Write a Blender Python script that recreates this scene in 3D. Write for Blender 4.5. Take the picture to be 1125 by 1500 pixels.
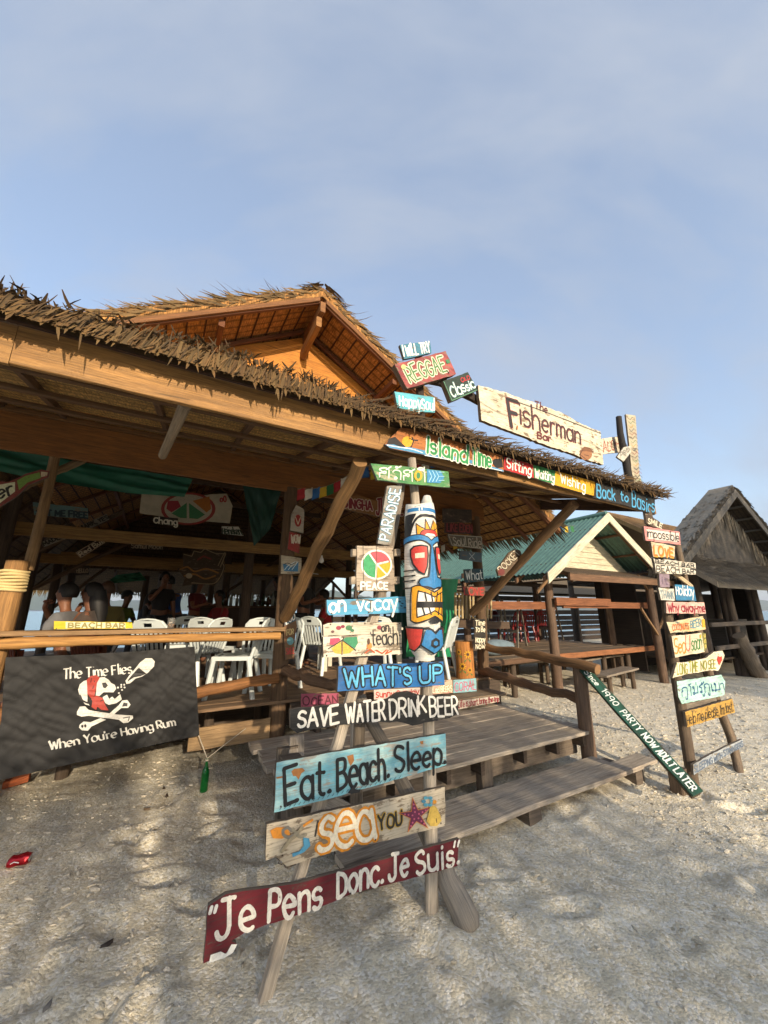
import bpy, bmesh, math, random
import numpy as np
from mathutils import Vector, Matrix, noise
from mathutils.geometry import tessellate_polygon
random.seed(7); R = random.uniform
SC = bpy.context.scene; COL = SC.collection
for o in list(bpy.data.objects): bpy.data.objects.remove(o)

# ------------------------------------------------------------- camera, sky, sun, exposure
W0, H0, FPX, PITCH, CZ = 1125.0, 1500.0, 563.0, math.radians(14.4), 1.6
cam = bpy.data.objects.new('camera', bpy.data.cameras.new('camera')); COL.objects.link(cam)
cam.data.sensor_fit = 'HORIZONTAL'; cam.data.sensor_width = 36.0; cam.data.lens = 36.0*FPX/W0
cam.location = (0, 0, CZ); cam.rotation_euler = (math.pi/2+PITCH, 0, 0)
cam.data.clip_start = 0.05; cam.data.clip_end = 30000
SC.camera = cam
SC.view_settings.view_transform = 'Standard'; SC.view_settings.look = 'None'
SC.view_settings.exposure = 1.3; SC.view_settings.gamma = 1.0
SUN_EL, ALPHA = math.radians(17.0), math.radians(30.0)
E1 = Vector((math.cos(ALPHA), math.sin(ALPHA), 0)); E2 = Vector((-math.sin(ALPHA), math.cos(ALPHA), 0)); EZ = Vector((0, 0, 1))
lh = (E2 + 0.05*E1).normalized()
ldir = (lh*math.cos(SUN_EL) - EZ*math.sin(SUN_EL)).normalized()
sl = bpy.data.lights.new('sun', 'SUN'); sl.energy = 2.35; sl.angle = math.radians(0.6); sl.color = (1.0, 0.84, 0.62)
sun = bpy.data.objects.new('sun', sl); COL.objects.link(sun); sun.location = (0, 0, 40)
sun.rotation_euler = ldir.to_track_quat('-Z', 'Y').to_euler()
world = bpy.data.worlds.new('World'); SC.world = world; world.use_nodes = True
wt = world.node_tree; wt.nodes.clear()
def wn(t, **k):
    n = wt.nodes.new(t)
    for a, b in k.items(): setattr(n, a, b)
    return n
sky = wn('ShaderNodeTexSky'); sky.sky_type = 'NISHITA'; sky.sun_disc = False
sky.sun_elevation = SUN_EL; sky.sun_rotation = math.atan2(-lh.x, -lh.y)
sky.air_density = 1.0; sky.dust_density = 1.6; sky.ozone_density = 1.6
tc = wn('ShaderNodeTexCoord'); mp = wn('ShaderNodeMapping'); mp.inputs['Scale'].default_value = (0.9, 3.4, 2.4); mp.inputs['Rotation'].default_value = (0.3, 0.5, 0.6)
nz = wn('ShaderNodeTexNoise'); nz.inputs['Scale'].default_value = 1.7; nz.inputs['Detail'].default_value = 7; nz.inputs['Roughness'].default_value = 0.55; nz.inputs['Distortion'].default_value = 0.25
cr_ = wn('ShaderNodeValToRGB'); cr_.color_ramp.elements[0].position = 0.40; cr_.color_ramp.elements[1].position = 0.72
mxs = wn('ShaderNodeMix', data_type='RGBA'); mul = wn('ShaderNodeMath', operation='MULTIPLY'); mul.inputs[1].default_value = 0.5
sep = wn('ShaderNodeMath', operation='ADD'); sep.inputs[1].default_value = 0.85
bg = wn('ShaderNodeBackground'); bg.inputs['Strength'].default_value = 0.15; wo = wn('ShaderNodeOutputWorld')
wl = wt.links.new
wl(tc.outputs['Generated'], mp.inputs['Vector']); wl(mp.outputs['Vector'], nz.inputs['Vector']); wl(nz.outputs['Fac'], cr_.inputs['Fac'])
wl(cr_.outputs['Color'], sep.inputs[0]); wl(sep.outputs[0], mul.inputs[0]); wl(mul.outputs[0], mxs.inputs['Factor'])
wl(sky.outputs['Color'], mxs.inputs['A']); mxs.inputs['B'].default_value = (1.42, 1.60, 1.92, 1)
wl(mxs.outputs['Result'], bg.inputs['Color']); wl(bg.outputs['Background'], wo.inputs['Surface'])

# ------------------------------------------------------------- geometry of the place: s along the bar front, d into the bar, z up
def P(s, d, z=0.0): return E1*s + E2*d + EZ*z
CAM = Vector((0, 0, CZ)); SP, CP = math.sin(PITCH), math.cos(PITCH)
def ray(x, y):
    u, v = (x-W0/2)/FPX, (H0/2-y)/FPX
    return Vector((u, CP - v*SP, SP + v*CP))
def at_d(x, y, d):                       # where the sight line of a measured point meets the upright plane d
    r = ray(x, y); return CAM + r*(d/r.dot(E2))
def at_z(x, y, z):
    r = ray(x, y); return CAM + r*((z-CZ)/r.z)
def sd(p): return p.dot(E1), p.dot(E2), p.z

# ------------------------------------------------------------- materials
def lin(h):
    h = h.lstrip('#'); h = ''.join(q*2 for q in h) if len(h) == 3 else h; c = [int(h[i:i+2], 16)/255 for i in (0, 2, 4)]
    return tuple(((v+0.055)/1.055)**2.4 if v > 0.04045 else v/12.92 for v in c) + (1.0,)
MC = {}
class NT:
    def __init__(s, name):
        s.m = bpy.data.materials.new(name); s.m.use_nodes = True; s.t = s.m.node_tree; s.t.nodes.clear()
        s.out = s.n('ShaderNodeOutputMaterial'); s.b = s.n('ShaderNodeBsdfPrincipled'); s.l(s.b.outputs[0], s.out.inputs['Surface'])
    def n(s, t, **k):
        n = s.t.nodes.new(t)
        for a, b in k.items(): setattr(n, a, b)
        return n
    def l(s, a, b): s.t.links.new(a, b)
    def uv(s, sx, sy):
        u = s.n('ShaderNodeUVMap'); m = s.n('ShaderNodeMapping'); m.inputs['Scale'].default_value = (sx, sy, 1); s.l(u.outputs[0], m.inputs[0]); return m.outputs[0]
    def pos(s, sc=1.0):
        g = s.n('ShaderNodeNewGeometry'); m = s.n('ShaderNodeMapping'); m.inputs['Scale'].default_value = (sc, sc, sc); s.l(g.outputs['Position'], m.inputs[0]); return m.outputs[0]
    def noise(s, v, sc, det=4, ro=0.6):
        n = s.n('ShaderNodeTexNoise'); n.inputs['Scale'].default_value = sc; n.inputs['Detail'].default_value = det; n.inputs['Roughness'].default_value = ro
        s.l(v, n.inputs['Vector']); return n.outputs['Fac']
    def ramp(s, f, stops):
        r = s.n('ShaderNodeValToRGB'); e = r.color_ramp.elements
        while len(e) < len(stops): e.new(0.5)
        for q, (p, c) in zip(e, stops): q.position = p; q.color = c if len(c) == 4 else (*c, 1)
        s.l(f, r.inputs[0]); return r.outputs[0]
    def mix(s, f, a, b, bt='MIX'):
        m = s.n('ShaderNodeMix', data_type='RGBA', blend_type=bt)
        for q, k in ((f, 'Factor'), (a, 'A'), (b, 'B')):
            i = m.inputs[k]
            if hasattr(q, 'links'): s.l(q, i)
            else: i.default_value = q
        return m.outputs['Result']
    def bump(s, h, st=0.4, dist=0.01):
        b = s.n('ShaderNodeBump'); b.inputs['Strength'].default_value = st; b.inputs['Distance'].default_value = dist; s.l(h, b.inputs['Height']); s.l(b.outputs[0], s.b.inputs['Normal'])
    def col(s, c): 
        if hasattr(c, 'links'): s.l(c, s.b.inputs['Base Color'])
        else: s.b.inputs['Base Color'].default_value = c
    def rough(s, r): s.b.inputs['Roughness'].default_value = r
def sc_(c, k): return (c[0]*k, c[1]*k, c[2]*k, 1)
def wood(h, var=0.55, rough=0.8, grain=1.0):
    k = ('wood', h, var, rough, grain)
    if k in MC: return MC[k]
    t = NT('wood_'+h); c = lin(h); v = t.uv(2.2, 34*grain)
    f = t.noise(v, 1.0, 6, 0.65); g = t.noise(t.uv(1.3, 2.5), 2.2, 4)
    a = t.ramp(f, [(0.25, sc_(c, 1-var)), (0.5, c), (0.75, sc_(c, 1+var*0.6))])
    b = t.mix(t.ramp(g, [(0.4, (0, 0, 0)), (0.7, (0.55, 0.55, 0.55))]), a, sc_((c[0]*0.95, c[1]*1.0, c[2]*1.1), 0.62))
    knot = t.n('ShaderNodeTexVoronoi'); knot.inputs['Scale'].default_value = 1.0; t.l(t.uv(1.7, 6.0), knot.inputs['Vector'])
    b = t.mix(t.ramp(knot.outputs['Distance'], [(0.05, (0.8, 0.8, 0.8)), (0.13, (0, 0, 0))]), b, sc_(c, 0.35))
    w = t.n('ShaderNodeTexWave', wave_type='BANDS', bands_direction='Y'); w.inputs['Scale'].default_value = 7; w.inputs['Distortion'].default_value = 9; w.inputs['Detail'].default_value = 3; w.inputs['Detail Scale'].default_value = 0.8
    t.l(t.uv(0.35, 1.0), w.inputs['Vector'])
    b = t.mix(t.ramp(w.outputs['Fac'], [(0.1, (0.5*var+0.1,)*3), (0.45, (0, 0, 0))]), b, sc_(c, 0.5))
    b = t.mix(t.ramp(t.noise(t.uv(0.9, 3.2), 1.6, 5, 0.65), [(0.52, (0, 0, 0)), (0.68, (0.6, 0.6, 0.6))]), b, sc_((c[0]*0.9, c[1]*0.8, c[2]*0.75), 0.55))
    b = t.mix(t.ramp(t.noise(t.uv(0.5, 9), 2.4, 3, 0.5), [(0.30, (0.85,)*3), (0.34, (0, 0, 0))]), b, sc_(c, 0.22))
    fi = t.noise(t.uv(5, 150*grain), 1.0, 5, 0.7)
    b = t.mix(t.ramp(fi, [(0.36, (0.7,)*3), (0.52, (0, 0, 0))]), b, sc_(c, 0.38)); b = t.mix(t.ramp(fi, [(0.56, (0, 0, 0)), (0.7, (0.45,)*3)]), b, sc_(c, 1.5))
    t.col(b); t.rough(rough); t.bump(fi, 0.7, 0.006); MC[k] = t.m; return t.m
def paint(h, chip=0.5, under='#8a7660', h2=None):
    k = ('paint', h, chip, under, h2)
    if k in MC: return MC[k]
    t = NT('paint_'+h.lstrip('#')); c = lin(h); v = t.uv(3, 26)
    f = t.noise(v, 1.2, 6, 0.7); g = t.noise(t.uv(6, 9), 1.3, 5, 0.7)
    base = t.ramp(t.noise(t.uv(4, 6), 1.0, 5, 0.65), [(0.3, sc_(c, 0.68)), (0.55, c), (0.8, sc_(c, 1.12))])
    if h2: base = t.mix(t.ramp(t.noise(t.uv(3.5, 9), 1.0, 5, 0.7), [(0.45, (0, 0, 0)), (0.62, (1, 1, 1))]), base, lin(h2))
    m = t.n('ShaderNodeMath', operation='MULTIPLY'); t.l(f, m.inputs[0]); t.l(g, m.inputs[1])
    w = t.ramp(f, [(0.3, sc_(lin(under), 0.45)), (0.7, lin(under))])
    q = 0.405 - 0.115*chip
    out = t.mix(t.ramp(m.outputs[0], [(q-0.03, (0, 0, 0)), (q, (1, 1, 1))]), base, w)
    g2 = t.noise(t.uv(3, 110), 1.0, 4, 0.7); out = t.mix(t.ramp(g2, [(0.34, (0.55,)*3), (0.5, (0, 0, 0))]), out, sc_(lin(under), 0.5))
    out = t.mix(t.ramp(t.noise(t.uv(5, 5), 1.0, 5, 0.7), [(0.5, (0, 0, 0)), (0.8, (0.45,)*3)]), out, sc_(lin(under), 0.7))
    t.col(out); t.rough(0.75); t.bump(g2, 0.45, 0.003); MC[k] = t.m; return t.m
def plain(h, rough=0.6, var=0.15, sc=14.0, metal=0.0, spec=0.5, bump=0.0, trans=0.0):
    k = ('plain', h, rough, var, sc, metal, bump, trans)
    if k in MC: return MC[k]
    t = NT('plain_'+h.lstrip('#')); c = lin(h)
    f = t.noise(t.pos(), sc, 5)
    t.col(t.ramp(f, [(0.3, sc_(c, 1-var)), (0.7, sc_(c, 1+var))])); t.rough(rough); t.b.inputs['Metallic'].default_value = metal
    if trans: t.b.inputs['Transmission Weight'].default_value = trans
    if bump: t.bump(f, bump, 0.01)
    MC[k] = t.m; return t.m
def brush(h):                                   # brush-applied lettering paint
    k = ('brush', h)
    if k in MC: return MC[k]
    t = NT('brush_'+h.lstrip('#')); c = lin(h); f = t.noise(t.pos(), 60, 4, 0.7)
    t.col(t.ramp(f, [(0.3, sc_(c, 0.72)), (0.55, c), (0.8, sc_(c, 1.1))])); t.rough(0.6); t.bump(f, 0.3, 0.002); t.l(t.ramp(t.noise(t.pos(), 34, 5, 0.75), [(0.30, (0, 0, 0)), (0.335, (1, 1, 1))]), t.b.inputs['Alpha']); MC[k] = t.m; return t.m
def thatch(h, k2=1.0):
    k = ('thatch', h)
    if k in MC: return MC[k]
    t = NT('thatch_'+h.lstrip('#')); c = lin(h); at = t.n('ShaderNodeAttribute'); at.attribute_name = 'tint'
    f = t.noise(t.uv(60, 3), 1.0, 4, 0.7)
    a = t.ramp(f, [(0.3, sc_(c, 0.55)), (0.6, c), (0.8, sc_(c, 1.35))])
    t.col(t.mix(1.0, a, at.outputs['Color'], 'MULTIPLY')); t.rough(0.85); t.bump(f, 0.5, 0.006); MC[k] = t.m; return t.m
def woven(h):                                   # stitched palm-leaf roof panels seen from below
    k = ('woven', h)
    if k in MC: return MC[k]
    t = NT('woven_'+h.lstrip('#')); c = lin(h); f = t.noise(t.uv(70, 9), 1.0, 4, 0.7); g = t.noise(t.uv(9, 26), 1.0, 3)
    w = t.n('ShaderNodeTexWave', wave_type='BANDS', bands_direction='Y'); w.inputs['Scale'].default_value = 2.6; w.inputs['Distortion'].default_value = 2.2; w.inputs['Detail'].default_value = 3
    t.l(t.uv(1, 1), w.inputs['Vector'])
    a = t.ramp(f, [(0.33, sc_(c, 0.22)), (0.52, c), (0.7, sc_(c, 1.9))])
    a = t.mix(t.ramp(g, [(0.4, (0, 0, 0)), (0.75, (0.6, 0.6, 0.6))]), a, sc_(c, 0.4))
    a = t.mix(t.ramp(w.outputs['Fac'], [(0.0, (0.75, 0.75, 0.75)), (0.25, (0, 0, 0))]), a, sc_(c, 0.25))
    t.col(a); t.rough(0.9); t.bump(f, 0.6, 0.012); MC[k] = t.m; return t.m
def cloth(h, rough=0.9):
    k = ('cloth', h)
    if k in MC: return MC[k]
    t = NT('cloth_'+h.lstrip('#')); c = lin(h); f = t.noise(t.pos(), 7, 4); g = t.noise(t.pos(), 260, 2)
    t.col(t.ramp(f, [(0.3, sc_(c, 0.8)), (0.7, sc_(c, 1.1))])); t.rough(rough); t.bump(g, 0.15, 0.002); t.b.inputs['Sheen Weight'].default_value = 0.1; MC[k] = t.m; return t.m

# ------------------------------------------------------------- mesh builder
class MB:
    def __init__(s): s.v = []; s.f = []; s.uv = []; s.c = []; s.mi = []; s.sm = []
    def add(s, pts, faces, uvs, col=(1, 1, 1), mi=0, smooth=False):
        b = len(s.v); s.v += [tuple(p) for p in pts]
        for f, u in zip(faces, uvs):
            s.f.append([b+i for i in f]); s.uv.append(u); s.c.append(col); s.mi.append(mi); s.sm.append(smooth)
    def quad(s, a, b, c, d, col=(1, 1, 1), mi=0):
        w, h = (b-a).length, (d-a).length; r = R(0, 9)
        s.add([a, b, c, d], [(0, 1, 2, 3)], [[(r, 0), (r+w, 0), (r+w, h), (r, h)]], col, mi)
    def box(s, c, hx, hy, hz, mi=0, col=(1, 1, 1)):     # half-extent vectors
        pts = [c+hx*i+hy*j+hz*k for i in (-1, 1) for j in (-1, 1) for k in (-1, 1)]
        ax = [hx, hy, hz]; L = [a.length for a in ax]; g = L.index(max(L)); o = R(0, 20)
        fs = [((0, 1, 3, 2), 0), ((4, 6, 7, 5), 0), ((0, 4, 5, 1), 1), ((2, 3, 7, 6), 1), ((0, 2, 6, 4), 2), ((1, 5, 7, 3), 2)]
        un = [a.normalized() for a in ax]; F = []; U = []
        flip = hx.cross(hy).dot(hz) < 0
        for f, n in fs:
            oth = [i for i in range(3) if i != n]
            gi = g if g in oth else oth[0]; ot = [i for i in oth if i != gi][0]
            q = f[::-1] if flip else f
            F.append(q); U.append([((pts[i]-c).dot(un[gi])+o, (pts[i]-c).dot(un[ot])+n*0.31+o) for i in q])
        s.add(pts, F, U, col, mi)
    def plank(s, p0, p1, w, t, seg=5, jit=0.003, mi=0, col=(1, 1, 1), ch=0.12):   # w, t: full width / thickness vectors
        o = R(0, 30); W, T = w.length, t.length; wn_, tn = w.normalized(), t.normalized()
        c = min(W, T)*ch
        sec = [(-W/2+c, -T/2), (W/2-c, -T/2), (W/2, -T/2+c), (W/2, T/2-c), (W/2-c, T/2), (-W/2+c, T/2), (-W/2, T/2-c), (-W/2, -T/2+c)]
        per = [0]
        for i in range(8):
            a, b = sec[i], sec[(i+1) % 8]; per.append(per[-1]+math.hypot(a[0]-b[0], a[1]-b[1]))
        pts = []; L = (p1-p0).length
        for k in range(seg+1):
            q = p0.lerp(p1, k/seg) + wn_*R(-jit, jit) + tn*R(-jit, jit)
            pts += [q + wn_*(a+R(-jit, jit)*0.7) + tn*(b+R(-jit, jit)*0.5) for a, b in sec]
        F = []; U = []
        fl = (p1-p0).dot(w.cross(t)) < 0
        for k in range(seg):
            for i in range(8):
                j = (i+1) % 8
                f = (k*8+i, k*8+j, k*8+8+j, k*8+8+i); u = [(k*L/seg+o, per[i]+o), (k*L/seg+o, per[i+1]+o), ((k+1)*L/seg+o, per[i+1]+o), ((k+1)*L/seg+o, per[i]+o)]
                F.append(f[::-1] if fl else f); U.append(u[::-1] if fl else u)
        a = tuple(range(8)); b = tuple(range(seg*8, seg*8+8))
        F += [a if fl else a[::-1], b[::-1] if fl else b]; U += [[(o+x*0.2, o+y) for x, y in sec]]*2
        s.add(pts, F, U, col, mi)
    def tube(s, path, rad, n=10, jit=0.0, mi=0, col=(1, 1, 1), cap=True, tan=None):
        pts = []; o = R(0, 30); m = len(path)
        if not isinstance(rad, (list, tuple)): rad = [rad]*m
        up = None; dist = 0; ds = []
        for k in range(m):
            t = tan or (path[min(k+1, m-1)]-path[max(k-1, 0)]).normalized()
            if up is None: up = t.orthogonal().normalized()
            up = (up - t*up.dot(t)).normalized(); sd_ = t.cross(up)
            if k: dist += (path[k]-path[k-1]).length
            ds.append(dist)
            for i in range(n):
                a = 2*math.pi*i/n; r = rad[k]*(1+R(-jit, jit))
                pts.append(path[k] + (up*math.cos(a) + sd_*math.sin(a))*r)
        F = []; U = []
        for k in range(m-1):
            for i in range(n):
                j = (i+1) % n; r = 2*math.pi*max(rad)/n
                F.append((k*n+i, k*n+j, k*n+n+j, k*n+n+i)); U.append([(ds[k]+o, i*r+o), (ds[k]+o, (i+1)*r+o), (ds[k+1]+o, (i+1)*r+o), (ds[k+1]+o, i*r+o)])
        s.add(pts, F, U, col, mi, True)
        if cap:
            for k, rv in ((0, True), (m-1, False)):
                ring = [Vector(p) for p in pts[k*n:k*n+n]]
                if rv: ring = ring[::-1]
                c = path[k]; s.add(ring, [tuple(range(n))], [[((q-c).x+o, (q-c).z*0.05+o) for q in ring]], col, mi)
    def lathe(s, prof, base, axis=EZ, n=14, mi=0, col=(1, 1, 1)):
        ax = axis.normalized(); s.tube([base+ax*z for r, z in prof], [max(r, 1e-4) for r, z in prof], n, 0, mi, col, True, ax)
    def grid(s, fn, nu, nv, mi=0, col=(1, 1, 1), uvs=(1, 1), smooth=True):
        pts = [fn(i/nu, j/nv) for j in range(nv+1) for i in range(nu+1)]; F = []; U = []
        for j in range(nv):
            for i in range(nu):
                F.append((j*(nu+1)+i, j*(nu+1)+i+1, (j+1)*(nu+1)+i+1, (j+1)*(nu+1)+i))
                U.append([(i/nu*uvs[0], j/nv*uvs[1]), ((i+1)/nu*uvs[0], j/nv*uvs[1]), ((i+1)/nu*uvs[0], (j+1)/nv*uvs[1]), (i/nu*uvs[0], (j+1)/nv*uvs[1])])
        s.add(pts, F, U, col, mi, smooth)
    def blade(s, p, dr, wd, col=(1, 1, 1), bend=None, mi=0, taper=0.25):      # one leaf strip
        b = bend if bend is not None else Vector((0, 0, 0)); h = wd*0.5
        m = p+dr*0.55+b*0.3; e = p+dr+b; L = dr.length; W = wd.length; o = R(0, 9)
        s.add([p-h, p+h, m+h*0.85, m-h*0.85, e+h*taper, e-h*taper], [(0, 1, 2, 3), (3, 2, 4, 5)],
              [[(o, 0), (o+W, 0), (o+W, L*0.55), (o, L*0.55)], [(o, L*0.55), (o+W, L*0.55), (o+W, L), (o, L)]], col, mi)
    def solid(s, poly, a, b, n, p0, thick, mi=0, mi2=None, h0=0.0, uvo=None):       # 2-D outline in (a,b) extruded to thickness behind its front
        o = R(0, 30); N = len(poly)
        ar = sum(poly[i][0]*poly[(i+1) % N][1]-poly[(i+1) % N][0]*poly[i][1] for i in range(N))
        if ar < 0: poly = poly[::-1]
        fr = [p0+a*x+b*y+n*h0 for x, y in poly]; bk = [p-n*thick for p in fr]
        tri = tessellate_polygon([[Vector((x, y, 0)) for x, y in poly]])
        uv2 = [(x+o, y+o) for x, y in poly]
        F = []; U = []
        for t in tri:
            (x0, y0), (x1, y1), (x2, y2) = [poly[i] for i in t]
            if (x1-x0)*(y2-y0)-(x2-x0)*(y1-y0) < 0: t = t[::-1]
            F.append(tuple(t)); U.append([uv2[i] for i in t])
        s.add(fr, F, U, (1, 1, 1), mi)
        s.add(bk, [f[::-1] for f in F], [u[::-1] for u in U], (1, 1, 1), mi if mi2 is None else mi2)
        for i in range(N):
            j = (i+1) % N; l = (fr[i]-fr[j]).length
            s.add([fr[i], bk[i], bk[j], fr[j]], [(0, 1, 2, 3)], [[(o, o), (o, o+thick), (o+l, o+thick), (o+l, o)]], (1, 1, 1), mi if mi2 is None else mi2)
WL = {}
def build(name, mb, mats, parent=None):
    if not isinstance(mats, (list, tuple)): mats = [mats]
    if parent is None:
        a = np.array(mb.v); o = Vector(((a[:, 0].min()+a[:, 0].max())/2, (a[:, 1].min()+a[:, 1].max())/2, a[:, 2].min()))
    else: o = WL[parent.name]
    me = bpy.data.meshes.new(name); me.from_pydata([(x-o.x, y-o.y, z-o.z) for x, y, z in mb.v], [], mb.f)
    ul = me.uv_layers.new(name='UVMap'); flat = [c for u in mb.uv for q in u for c in q]; ul.data.foreach_set('uv', flat)
    if any(c != (1, 1, 1) for c in mb.c) or any(m.name.startswith('thatch') for m in mats):
        ca = me.color_attributes.new('tint', 'FLOAT_COLOR', 'CORNER')
        ca.data.foreach_set('color', [k for c, f in zip(mb.c, mb.f) for _ in f for k in (*c, 1.0)])
    for m in mats: me.materials.append(m)
    me.polygons.foreach_set('material_index', mb.mi); me.polygons.foreach_set('use_smooth', mb.sm)
    me.update()
    ob = bpy.data.objects.new(name, me); COL.objects.link(ob)
    if parent is None: ob.location = o
    else: ob.parent = parent
    WL[ob.name] = o.copy(); return ob
def tag(o, label, cat, group=None, kind=None):
    o['label'] = label; o['category'] = cat
    if group: o['group'] = group
    if kind: o['kind'] = kind
    return o
def struct(o, kind='structure'): o['kind'] = kind; return o
def thing(name, label, cat, loc, group=None):
    o = bpy.data.objects.new(name, None); COL.objects.link(o); o.location = loc; o.empty_display_size = 0.2
    WL[o.name] = Vector(loc); return tag(o, label, cat, group)
def dup(root, loc, rz=0.0, label=None):
    def cp(o, par):
        c = o.copy(); COL.objects.link(c)
        if par is not None: c.parent = par
        for ch in [x for x in bpy.data.objects if x.parent == o]: cp(ch, c)
        return c
    r = cp(root, None); r.location = loc; r.rotation_euler = (0, 0, rz)
    if label: r['label'] = label
    return r

# ------------------------------------------------------------- one-stroke sign-writer's alphabet
GL = {
'A': "0,0 3.5,10 7,0|1.2,3.5 5.8,3.5", 'B': "0,0 0,10|0,10 @3.2,7.5,2.8,2.5,90,-90 0,5|0,5 @3.5,2.5,3.2,2.5,90,-90 0,0", 'C': "@4,5,4,5,45,315",
'D': "0,0 0,10|0,10 @2,5,5,5,90,-90 0,0", 'E': "6,10 0,10 0,0 6,0|0,5.2 5,5.2", 'F': "6,10 0,10 0,0|0,5.2 5,5.2", 'G': "@4,5,4,5,45,330 7.5,4.5 4.5,4.5",
'H': "0,0 0,10|6.5,0 6.5,10|0,5 6.5,5", 'I': "1,0 1,10", 'J': "5,10 5,3 @2.7,2.6,2.3,2.6,0,-170|2.6,10 7,10", 'K': "0,0 0,10|6,10 0,4.5|1.8,6 6.5,0", 'L': "0,10 0,0 5.5,0",
'M': "0,0 0.6,10 4.2,3 7.8,10 8.4,0", 'N': "0,0 0,10 6.5,0 6.5,10", 'O': "@4,5,4,5,90,450", 'P': "0,0 0,10|0,10 @3,7.3,3.2,2.7,90,-90 0,4.6", 'Q': "@4,5,4,5,90,450|5,2.5 8,-1",
'R': "0,0 0,10|0,10 @3,7.3,3.2,2.7,90,-90 0,4.6|2.5,4.6 6.5,0", 'S': "@3.4,7.5,3,2.5,30,270 @3.4,2.5,3.2,2.5,90,-150", 'T': "0,10 7,10|3.5,10 3.5,0", 'U': "0,10 0,3.5 @3.3,3.3,3.3,3.3,180,360 6.6,10",
'V': "0,10 3.3,0 6.6,10", 'W': "0,10 2.4,0 4.8,8 7.2,0 9.6,10", 'X': "0,10 6.5,0|6.5,10 0,0", 'Y': "0,10 3.3,5|6.6,10 3.3,5 3.3,0", 'Z': "0,10 6,10 0,0 6,0",
'a': "@2.8,3,2.8,3,30,330|5.6,6 5.6,0", 'b': "0,10 0,0|@2.8,3,2.8,3,150,-150", 'c': "@3,3,3,3,45,315", 'd': "@2.8,3,2.8,3,30,330|5.6,10 5.6,0", 'e': "0.2,3 5.6,3.2|@2.9,3,2.8,3,5,310",
'f': "@3,8,1.6,1.9,30,180 1.4,0|0,6 3.8,6", 'g': "@2.8,3,2.8,3,30,330|5.6,6 5.6,-1 @2.9,-1,2.7,2.3,0,-150", 'h': "0,10 0,0|@2.6,3.4,2.6,2.6,170,0 5.2,0", 'i': "1,6 1,0|1,8.3 1.1,8.6",
'j': "2,6 2,-1.5 @0.5,-1.5,1.5,1.5,0,-120|2,8.3 2.1,8.6", 'k': "0,10 0,0|4.5,6 0,2.6|1.5,3.6 5,0", 'l': "1,10 1,0", 'm': "0,6 0,0|@1.9,4,1.9,2,180,0 3.8,0|@5.7,4,1.9,2,180,0 7.6,0", 'n': "0,6 0,0|@2.5,3.5,2.5,2.5,180,0 5,0",
'o': "@3,3,3,3,90,450", 'p': "0,6 0,-3.5|@2.8,3,2.8,3,150,-150", 'q': "@2.8,3,2.8,3,30,330|5.6,6 5.6,-3.5", 'r': "0,6 0,0|@2.2,3.5,2.2,2.5,180,60", 's': "@2.4,4.5,2.1,1.5,30,270 @2.4,1.5,2.3,1.5,90,-150",
't': "1.8,9 1.8,1.5 @3,1.4,1.2,1.4,180,300|0,6.3 4,6.3", 'u': "0,6 0,2.5 @2.5,2.5,2.5,2.5,180,360|5,6 5,0", 'v': "0,6 2.5,0 5,6", 'w': "0,6 1.8,0 3.6,5 5.4,0 7.2,6", 'x': "0,6 5,0|5,6 0,0",
'y': "0,6 2.6,0.3|5.2,6 1.6,-3.5", 'z': "0,6 5,6 0,0 5,0", '1': "0.5,8 2,10 2,0", '9': "@3,7,2.8,3,0,360|5.8,7 5,0", '0': "@3,5,3,5,90,450", '.': "0.5,0.4 1.0,0.8 1.3,0.5 0.8,0.4", "'": "0.5,10 0.3,7.6", '"': "0.2,10 0,7.8|2,10 1.8,7.8",
',': "0.8,0.6 0.3,-1.4", '-': "0,4 3.4,4", '!': "1,10 1,3|1,0.3 1.1,0.6", '&': "6,0 1,7 @2.8,8,1.8,2,180,0 0.6,3 @2.6,2,2.3,2,170,300 6,4.5",
# a few Thai letters, drawn stroke by stroke
'ก': "0,0 0,4.6 1.2,5.2 0,6 @2.6,6.2,2.6,2.2,170,0 5.2,0", 'ส': "1.8,4.6 @2.6,4.2,0.8,0.8,180,-180|1.4,5 @2.6,6,2.5,2.2,180,0 5.2,0|0,0 0,3.5 1.8,3.8|3.6,6.4 6.6,9.2", 'ว': "@1.2,1,0.9,0.9,0,360|@2,5.6,2.6,2.6,160,0 4.6,0", 'ด': "0.3,0 0.3,6 @2.7,6,2.5,2.2,180,0 5.2,0|@2.2,3.2,0.9,0.9,0,360|1.5,2.6 0.4,0",
'ไ': "2,0 2,8 0.4,10 2.6,10.6", 'ม': "@0.9,7.2,0.8,0.8,0,360|1.6,7 1.6,1|@0.9,0.8,0.8,0.8,0,360|1.6,1 5.4,1 5.4,8", 'ร': "@2,0.8,0.8,0.8,0,360|2.8,1 2.8,5 0.6,6.2|0.4,6 2,7.6 4.4,7.8", 'เ': "@1.8,0.9,0.8,0.8,0,360|1,1 1,8", 'า': "0.3,6.6 @2,6.4,1.8,1.8,150,0 3.8,0",
}
GA = {'ู': "3.6,-1 3.6,-2.6 @4.4,-2.6,0.8,0.8,180,360 5.2,-1", 'ั': "@1.8,9.8,0.7,0.7,0,360|2.6,9.6 4.6,11", 'ี': "0.6,9.2 @2.8,9.2,2.3,1.5,170,10 0.6,9.2|5,9 5,11.4", '่': "4,10 4,12", '้': "3,9.4 3.6,11 4.8,10 6,11.6"}
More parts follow.
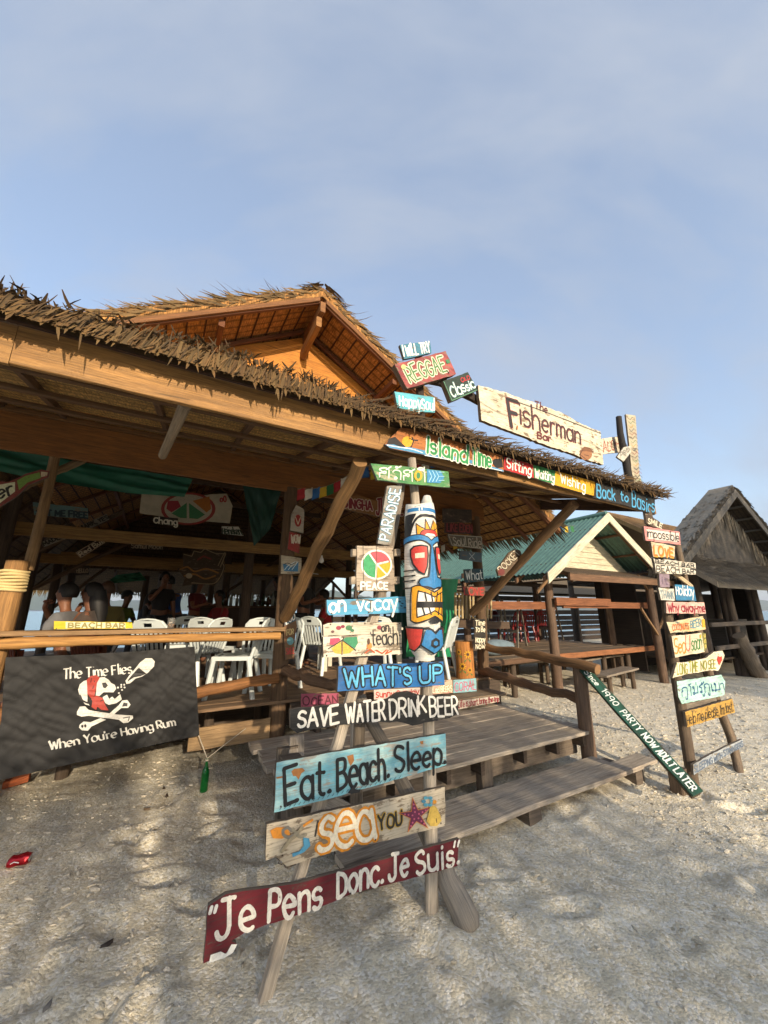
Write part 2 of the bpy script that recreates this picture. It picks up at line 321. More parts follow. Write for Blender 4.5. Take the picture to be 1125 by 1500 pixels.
def gpath(st):
    out = []
    for sub in st.split('|'):
        pl = []
        for tk in sub.split():
            if tk[0] == '@':
                cx, cy, rx, ry, a0, a1 = map(float, tk[1:].split(',')); n = max(3, int(abs(a1-a0)/24)+1)
                pl += [(cx+rx*math.cos(math.radians(a0+(a1-a0)*i/n)), cy+ry*math.sin(math.radians(a0+(a1-a0)*i/n))) for i in range(n+1)]
            else: pl.append(tuple(map(float, tk.split(','))))
        out.append(pl)
    return out
def layout(text, jit=1.0, lc=1.0, shear=0.0, gap=2.3):
    out = []; x = 0.0; last = 0
    for ch in text:
        if ch == ' ': x += 4.2; continue
        if ch in GA: 
            for pl in gpath(GA[ch]): out.append([(px+last, py) for px, py in pl])
            continue
        pls = gpath(GL.get(ch, GL['o'])); k = lc if ch.islower() else 1.0; last = x
        ang = R(-0.075, 0.075)*jit; kk = k*(1+R(-0.09, 0.09)*jit); by = R(-0.5, 0.5)*jit; wmax = 0; sd0 = R(0, 99)
        for pl in pls:
            q = []
            for px, py in pl:
                px, py = px*kk+0.55*jit*noise.noise((px*.3, py*.3, sd0)), py*kk+0.55*jit*noise.noise((px*.3, py*.3, sd0+7)); wmax = max(wmax, px)
                q.append((x+px*math.cos(ang)-py*math.sin(ang)*0.6+shear*py, by+py*math.cos(ang)+px*math.sin(ang)))
            out.append(q)
        x += wmax + gap
    return out, max(x-gap, 1.0)
def resample(pl, step):
    segs = []; cur = [pl[0]]
    for i in range(1, len(pl)):
        cur.append(pl[i])
        if i < len(pl)-1:
            a = math.atan2(pl[i][1]-pl[i-1][1], pl[i][0]-pl[i-1][0]); b = math.atan2(pl[i+1][1]-pl[i][1], pl[i+1][0]-pl[i][0])
            t = abs((b-a+math.pi) % (2*math.pi)-math.pi)
            if t > 0.95: segs.append(cur); cur = [pl[i]]
    segs.append(cur); res = []
    for sg in segs:
        L = sum(math.dist(sg[i], sg[i+1]) for i in range(len(sg)-1)); n = max(2, min(26, int(L/step)+1))
        P_ = [sg[0]]+sg+[sg[-1]]; out = []
        for k in range(n+1):
            t = k/n*(len(sg)-1); i = min(int(t), len(sg)-2); u = t-i; p0, p1, p2, p3 = P_[i:i+4]
            out.append(tuple(0.5*((2*p1[c])+(-p0[c]+p2[c])*u+(2*p0[c]-5*p1[c]+4*p2[c]-p3[c])*u*u+(-p0[c]+3*p1[c]-3*p2[c]+p3[c])*u**3) for c in (0, 1)))
        res.append(out)
    return res
class Canvas:
    """Paint on a flat board: pixel-measured outlines meet the board's plane, strokes are laid on it as thin paint."""
    def __init__(s, pt, n, a, lift=0.0):
        s.p0, s.n, s.a = pt, n.normalized(), a.normalized(); s.b = s.n.cross(s.a).normalized()
        s.mb = MB(); s.mats = []; s.h = 0.0012+lift; s.words = []; s.pieces = []
    def px(s, x, y):
        r = ray(x, y); q = CAM + r*((s.p0-CAM).dot(s.n)/r.dot(s.n)) - s.p0; return (q.dot(s.a), q.dot(s.b))
    def mat(s, m):
        if m not in s.mats: s.mats.append(m)
        return s.mats.index(m)
    def pt(s, xy, h): return s.p0 + s.a*xy[0] + s.b*xy[1] + s.n*h
    def ribbon(s, pl, w, mi, nib=0.0, rag=0.12):
        for sg in resample(pl, w*0.6):
            n = len(sg); L, Rr = [], []; s.h += 0.00006; h = s.h; k0 = R(0, 99)
            for i in range(n):
                a, b = sg[max(i-1, 0)], sg[min(i+1, n-1)]; dx, dy = b[0]-a[0], b[1]-a[1]; l = math.hypot(dx, dy) or 1e-6
                nx, ny = -dy/l, dx/l; ww = w*0.5*(1+rag*noise.noise((k0+i*0.5, 0, 0))*1.6)
                if nib: ww *= (1-nib)+nib*abs(math.sin(math.atan2(dy, dx)-math.radians(35)))
                hh = h+i*0.000004
                L.append((sg[i][0]+nx*ww, sg[i][1]+ny*ww, hh)); Rr.append((sg[i][0]-nx*ww, sg[i][1]-ny*ww, hh))
            pts = [s.pt(q, q[2]) for q in L]+[s.pt(q, q[2]) for q in Rr]
            F = [(i, n+i, n+i+1, i+1) for i in range(n-1)]; s.mb.add(pts, F, [[(0, 0)]*4]*len(F), (1, 1, 1), mi)
            if not nib:
                for e, o in ((0, 1), (n-1, n-2)):
                    s.h += 0.00002; c = sg[e]; an = math.atan2(sg[e][1]-sg[o][1], sg[e][0]-sg[o][0]); r = w*0.5
                    fan = [s.pt((c[0]+r*math.cos(an+math.radians(q)), c[1]+r*math.sin(an+math.radians(q))), s.h+0.00008) for q in (-90, -45, 0, 45, 90)]
                    s.mb.add(fan, [(0, 1, 2, 3, 4)], [[(0, 0)]*5], (1, 1, 1), mi)
    def text(s, text, box, col, w, ol=None, lc=1.0, jit=1.0, shear=0.0, nib=0.0, gap=2.3, sh=None):
        keep, s.mb = s.mb, MB(); BL, BR, TR, TL = [s.px(*q) for q in box]
        pls, wd = layout(text, jit, lc, shear, gap); m = []
        for pl in pls:
            q = []
            for x, y in pl:
                u, v = x/wd, y/10.0
                q.append(tuple(BL[c]*(1-u)*(1-v)+BR[c]*u*(1-v)+TR[c]*u*v+TL[c]*(1-u)*v for c in (0, 1)))
            m.append(q)
        if sh:
            for q in m: s.ribbon([(x+sh[1], y-sh[1]) for x, y in q], w*1.1, s.mat(brush(sh[0])), nib)
        if ol:
            for q in m: s.ribbon(q, w+2*ol[1], s.mat(brush(ol[0])), nib)
            s.h += 0.0004
        for q in m: s.ribbon(q, w, s.mat(brush(col)), nib)
        s.h += 0.0003; s.words.append(s.mb); s.mb = keep; return s
    def line(s, pts, col, w, px=True): 
        f0 = len(s.mb.f); s.ribbon([s.px(*q) for q in pts] if px else pts, w, s.mat(brush(col))); s.h += 0.0001; s.pieces.append((f0, len(s.mb.f))); return s
    def poly(s, pts, col, px=True):
        q = [s.px(*p) for p in pts] if px else pts; s.h += 0.0003
        tri = tessellate_polygon([[Vector((x, y, 0)) for x, y in q]]); F = []
        for t in tri:
            (x0, y0), (x1, y1), (x2, y2) = [q[i] for i in t]; F.append(tuple(t) if (x1-x0)*(y2-y0)-(x2-x0)*(y1-y0) > 0 else tuple(t[::-1]))
        f0 = len(s.mb.f); s.mb.add([s.pt(p, s.h) for p in q], F, [[(0, 0)]*3]*len(F), (1, 1, 1), s.mat(brush(col))); s.pieces.append((f0, len(s.mb.f))); return s
    def ell(s, c, rx, ry, col, n=20, a0=0, a1=360, rot=0.0, pie=False):
        pts = [(c[0]+rx*math.cos(math.radians(a0+(a1-a0)*i/n)), c[1]+ry*math.sin(math.radians(a0+(a1-a0)*i/n))) for i in range(n if a1-a0 == 360 else n+1)]
        if rot: pts = [(c[0]+(x-c[0])*math.cos(rot)-(y-c[1])*math.sin(rot), c[1]+(x-c[0])*math.sin(rot)+(y-c[1])*math.cos(rot)) for x, y in pts]
        if pie: pts.append(c)
        return s.poly(pts, col)
def cr(ox, oy, k): return lambda *pts: [(ox+x/k, oy+y/k) for x, y in pts]
def ragged(pl, rough):
    out = []; N = len(pl)
    for i in range(N):
        a, b = pl[i], pl[(i+1) % N]; L = math.dist(a, b); n = max(1, int(L/0.045)); nx, ny = -(b[1]-a[1])/(L+1e-9), (b[0]-a[0])/(L+1e-9)
        for k in range(n):
            t = k/n; j = R(-rough, rough) if k else R(-rough, rough)*0.5
            out.append((a[0]+(b[0]-a[0])*t+nx*j, a[1]+(b[1]-a[1])*t+ny*j))
    return out
NF = -E2                                         # boards on the bar front face the beach
def signboard(label, outline, base, d=2.03, thick=0.022, n=None, rough=0.0022, cat='sign', group=None, name='painted_sign', edge='#6f6253', p0=None, layers=1):
    """returns (thing, canvas); paint on the canvas, then call done()."""
    nn = (n or NF).normalized(); a = nn.cross(EZ)*-1
    q0 = p0 if p0 is not None else at_d(*outline[0], d)
    cv = Canvas(q0, nn, a); pl = [cv.px(*q) for q in outline]
    mb = MB(); mb.solid(ragged(pl, rough), cv.a, cv.b, cv.n, cv.p0, thick, 0, 1)
    xs = [q[0] for q in pl]; ys = [q[1] for q in pl]; wd, ht_ = max(xs)-min(xs), max(ys)-min(ys)
    for fx in (0.04, 0.5, 0.95) if wd > 0.5 else (0.1, 0.9):
        k_ = min(range(len(pl)), key=lambda i: abs(pl[i][0]-(min(xs)+fx*wd))); x_ = pl[k_][0]*0.94+0.06*sum(xs)/len(xs); y_ = pl[k_][1]*0.8+0.2*sum(ys)/len(ys); r_ = 0.0042
        mb.add([cv.pt((x_+r_*math.cos(q*.9), y_+r_*math.sin(q*.9)), 0.006) for q in range(7)], [tuple(range(7))], [[(0, 0)]*7], (1, 1, 1), 2)
    zs = [Vector(v) for v in mb.v]; cen = sum(zs, Vector())/len(zs)
    t = thing(name, label, cat, (cen.x, cen.y, min(v.z for v in zs)), group)
    build('board', mb, [base, wood(edge), plain('#3b2a20', 0.5, 0.3, 60, 0.5)], t)
    cv.t = t; return cv
def done(cv, part='lettering'):
    M = cv.mb; bb = []
    if M.f and not cv.pieces: cv.pieces = [(0, len(M.f))]
    for f0, f1 in cv.pieces:
        q = [(Vector(M.v[i]).dot(E1), M.v[i][2]) for f in M.f[f0:f1] for i in f]; bb.append((min(a for a, b in q)-.02, max(a for a, b in q)+.02, min(b for a, b in q)-.02, max(b for a, b in q)+.02)) if q else bb.append((9e9, 9e9, 9e9, 9e9))
    gid = list(range(len(bb)))
    for i in range(len(bb)):
        for j in range(i):
            a, b = bb[i], bb[j]
            if a[0] < b[1] and b[0] < a[1] and a[2] < b[3] and b[2] < a[3]: o_, n_ = gid[i], gid[j]; gid = [n_ if g == o_ else g for g in gid]
    for g in sorted(set(gid)):
        nb = MB()
        for (f0, f1), k in zip(cv.pieces, gid):
            if k == g:
                for fi in range(f0, f1): nb.add([M.v[i] for i in M.f[fi]], [tuple(range(len(M.f[fi])))], [M.uv[fi]], (1, 1, 1), M.mi[fi])
        if nb.f: build('painting', nb, cv.mats, cv.t)
    for w in cv.words: build('lettering', w, cv.mats, cv.t)
    return cv.t
# ============================================================= THE SETTING
def axis_vals(lo, hi, step, far, g=1.35):
    mid = list(np.arange(lo, hi+1e-6, step)); a = []; x = mid[-1]; st = step
    while x < far: st *= g; x += st; a.append(x)
    b = []; x = mid[0]; st = step
    while x > -far: st *= g; x -= st; b.append(x)
    return np.array(b[::-1]+mid+a)
gx, gy = axis_vals(-4.4, 6.0, 0.032, 9000), axis_vals(0.9, 7.2, 0.032, 9000)
PRINTS = [(R(-2.2, 3.6), R(1.3, 4.2), R(0, 6.28), R(0.05, 0.085), R(0.018, 0.036)) for _ in range(80)]
def ground_z(x, y):
    s_, d_ = x*E1.x+y*E1.y, x*E2.x+y*E2.y
    z = 0.035*noise.noise((x*0.45, y*0.45, 3))
    if -6 < x < 8 and 0 < y < 9:
        z += 0.018*noise.noise((x*1.7, y*1.7, 9))+0.010*noise.noise((x*5, y*5, 1))+0.009*noise.noise((x*12, y*12, 5))+0.006*noise.noise((x*26, y*26, 2))
        z += 0.008*abs(noise.noise((x*8+3, y*8, 7)))
    if d_ > 17: z -= min((d_-17)*0.06, 1.3)
    return z
GZ = np.array([[ground_z(x, y) for x in gx] for y in gy])
XX, YY = np.meshgrid(gx, gy)
for fx, fy, fa, fr, fd in PRINTS:
    u = (XX-fx)*math.cos(fa)+(YY-fy)*math.sin(fa); v = -(XX-fx)*math.sin(fa)+(YY-fy)*math.cos(fa)
    q = (u/(fr*2.1))**2+(v/fr)**2; GZ += -fd*np.exp(-q*1.5)+fd*0.55*np.exp(-(np.sqrt(q)-1.45)**2*5)
def gz(x, y):
    i = int(np.clip(np.searchsorted(gx, x), 1, len(gx)-1)); j = int(np.clip(np.searchsorted(gy, y), 1, len(gy)-1)); return float(GZ[j, i])
nx_, ny_ = len(gx), len(gy); me = bpy.data.meshes.new('ground')
idx = np.arange(nx_*ny_).reshape(ny_, nx_)
fq = np.stack([idx[:-1, :-1], idx[:-1, 1:], idx[1:, 1:], idx[1:, :-1]], -1).reshape(-1, 4)
me.from_pydata(np.stack([XX, YY, GZ], -1).reshape(-1, 3).tolist(), [], fq.tolist()); me.polygons.foreach_set('use_smooth', [True]*len(me.polygons))
ground = bpy.data.objects.new('ground', me); COL.objects.link(ground); struct(ground)
t = NT('coral_sand'); p = t.pos()
f1 = t.noise(p, 3.0, 5); f2 = t.noise(p, 95, 4, 0.75); f3 = t.noise(p, 0.7, 3)
v1 = t.n('ShaderNodeTexVoronoi'); v1.inputs['Scale'].default_value = 62; t.l(p, v1.inputs['Vector'])
v2 = t.n('ShaderNodeTexVoronoi'); v2.inputs['Scale'].default_value = 150; t.l(p, v2.inputs['Vector'])
base = t.ramp(f1, [(0.3, lin('#d9cbae')), (0.55, lin('#e8dcc0')), (0.75, lin('#f2e8d0'))])
base = t.mix(t.ramp(f3, [(0.4, (0, 0, 0)), (0.7, (0.5, 0.5, 0.5))]), base, lin('#d6cab2'))
vc = t.n('ShaderNodeSeparateColor'); t.l(v1.outputs['Color'], vc.inputs[0])
base = t.mix(t.ramp(vc.outputs[0], [(0.5, (0, 0, 0)), (0.8, (0.8, 0.8, 0.8))]), base, lin('#f8f1e2'))
base = t.mix(t.ramp(vc.outputs[1], [(0.72, (0, 0, 0)), (0.95, (0.5, 0.5, 0.5))]), base, lin('#a3977f'))
base = t.mix(t.ramp(f2, [(0.28, (0.45, 0.45, 0.45)), (0.48, (0, 0, 0))]), base, lin('#877b64'))
t.col(base); t.rough(0.95)
m1 = t.n('ShaderNodeMath', operation='ADD'); m2 = t.n('ShaderNodeMath', operation='ADD'); m3 = t.n('ShaderNodeMath', operation='MULTIPLY'); m3.inputs[1].default_value = -0.6
t.l(f2, m1.inputs[0]); t.l(v1.outputs['Distance'], m3.inputs[0]); t.l(m3.outputs[0], m1.inputs[1]); t.l(m1.outputs[0], m2.inputs[0]); t.l(t.noise(p, 22, 4), m2.inputs[1])
t.bump(m2.outputs[0], 0.75, 0.016); me.materials.append(t.m)
# coral rubble washed over the sand
mb = MB()
ico = [Vector(v).normalized() for v in ((0, 0, 1), (.9, 0, .45), (.28, .85, .45), (-.72, .53, .45), (-.72, -.53, .45), (.28, -.85, .45), (.72, .53, -.45), (-.28, .85, -.45), (-.9, 0, -.45), (-.28, -.85, -.45), (.72, -.53, -.45), (0, 0, -1))]
icf = [(0, 1, 2), (0, 2, 3), (0, 3, 4), (0, 4, 5), (0, 5, 1), (1, 6, 2), (2, 7, 3), (3, 8, 4), (4, 9, 5), (5, 10, 1), (6, 7, 2), (7, 8, 3), (8, 9, 4), (9, 10, 5), (10, 6, 1), (7, 6, 11), (8, 7, 11), (9, 8, 11), (10, 9, 11), (6, 10, 11)]
def pebble(x, y, r, el, tint):
    a = R(0, 6.28); rr = (r*el, r*R(0.5, 0.9), r*R(0.35, 0.6)); c = Vector((x, y, gz(x, y)+r*0.15)); M = Matrix.Rotation(a, 3, 'Z') @ Matrix.Rotation(R(-.5, .5), 3, 'X')
    mb.add([c+M@Vector((q.x*rr[0], q.y*rr[1], q.z*rr[2]))*R(0.75, 1.2) for q in ico], icf, [[(0, 0)]*3]*20, tint, 0, r < 0.012)
cnt = 0
while cnt < 15000:
    x, y = R(-4.2, 9.5), R(1.0, 10); s_, d_ = x*E1.x+y*E1.y, x*E2.x+y*E2.y
    dens = 0.16
    if s_ < 0.6 and 2.1 < d_ < 5.5: dens = 0.75
    if s_ > 3.6 and d_ > 1.5: dens = 1.0
    if R(0, 1) > dens: continue
    k = R(0.75, 1.15) if R(0, 1) < 0.8 else R(0.3, 0.55); w = R(0.0, 1)
    pebble(x, y, abs(random.gauss(0.005, 0.0045))*(1.25 if s_ > 3.4 or (s_ < 0.7 and d_ > 2.4) else 0.9)+0.003, R(1.0, 2.0), (k*(0.66+0.08*w), k*(0.58+0.08*w), k*(0.45+0.1*w))); cnt += 1
t = NT('thatch_coral'); at = t.n('ShaderNodeAttribute'); at.attribute_name = 'tint'; t.col(t.mix(t.noise(t.pos(), 120, 3), at.outputs['Color'], lin('#c9bea6'))); t.rough(0.9); t.bump(t.noise(t.pos(), 160, 3), 0.5, 0.004)
struct(build('coral_rubble', mb, t.m), 'stuff')
# sea and the hills over the strait
mb = MB(); mb.grid(lambda u, v: P(-9000+18000*u, 19.5+9000*v*v, -0.42), 40, 40, uvs=(1, 1))
t = NT('sea_water'); t.col(lin('#5f7f8c')); t.rough(0.22); t.bump(t.noise(t.pos(), 0.8, 5), 0.6, 0.25); struct(build('sea', mb, t.m))
def hills(name, y, x0, x1, hmax, seed, c, depth=900):
    mb = MB()
    def f(u, v):
        x = x0+(x1-x0)*u; e = max(0.0, min(1.0, min(u, 1-u)*9)); hh = (0.55+0.5*noise.noise((x*0.0011+seed, 0, 0))+0.22*noise.noise((x*0.0042, seed, 0))+0.06*noise.noise((x*0.02, v*6, seed)))
        return Vector((x, y+depth*v+60*noise.noise((u*9, v*4, seed)), -1+max(hh, 0.08)*hmax*e**0.6*math.sin(math.pi*min(v+0.02, 0.98))))
    mb.grid(f, 160, 16, uvs=(60, 10)); t = NT('forest_'+str(seed)); g = t.noise(t.pos(0.02), 1.0, 6, 0.7)
    t.col(t.ramp(g, [(0.3, lin('#2f4230')), (0.6, lin('#4a5c40')), (0.8, lin('#6b705a'))])); t.rough(0.95); t.bump(g, 1.0, 30); struct(build(name, mb, t.m))
hills('hills', 3600, -7000, 1500, 290, 4.3, 0); hills('hills', 4600, -8000, 6500, 210, 11.7, 0)

# ============================================================= THE BEACH BAR
GREYW = '#bcae9b'; DARKW = '#57483a'; LOG = '#8f6b47'
bar = thing('beach_bar', 'open thatched beach bar with orange gable, log railing and a deep shady interior', 'bar', P(1.3, 4.55, 0))
def zu(d): return 2.87+0.245*(d-2.2)                     # underside of the front roof
RID = (1.28, 5.25); SL = 0.61
def zr(s_): return RID[1]-SL*abs(s_-RID[0])             # main roof underside
FL = 0.66
# decks and steps
mb = MB(); d = 4.46
while d < 12.6: w = R(0.15, 0.19); mb.plank(P(-5.5, d+w/2, FL-0.015+R(-.003, .003)), P(4.6, d+w/2, FL-0.015), E2*(w-0.008), EZ*0.03, 4, 0.002); d += w
build('deck_floor', mb, wood('#8c6f52'), bar)
mb = MB(); mb.plank(P(0.43, 4.49, FL-0.26), P(1.2, 4.49, FL-0.26), EZ*0.2, E2*0.03, 8, 0.003); build('skirt_board', mb, wood('#a88962', 0.4), bar)
mb = MB(); mb.plank(P(1.4, 4.47, FL-0.12), P(4.55, 4.47, FL-0.12), EZ*0.17, E2*0.03, 8, 0.003); build('skirt_board', mb, wood(DARKW), bar)
for s_ in (-4, -2.2, -0.6, 0.72, 1.29, 2.3, 3.4, 4.34):
    mb = MB(); mb.tube([P(s_, 5.4, -0.1), P(s_, 5.4, FL-0.04)], [0.06, 0.055], 8, 0.06); build('foundation_post', mb, wood(DARKW), bar)
for d in (6, 8, 10):
    mb = MB(); mb.plank(P(-5.5, d, 0.25), P(4.6, d, 0.25), EZ*0.5, E2*0.04, 8, 0.004); build('joist', mb, wood(DARKW), bar)
mb = MB(); mb.plank(P(1.55, 4.28, 0.50), P(4.3, 4.28, 0.50), E2*0.36, EZ*0.035, 8, 0.003); build('step_plank', mb, wood('#8d7a63'), bar)
for s_ in (1.62, 2.9, 4.22):
    mb = MB(); mb.plank(P(s_, 4.3, 0.36), P(s_, 4.3, 0.485), E1*0.06, E2*0.3, 2, 0.003); build('step_bracket', mb, wood(DARKW), bar)
PF = 0.38; ST = thing('entrance_steps', 'weathered grey plank platform and low step leading up into the bar', 'steps', P(2.5, 3.2, 0))
mb = MB(); d = 2.80
for w in (0.2, 0.155, 0.16, 0.15, 0.165, 0.16, 0.15, 0.16, 0.155): mb.plank(P(0.95+R(-.03, .03), d+w/2, PF-0.017+R(-.004, .004)), P(4.17+R(-.06, .06), d+w/2, PF-0.017+R(-.004, .004)), E2*(w-0.009), EZ*0.034, 9, 0.0035); d += w
build('platform_planks', mb, wood(GREYW, 0.5), ST)
for d_ in (2.98, 3.6):
    mb = MB(); mb.plank(P(1.03, d_, 0.235), P(4.1, d_, 0.235), EZ*0.21, E2*0.035, 8, 0.003); build('bearer', mb, wood('#7d6f60'), ST)
for s_ in (1.15, 1.75, 2.25, 2.62, 3.15, 3.62, 4.05):
    mb = MB(); mb.plank(P(s_, 2.83, 0.29), P(s_, 4.1, 0.29), EZ*0.12, E1*0.045, 4, 0.003); build('joist', mb, wood(DARKW), ST)
for s_ in (1.2, 2.72): 
    mb = MB(); mb.plank(P(s_, 2.93, -0.12), P(s_, 2.93, 0.34), E1*0.13, E2*0.1, 4, 0.004); build('leg', mb, wood('#75685a'), ST)
for d_, w, s0, s1, z_ in ((2.50, 0.21, 1.15, 4.55, 0.125), (2.715, 0.19, 1.2, 4.1, 0.115)):
    mb = MB(); mb.plank(P(s0, d_, z_), P(s1, d_, z_+0.01), E2*w, EZ*0.036, 9, 0.004); build('step_plank', mb, wood(GREYW, 0.5), ST)
for s_ in (1.3, 2.75, 4.25):
    mb = MB(); mb.plank(P(s_, 2.36+0.06, 0.03), P(s_, 2.8, 0.03), E1*0.14, EZ*0.14, 2, 0.004); build('sleeper', mb, wood('#6d6053'), ST)
mb = MB(); mb.plank(P(1.0, 2.95, -0.05), P(0.95, 2.93, 0.62), E1*0.13, E2*0.12, 4, 0.004); mb.plank(P(1.02, 3.15, -0.05), P(1.0, 3.2, 0.6), E1*0.16, E2*0.05, 4, 0.004); build('corner_block', mb, wood('#75695b'), ST)
mb = MB(); mb.plank(P(0.89, 2.87, 0.50), P(1.4, 2.80, 0.2), EZ*0.13, E2*0.035, 4, 0.003); build('brace', mb, wood(GREYW), ST)
mb = MB(); mb.plank(P(0.97, 2.84, 0.42), P(1.1, 3.3, 0.62), E1*0.12, EZ*0.04, 4, 0.003); build('brace', mb, wood(GREYW), ST)
def post(s_, d_, z0, z1, r0, r1, m, name='post', par=bar, lean=(0, 0), jit=0.06, n=10):
    mb = MB(); k = max(3, int((z1-z0)/0.3)); o = R(0, 50)
    mb.tube([P(s_+lean[0]*i/k+0.012*noise.noise((i*0.5, o, 0)), d_+lean[1]*i/k+0.012*noise.noise((i*0.5, o, 5)), z0+(z1-z0)*i/k) for i in range(k+1)], [(r0+(r1-r0)*i/k)*(1+jit*noise.noise((i*0.9, o, 2))) for i in range(k+1)], n, jit*0.4); return build(name, mb, m, par)
def log(p0, p1, r0, r1, m, name, par, wob=0.02, jit=0.08, n=14, k=18):
    mb = MB(); o = R(0, 50)
    mb.tube([p0.lerp(p1, i/k)+Vector((noise.noise((i*0.45, o, 0)), noise.noise((i*0.45, o, 9)), noise.noise((i*0.45, o, 4))))*wob*1.4 for i in range(k+1)], [(r0+(r1-r0)*i/k)*(1+jit*noise.noise((i*0.8, o, 2))*2.4) for i in range(k+1)], n, jit*0.8); return build(name, mb, m, par)
# stair rails
post(1.42, 2.86, 0, 1.12, 0.05, 0.045, wood(GREYW), 'newel_post', ST); post(4.14, 2.86, -0.1, 1.0, 0.075, 0.07, wood('#7c6552'), 'newel_post', ST)
log(P(4.08, 2.62, 1.02), P(4.28, 4.6, 1.10), 0.05, 0.055, wood(LOG), 'hand_rail', ST, 0.025); log(P(4.16, 2.9, 0.66), P(4.3, 4.6, 0.74), 0.05, 0.06, wood('#7d6047'), 'hand_rail', ST, 0.02)
log(P(1.40, 2.80, 1.02), P(1.31, 4.6, 0.95), 0.045, 0.06, wood('#7d6047'), 'hand_rail', ST, 0.03)
# posts, braces, beams
post(1.29, 4.55, 0.2, 3.08, 0.092, 0.082, wood('#6a5138')); post(4.34, 4.55, 0.2, 3.08, 0.085, 0.075, wood('#6a5138'))
lp = post(-1.09, 4.5, 0.2, 2.02, 0.086, 0.078, wood('#b0834f')); post(-1.02, 4.58, 1.95, 3.08, 0.042, 0.04, wood('#8a6b45'))
mb = MB()
for i in range(7): mb.tube([P(-1.09+0.091*math.cos(a*0.5236), 4.5+0.091*math.sin(a*0.5236), 1.77+i*0.026+0.004*math.sin(a+i)) for a in range(13)], 0.0125, 7)
build('rope_binding', mb, plain('#d9c089', 0.9, 0.2, 200), lp)
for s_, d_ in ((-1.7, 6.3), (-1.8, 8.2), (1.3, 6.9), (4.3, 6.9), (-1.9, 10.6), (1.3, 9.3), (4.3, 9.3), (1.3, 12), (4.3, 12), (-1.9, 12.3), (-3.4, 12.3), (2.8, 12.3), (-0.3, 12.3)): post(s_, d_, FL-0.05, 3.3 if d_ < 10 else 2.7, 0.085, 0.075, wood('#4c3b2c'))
b0, b1 = at_d(418, 905, 4.44), at_d(528, 676, 2.36); log(b0, b1, 0.066, 0.05, wood('#9a7448'), 'brace', bar, 0.012, 0.05)
b0, b1 = at_d(692, 898, 4.46), at_d(842, 738, 2.40); log(b0, b1, 0.06, 0.052, wood('#8a6a48'), 'brace', bar, 0.012, 0.05)
mb = MB(); q0, q1 = at_d(238, 668, 3.0), at_d(272, 592, 2.3); mb.tube([q0, q0.lerp(q1, .5), q1], [0.028, 0.03, 0.034], 8, 0.05); build('strut', mb, wood('#a08c72'), bar)
log(at_d(30, 715, 4.6), at_d(125, 672, 4.75), 0.04, 0.035, wood('#8d7350'), 'brace', bar, 0.01)
# fascia, inner plate, gable wall
mb = MB()
for s0, s1, k in ((-4.6, -0.72, 0.004), (-0.72, 1.98, 0), (1.98, 4.95, 0.003)): mb.plank(P(s0, 2.2+k, 2.80), P(s1-0.003, 2.2+k, 2.80), EZ*0.205, E2*0.03, 14, 0.004)
build('fascia_board', mb, wood('#ab7d44', 0.6, 0.6), bar)
mb = MB(); mb.plank(P(-4.6, 2.165, 2.912), P(4.95, 2.165, 2.912), EZ*0.034, E2*0.025, 10, 0.003); build('eave_batten', mb, wood('#4d3524'), bar)

mb = MB(); mb.plank(P(-4.6, 4.52, 3.20), P(4.5, 4.52, 3.20), EZ*0.36, E2*0.035, 14, 0.003); build('wall_plate', mb, wood('#8d5a28', 0.3, 0.6, 0.6), bar)
mb = MB(); mb.plank(P(-4.6, 4.49, 3.405), P(4.5, 4.49, 3.405), EZ*0.05, E2*0.05, 10, 0.002); build('wall_plate_trim', mb, wood('#7c552c'), bar)
gw = MB(); gw.solid([(-1.86, 3.43), (RID[0]+(RID[0]+1.86), 3.43), (RID[0]+0.02, zr(RID[0])-0.13), (RID[0]-0.02, zr(RID[0])-0.13)], E1, EZ, NF, P(0, 4.33, 0), 0.02); build('gable_wall', gw, wood('#c9822c', 0.16, 0.7, 0.5), bar)
# front roof: woven panels over rafters and purlins
def slab(name, m, c00, c10, c11, c01, th, n1=1, uv=(1, 1), m2=None):
    mb = MB(); w, h = (c10-c00).length, (c01-c00).length
    mb.quad(c00, c10, c11, c01); up = EZ*th; mb.quad(c01+up, c11+up, c10+up, c00+up, mi=1 if m2 else 0)
    for a, b in ((c00, c10), (c10, c11), (c11, c01), (c01, c00)): mb.quad(b, a, a+up, b+up)
    return build(name, mb, [m, m2] if m2 else m, bar)
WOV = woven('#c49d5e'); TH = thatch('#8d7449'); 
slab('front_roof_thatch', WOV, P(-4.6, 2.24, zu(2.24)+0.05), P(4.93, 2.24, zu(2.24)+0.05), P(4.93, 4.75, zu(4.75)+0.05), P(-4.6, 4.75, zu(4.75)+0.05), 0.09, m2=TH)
s_ = -4.3; k = 0
while s_ < 4.95:
    mb = MB(); mb.plank(P(s_, 2.23, zu(2.23)-0.0), P(s_+R(-.12, .12), 4.5, zu(4.5)), E1*0.045, EZ*0.06, 5, 0.003); build('rafter', mb, wood('#6a4c30'), bar); s_ += R(0.6, 0.72)
for d_ in (2.75, 3.35, 3.95):
    mb = MB(); mb.plank(P(-4.6, d_, zu(d_)-0.045), P(4.93, d_, zu(d_)-0.045), E2*0.05, EZ*0.035, 12, 0.004); build('purlin', mb, wood('#6f5133'), bar)
mb = MB(); mb.plank(P(4.9, 2.24, zu(2.24)-0.07), P(4.86, 4.6, zu(4.6)-0.07), EZ*0.16, E1*0.04, 8, 0.004); build('verge_board', mb, wood('#4d3626'), bar)
mb = MB(); mb.plank(P(-4.6, 4.3, 3.50), P(4.9, 4.3, 3.50), EZ*0.05, E2*0.05, 4); build('ridge_batten', mb, wood('#4d3626'), bar)
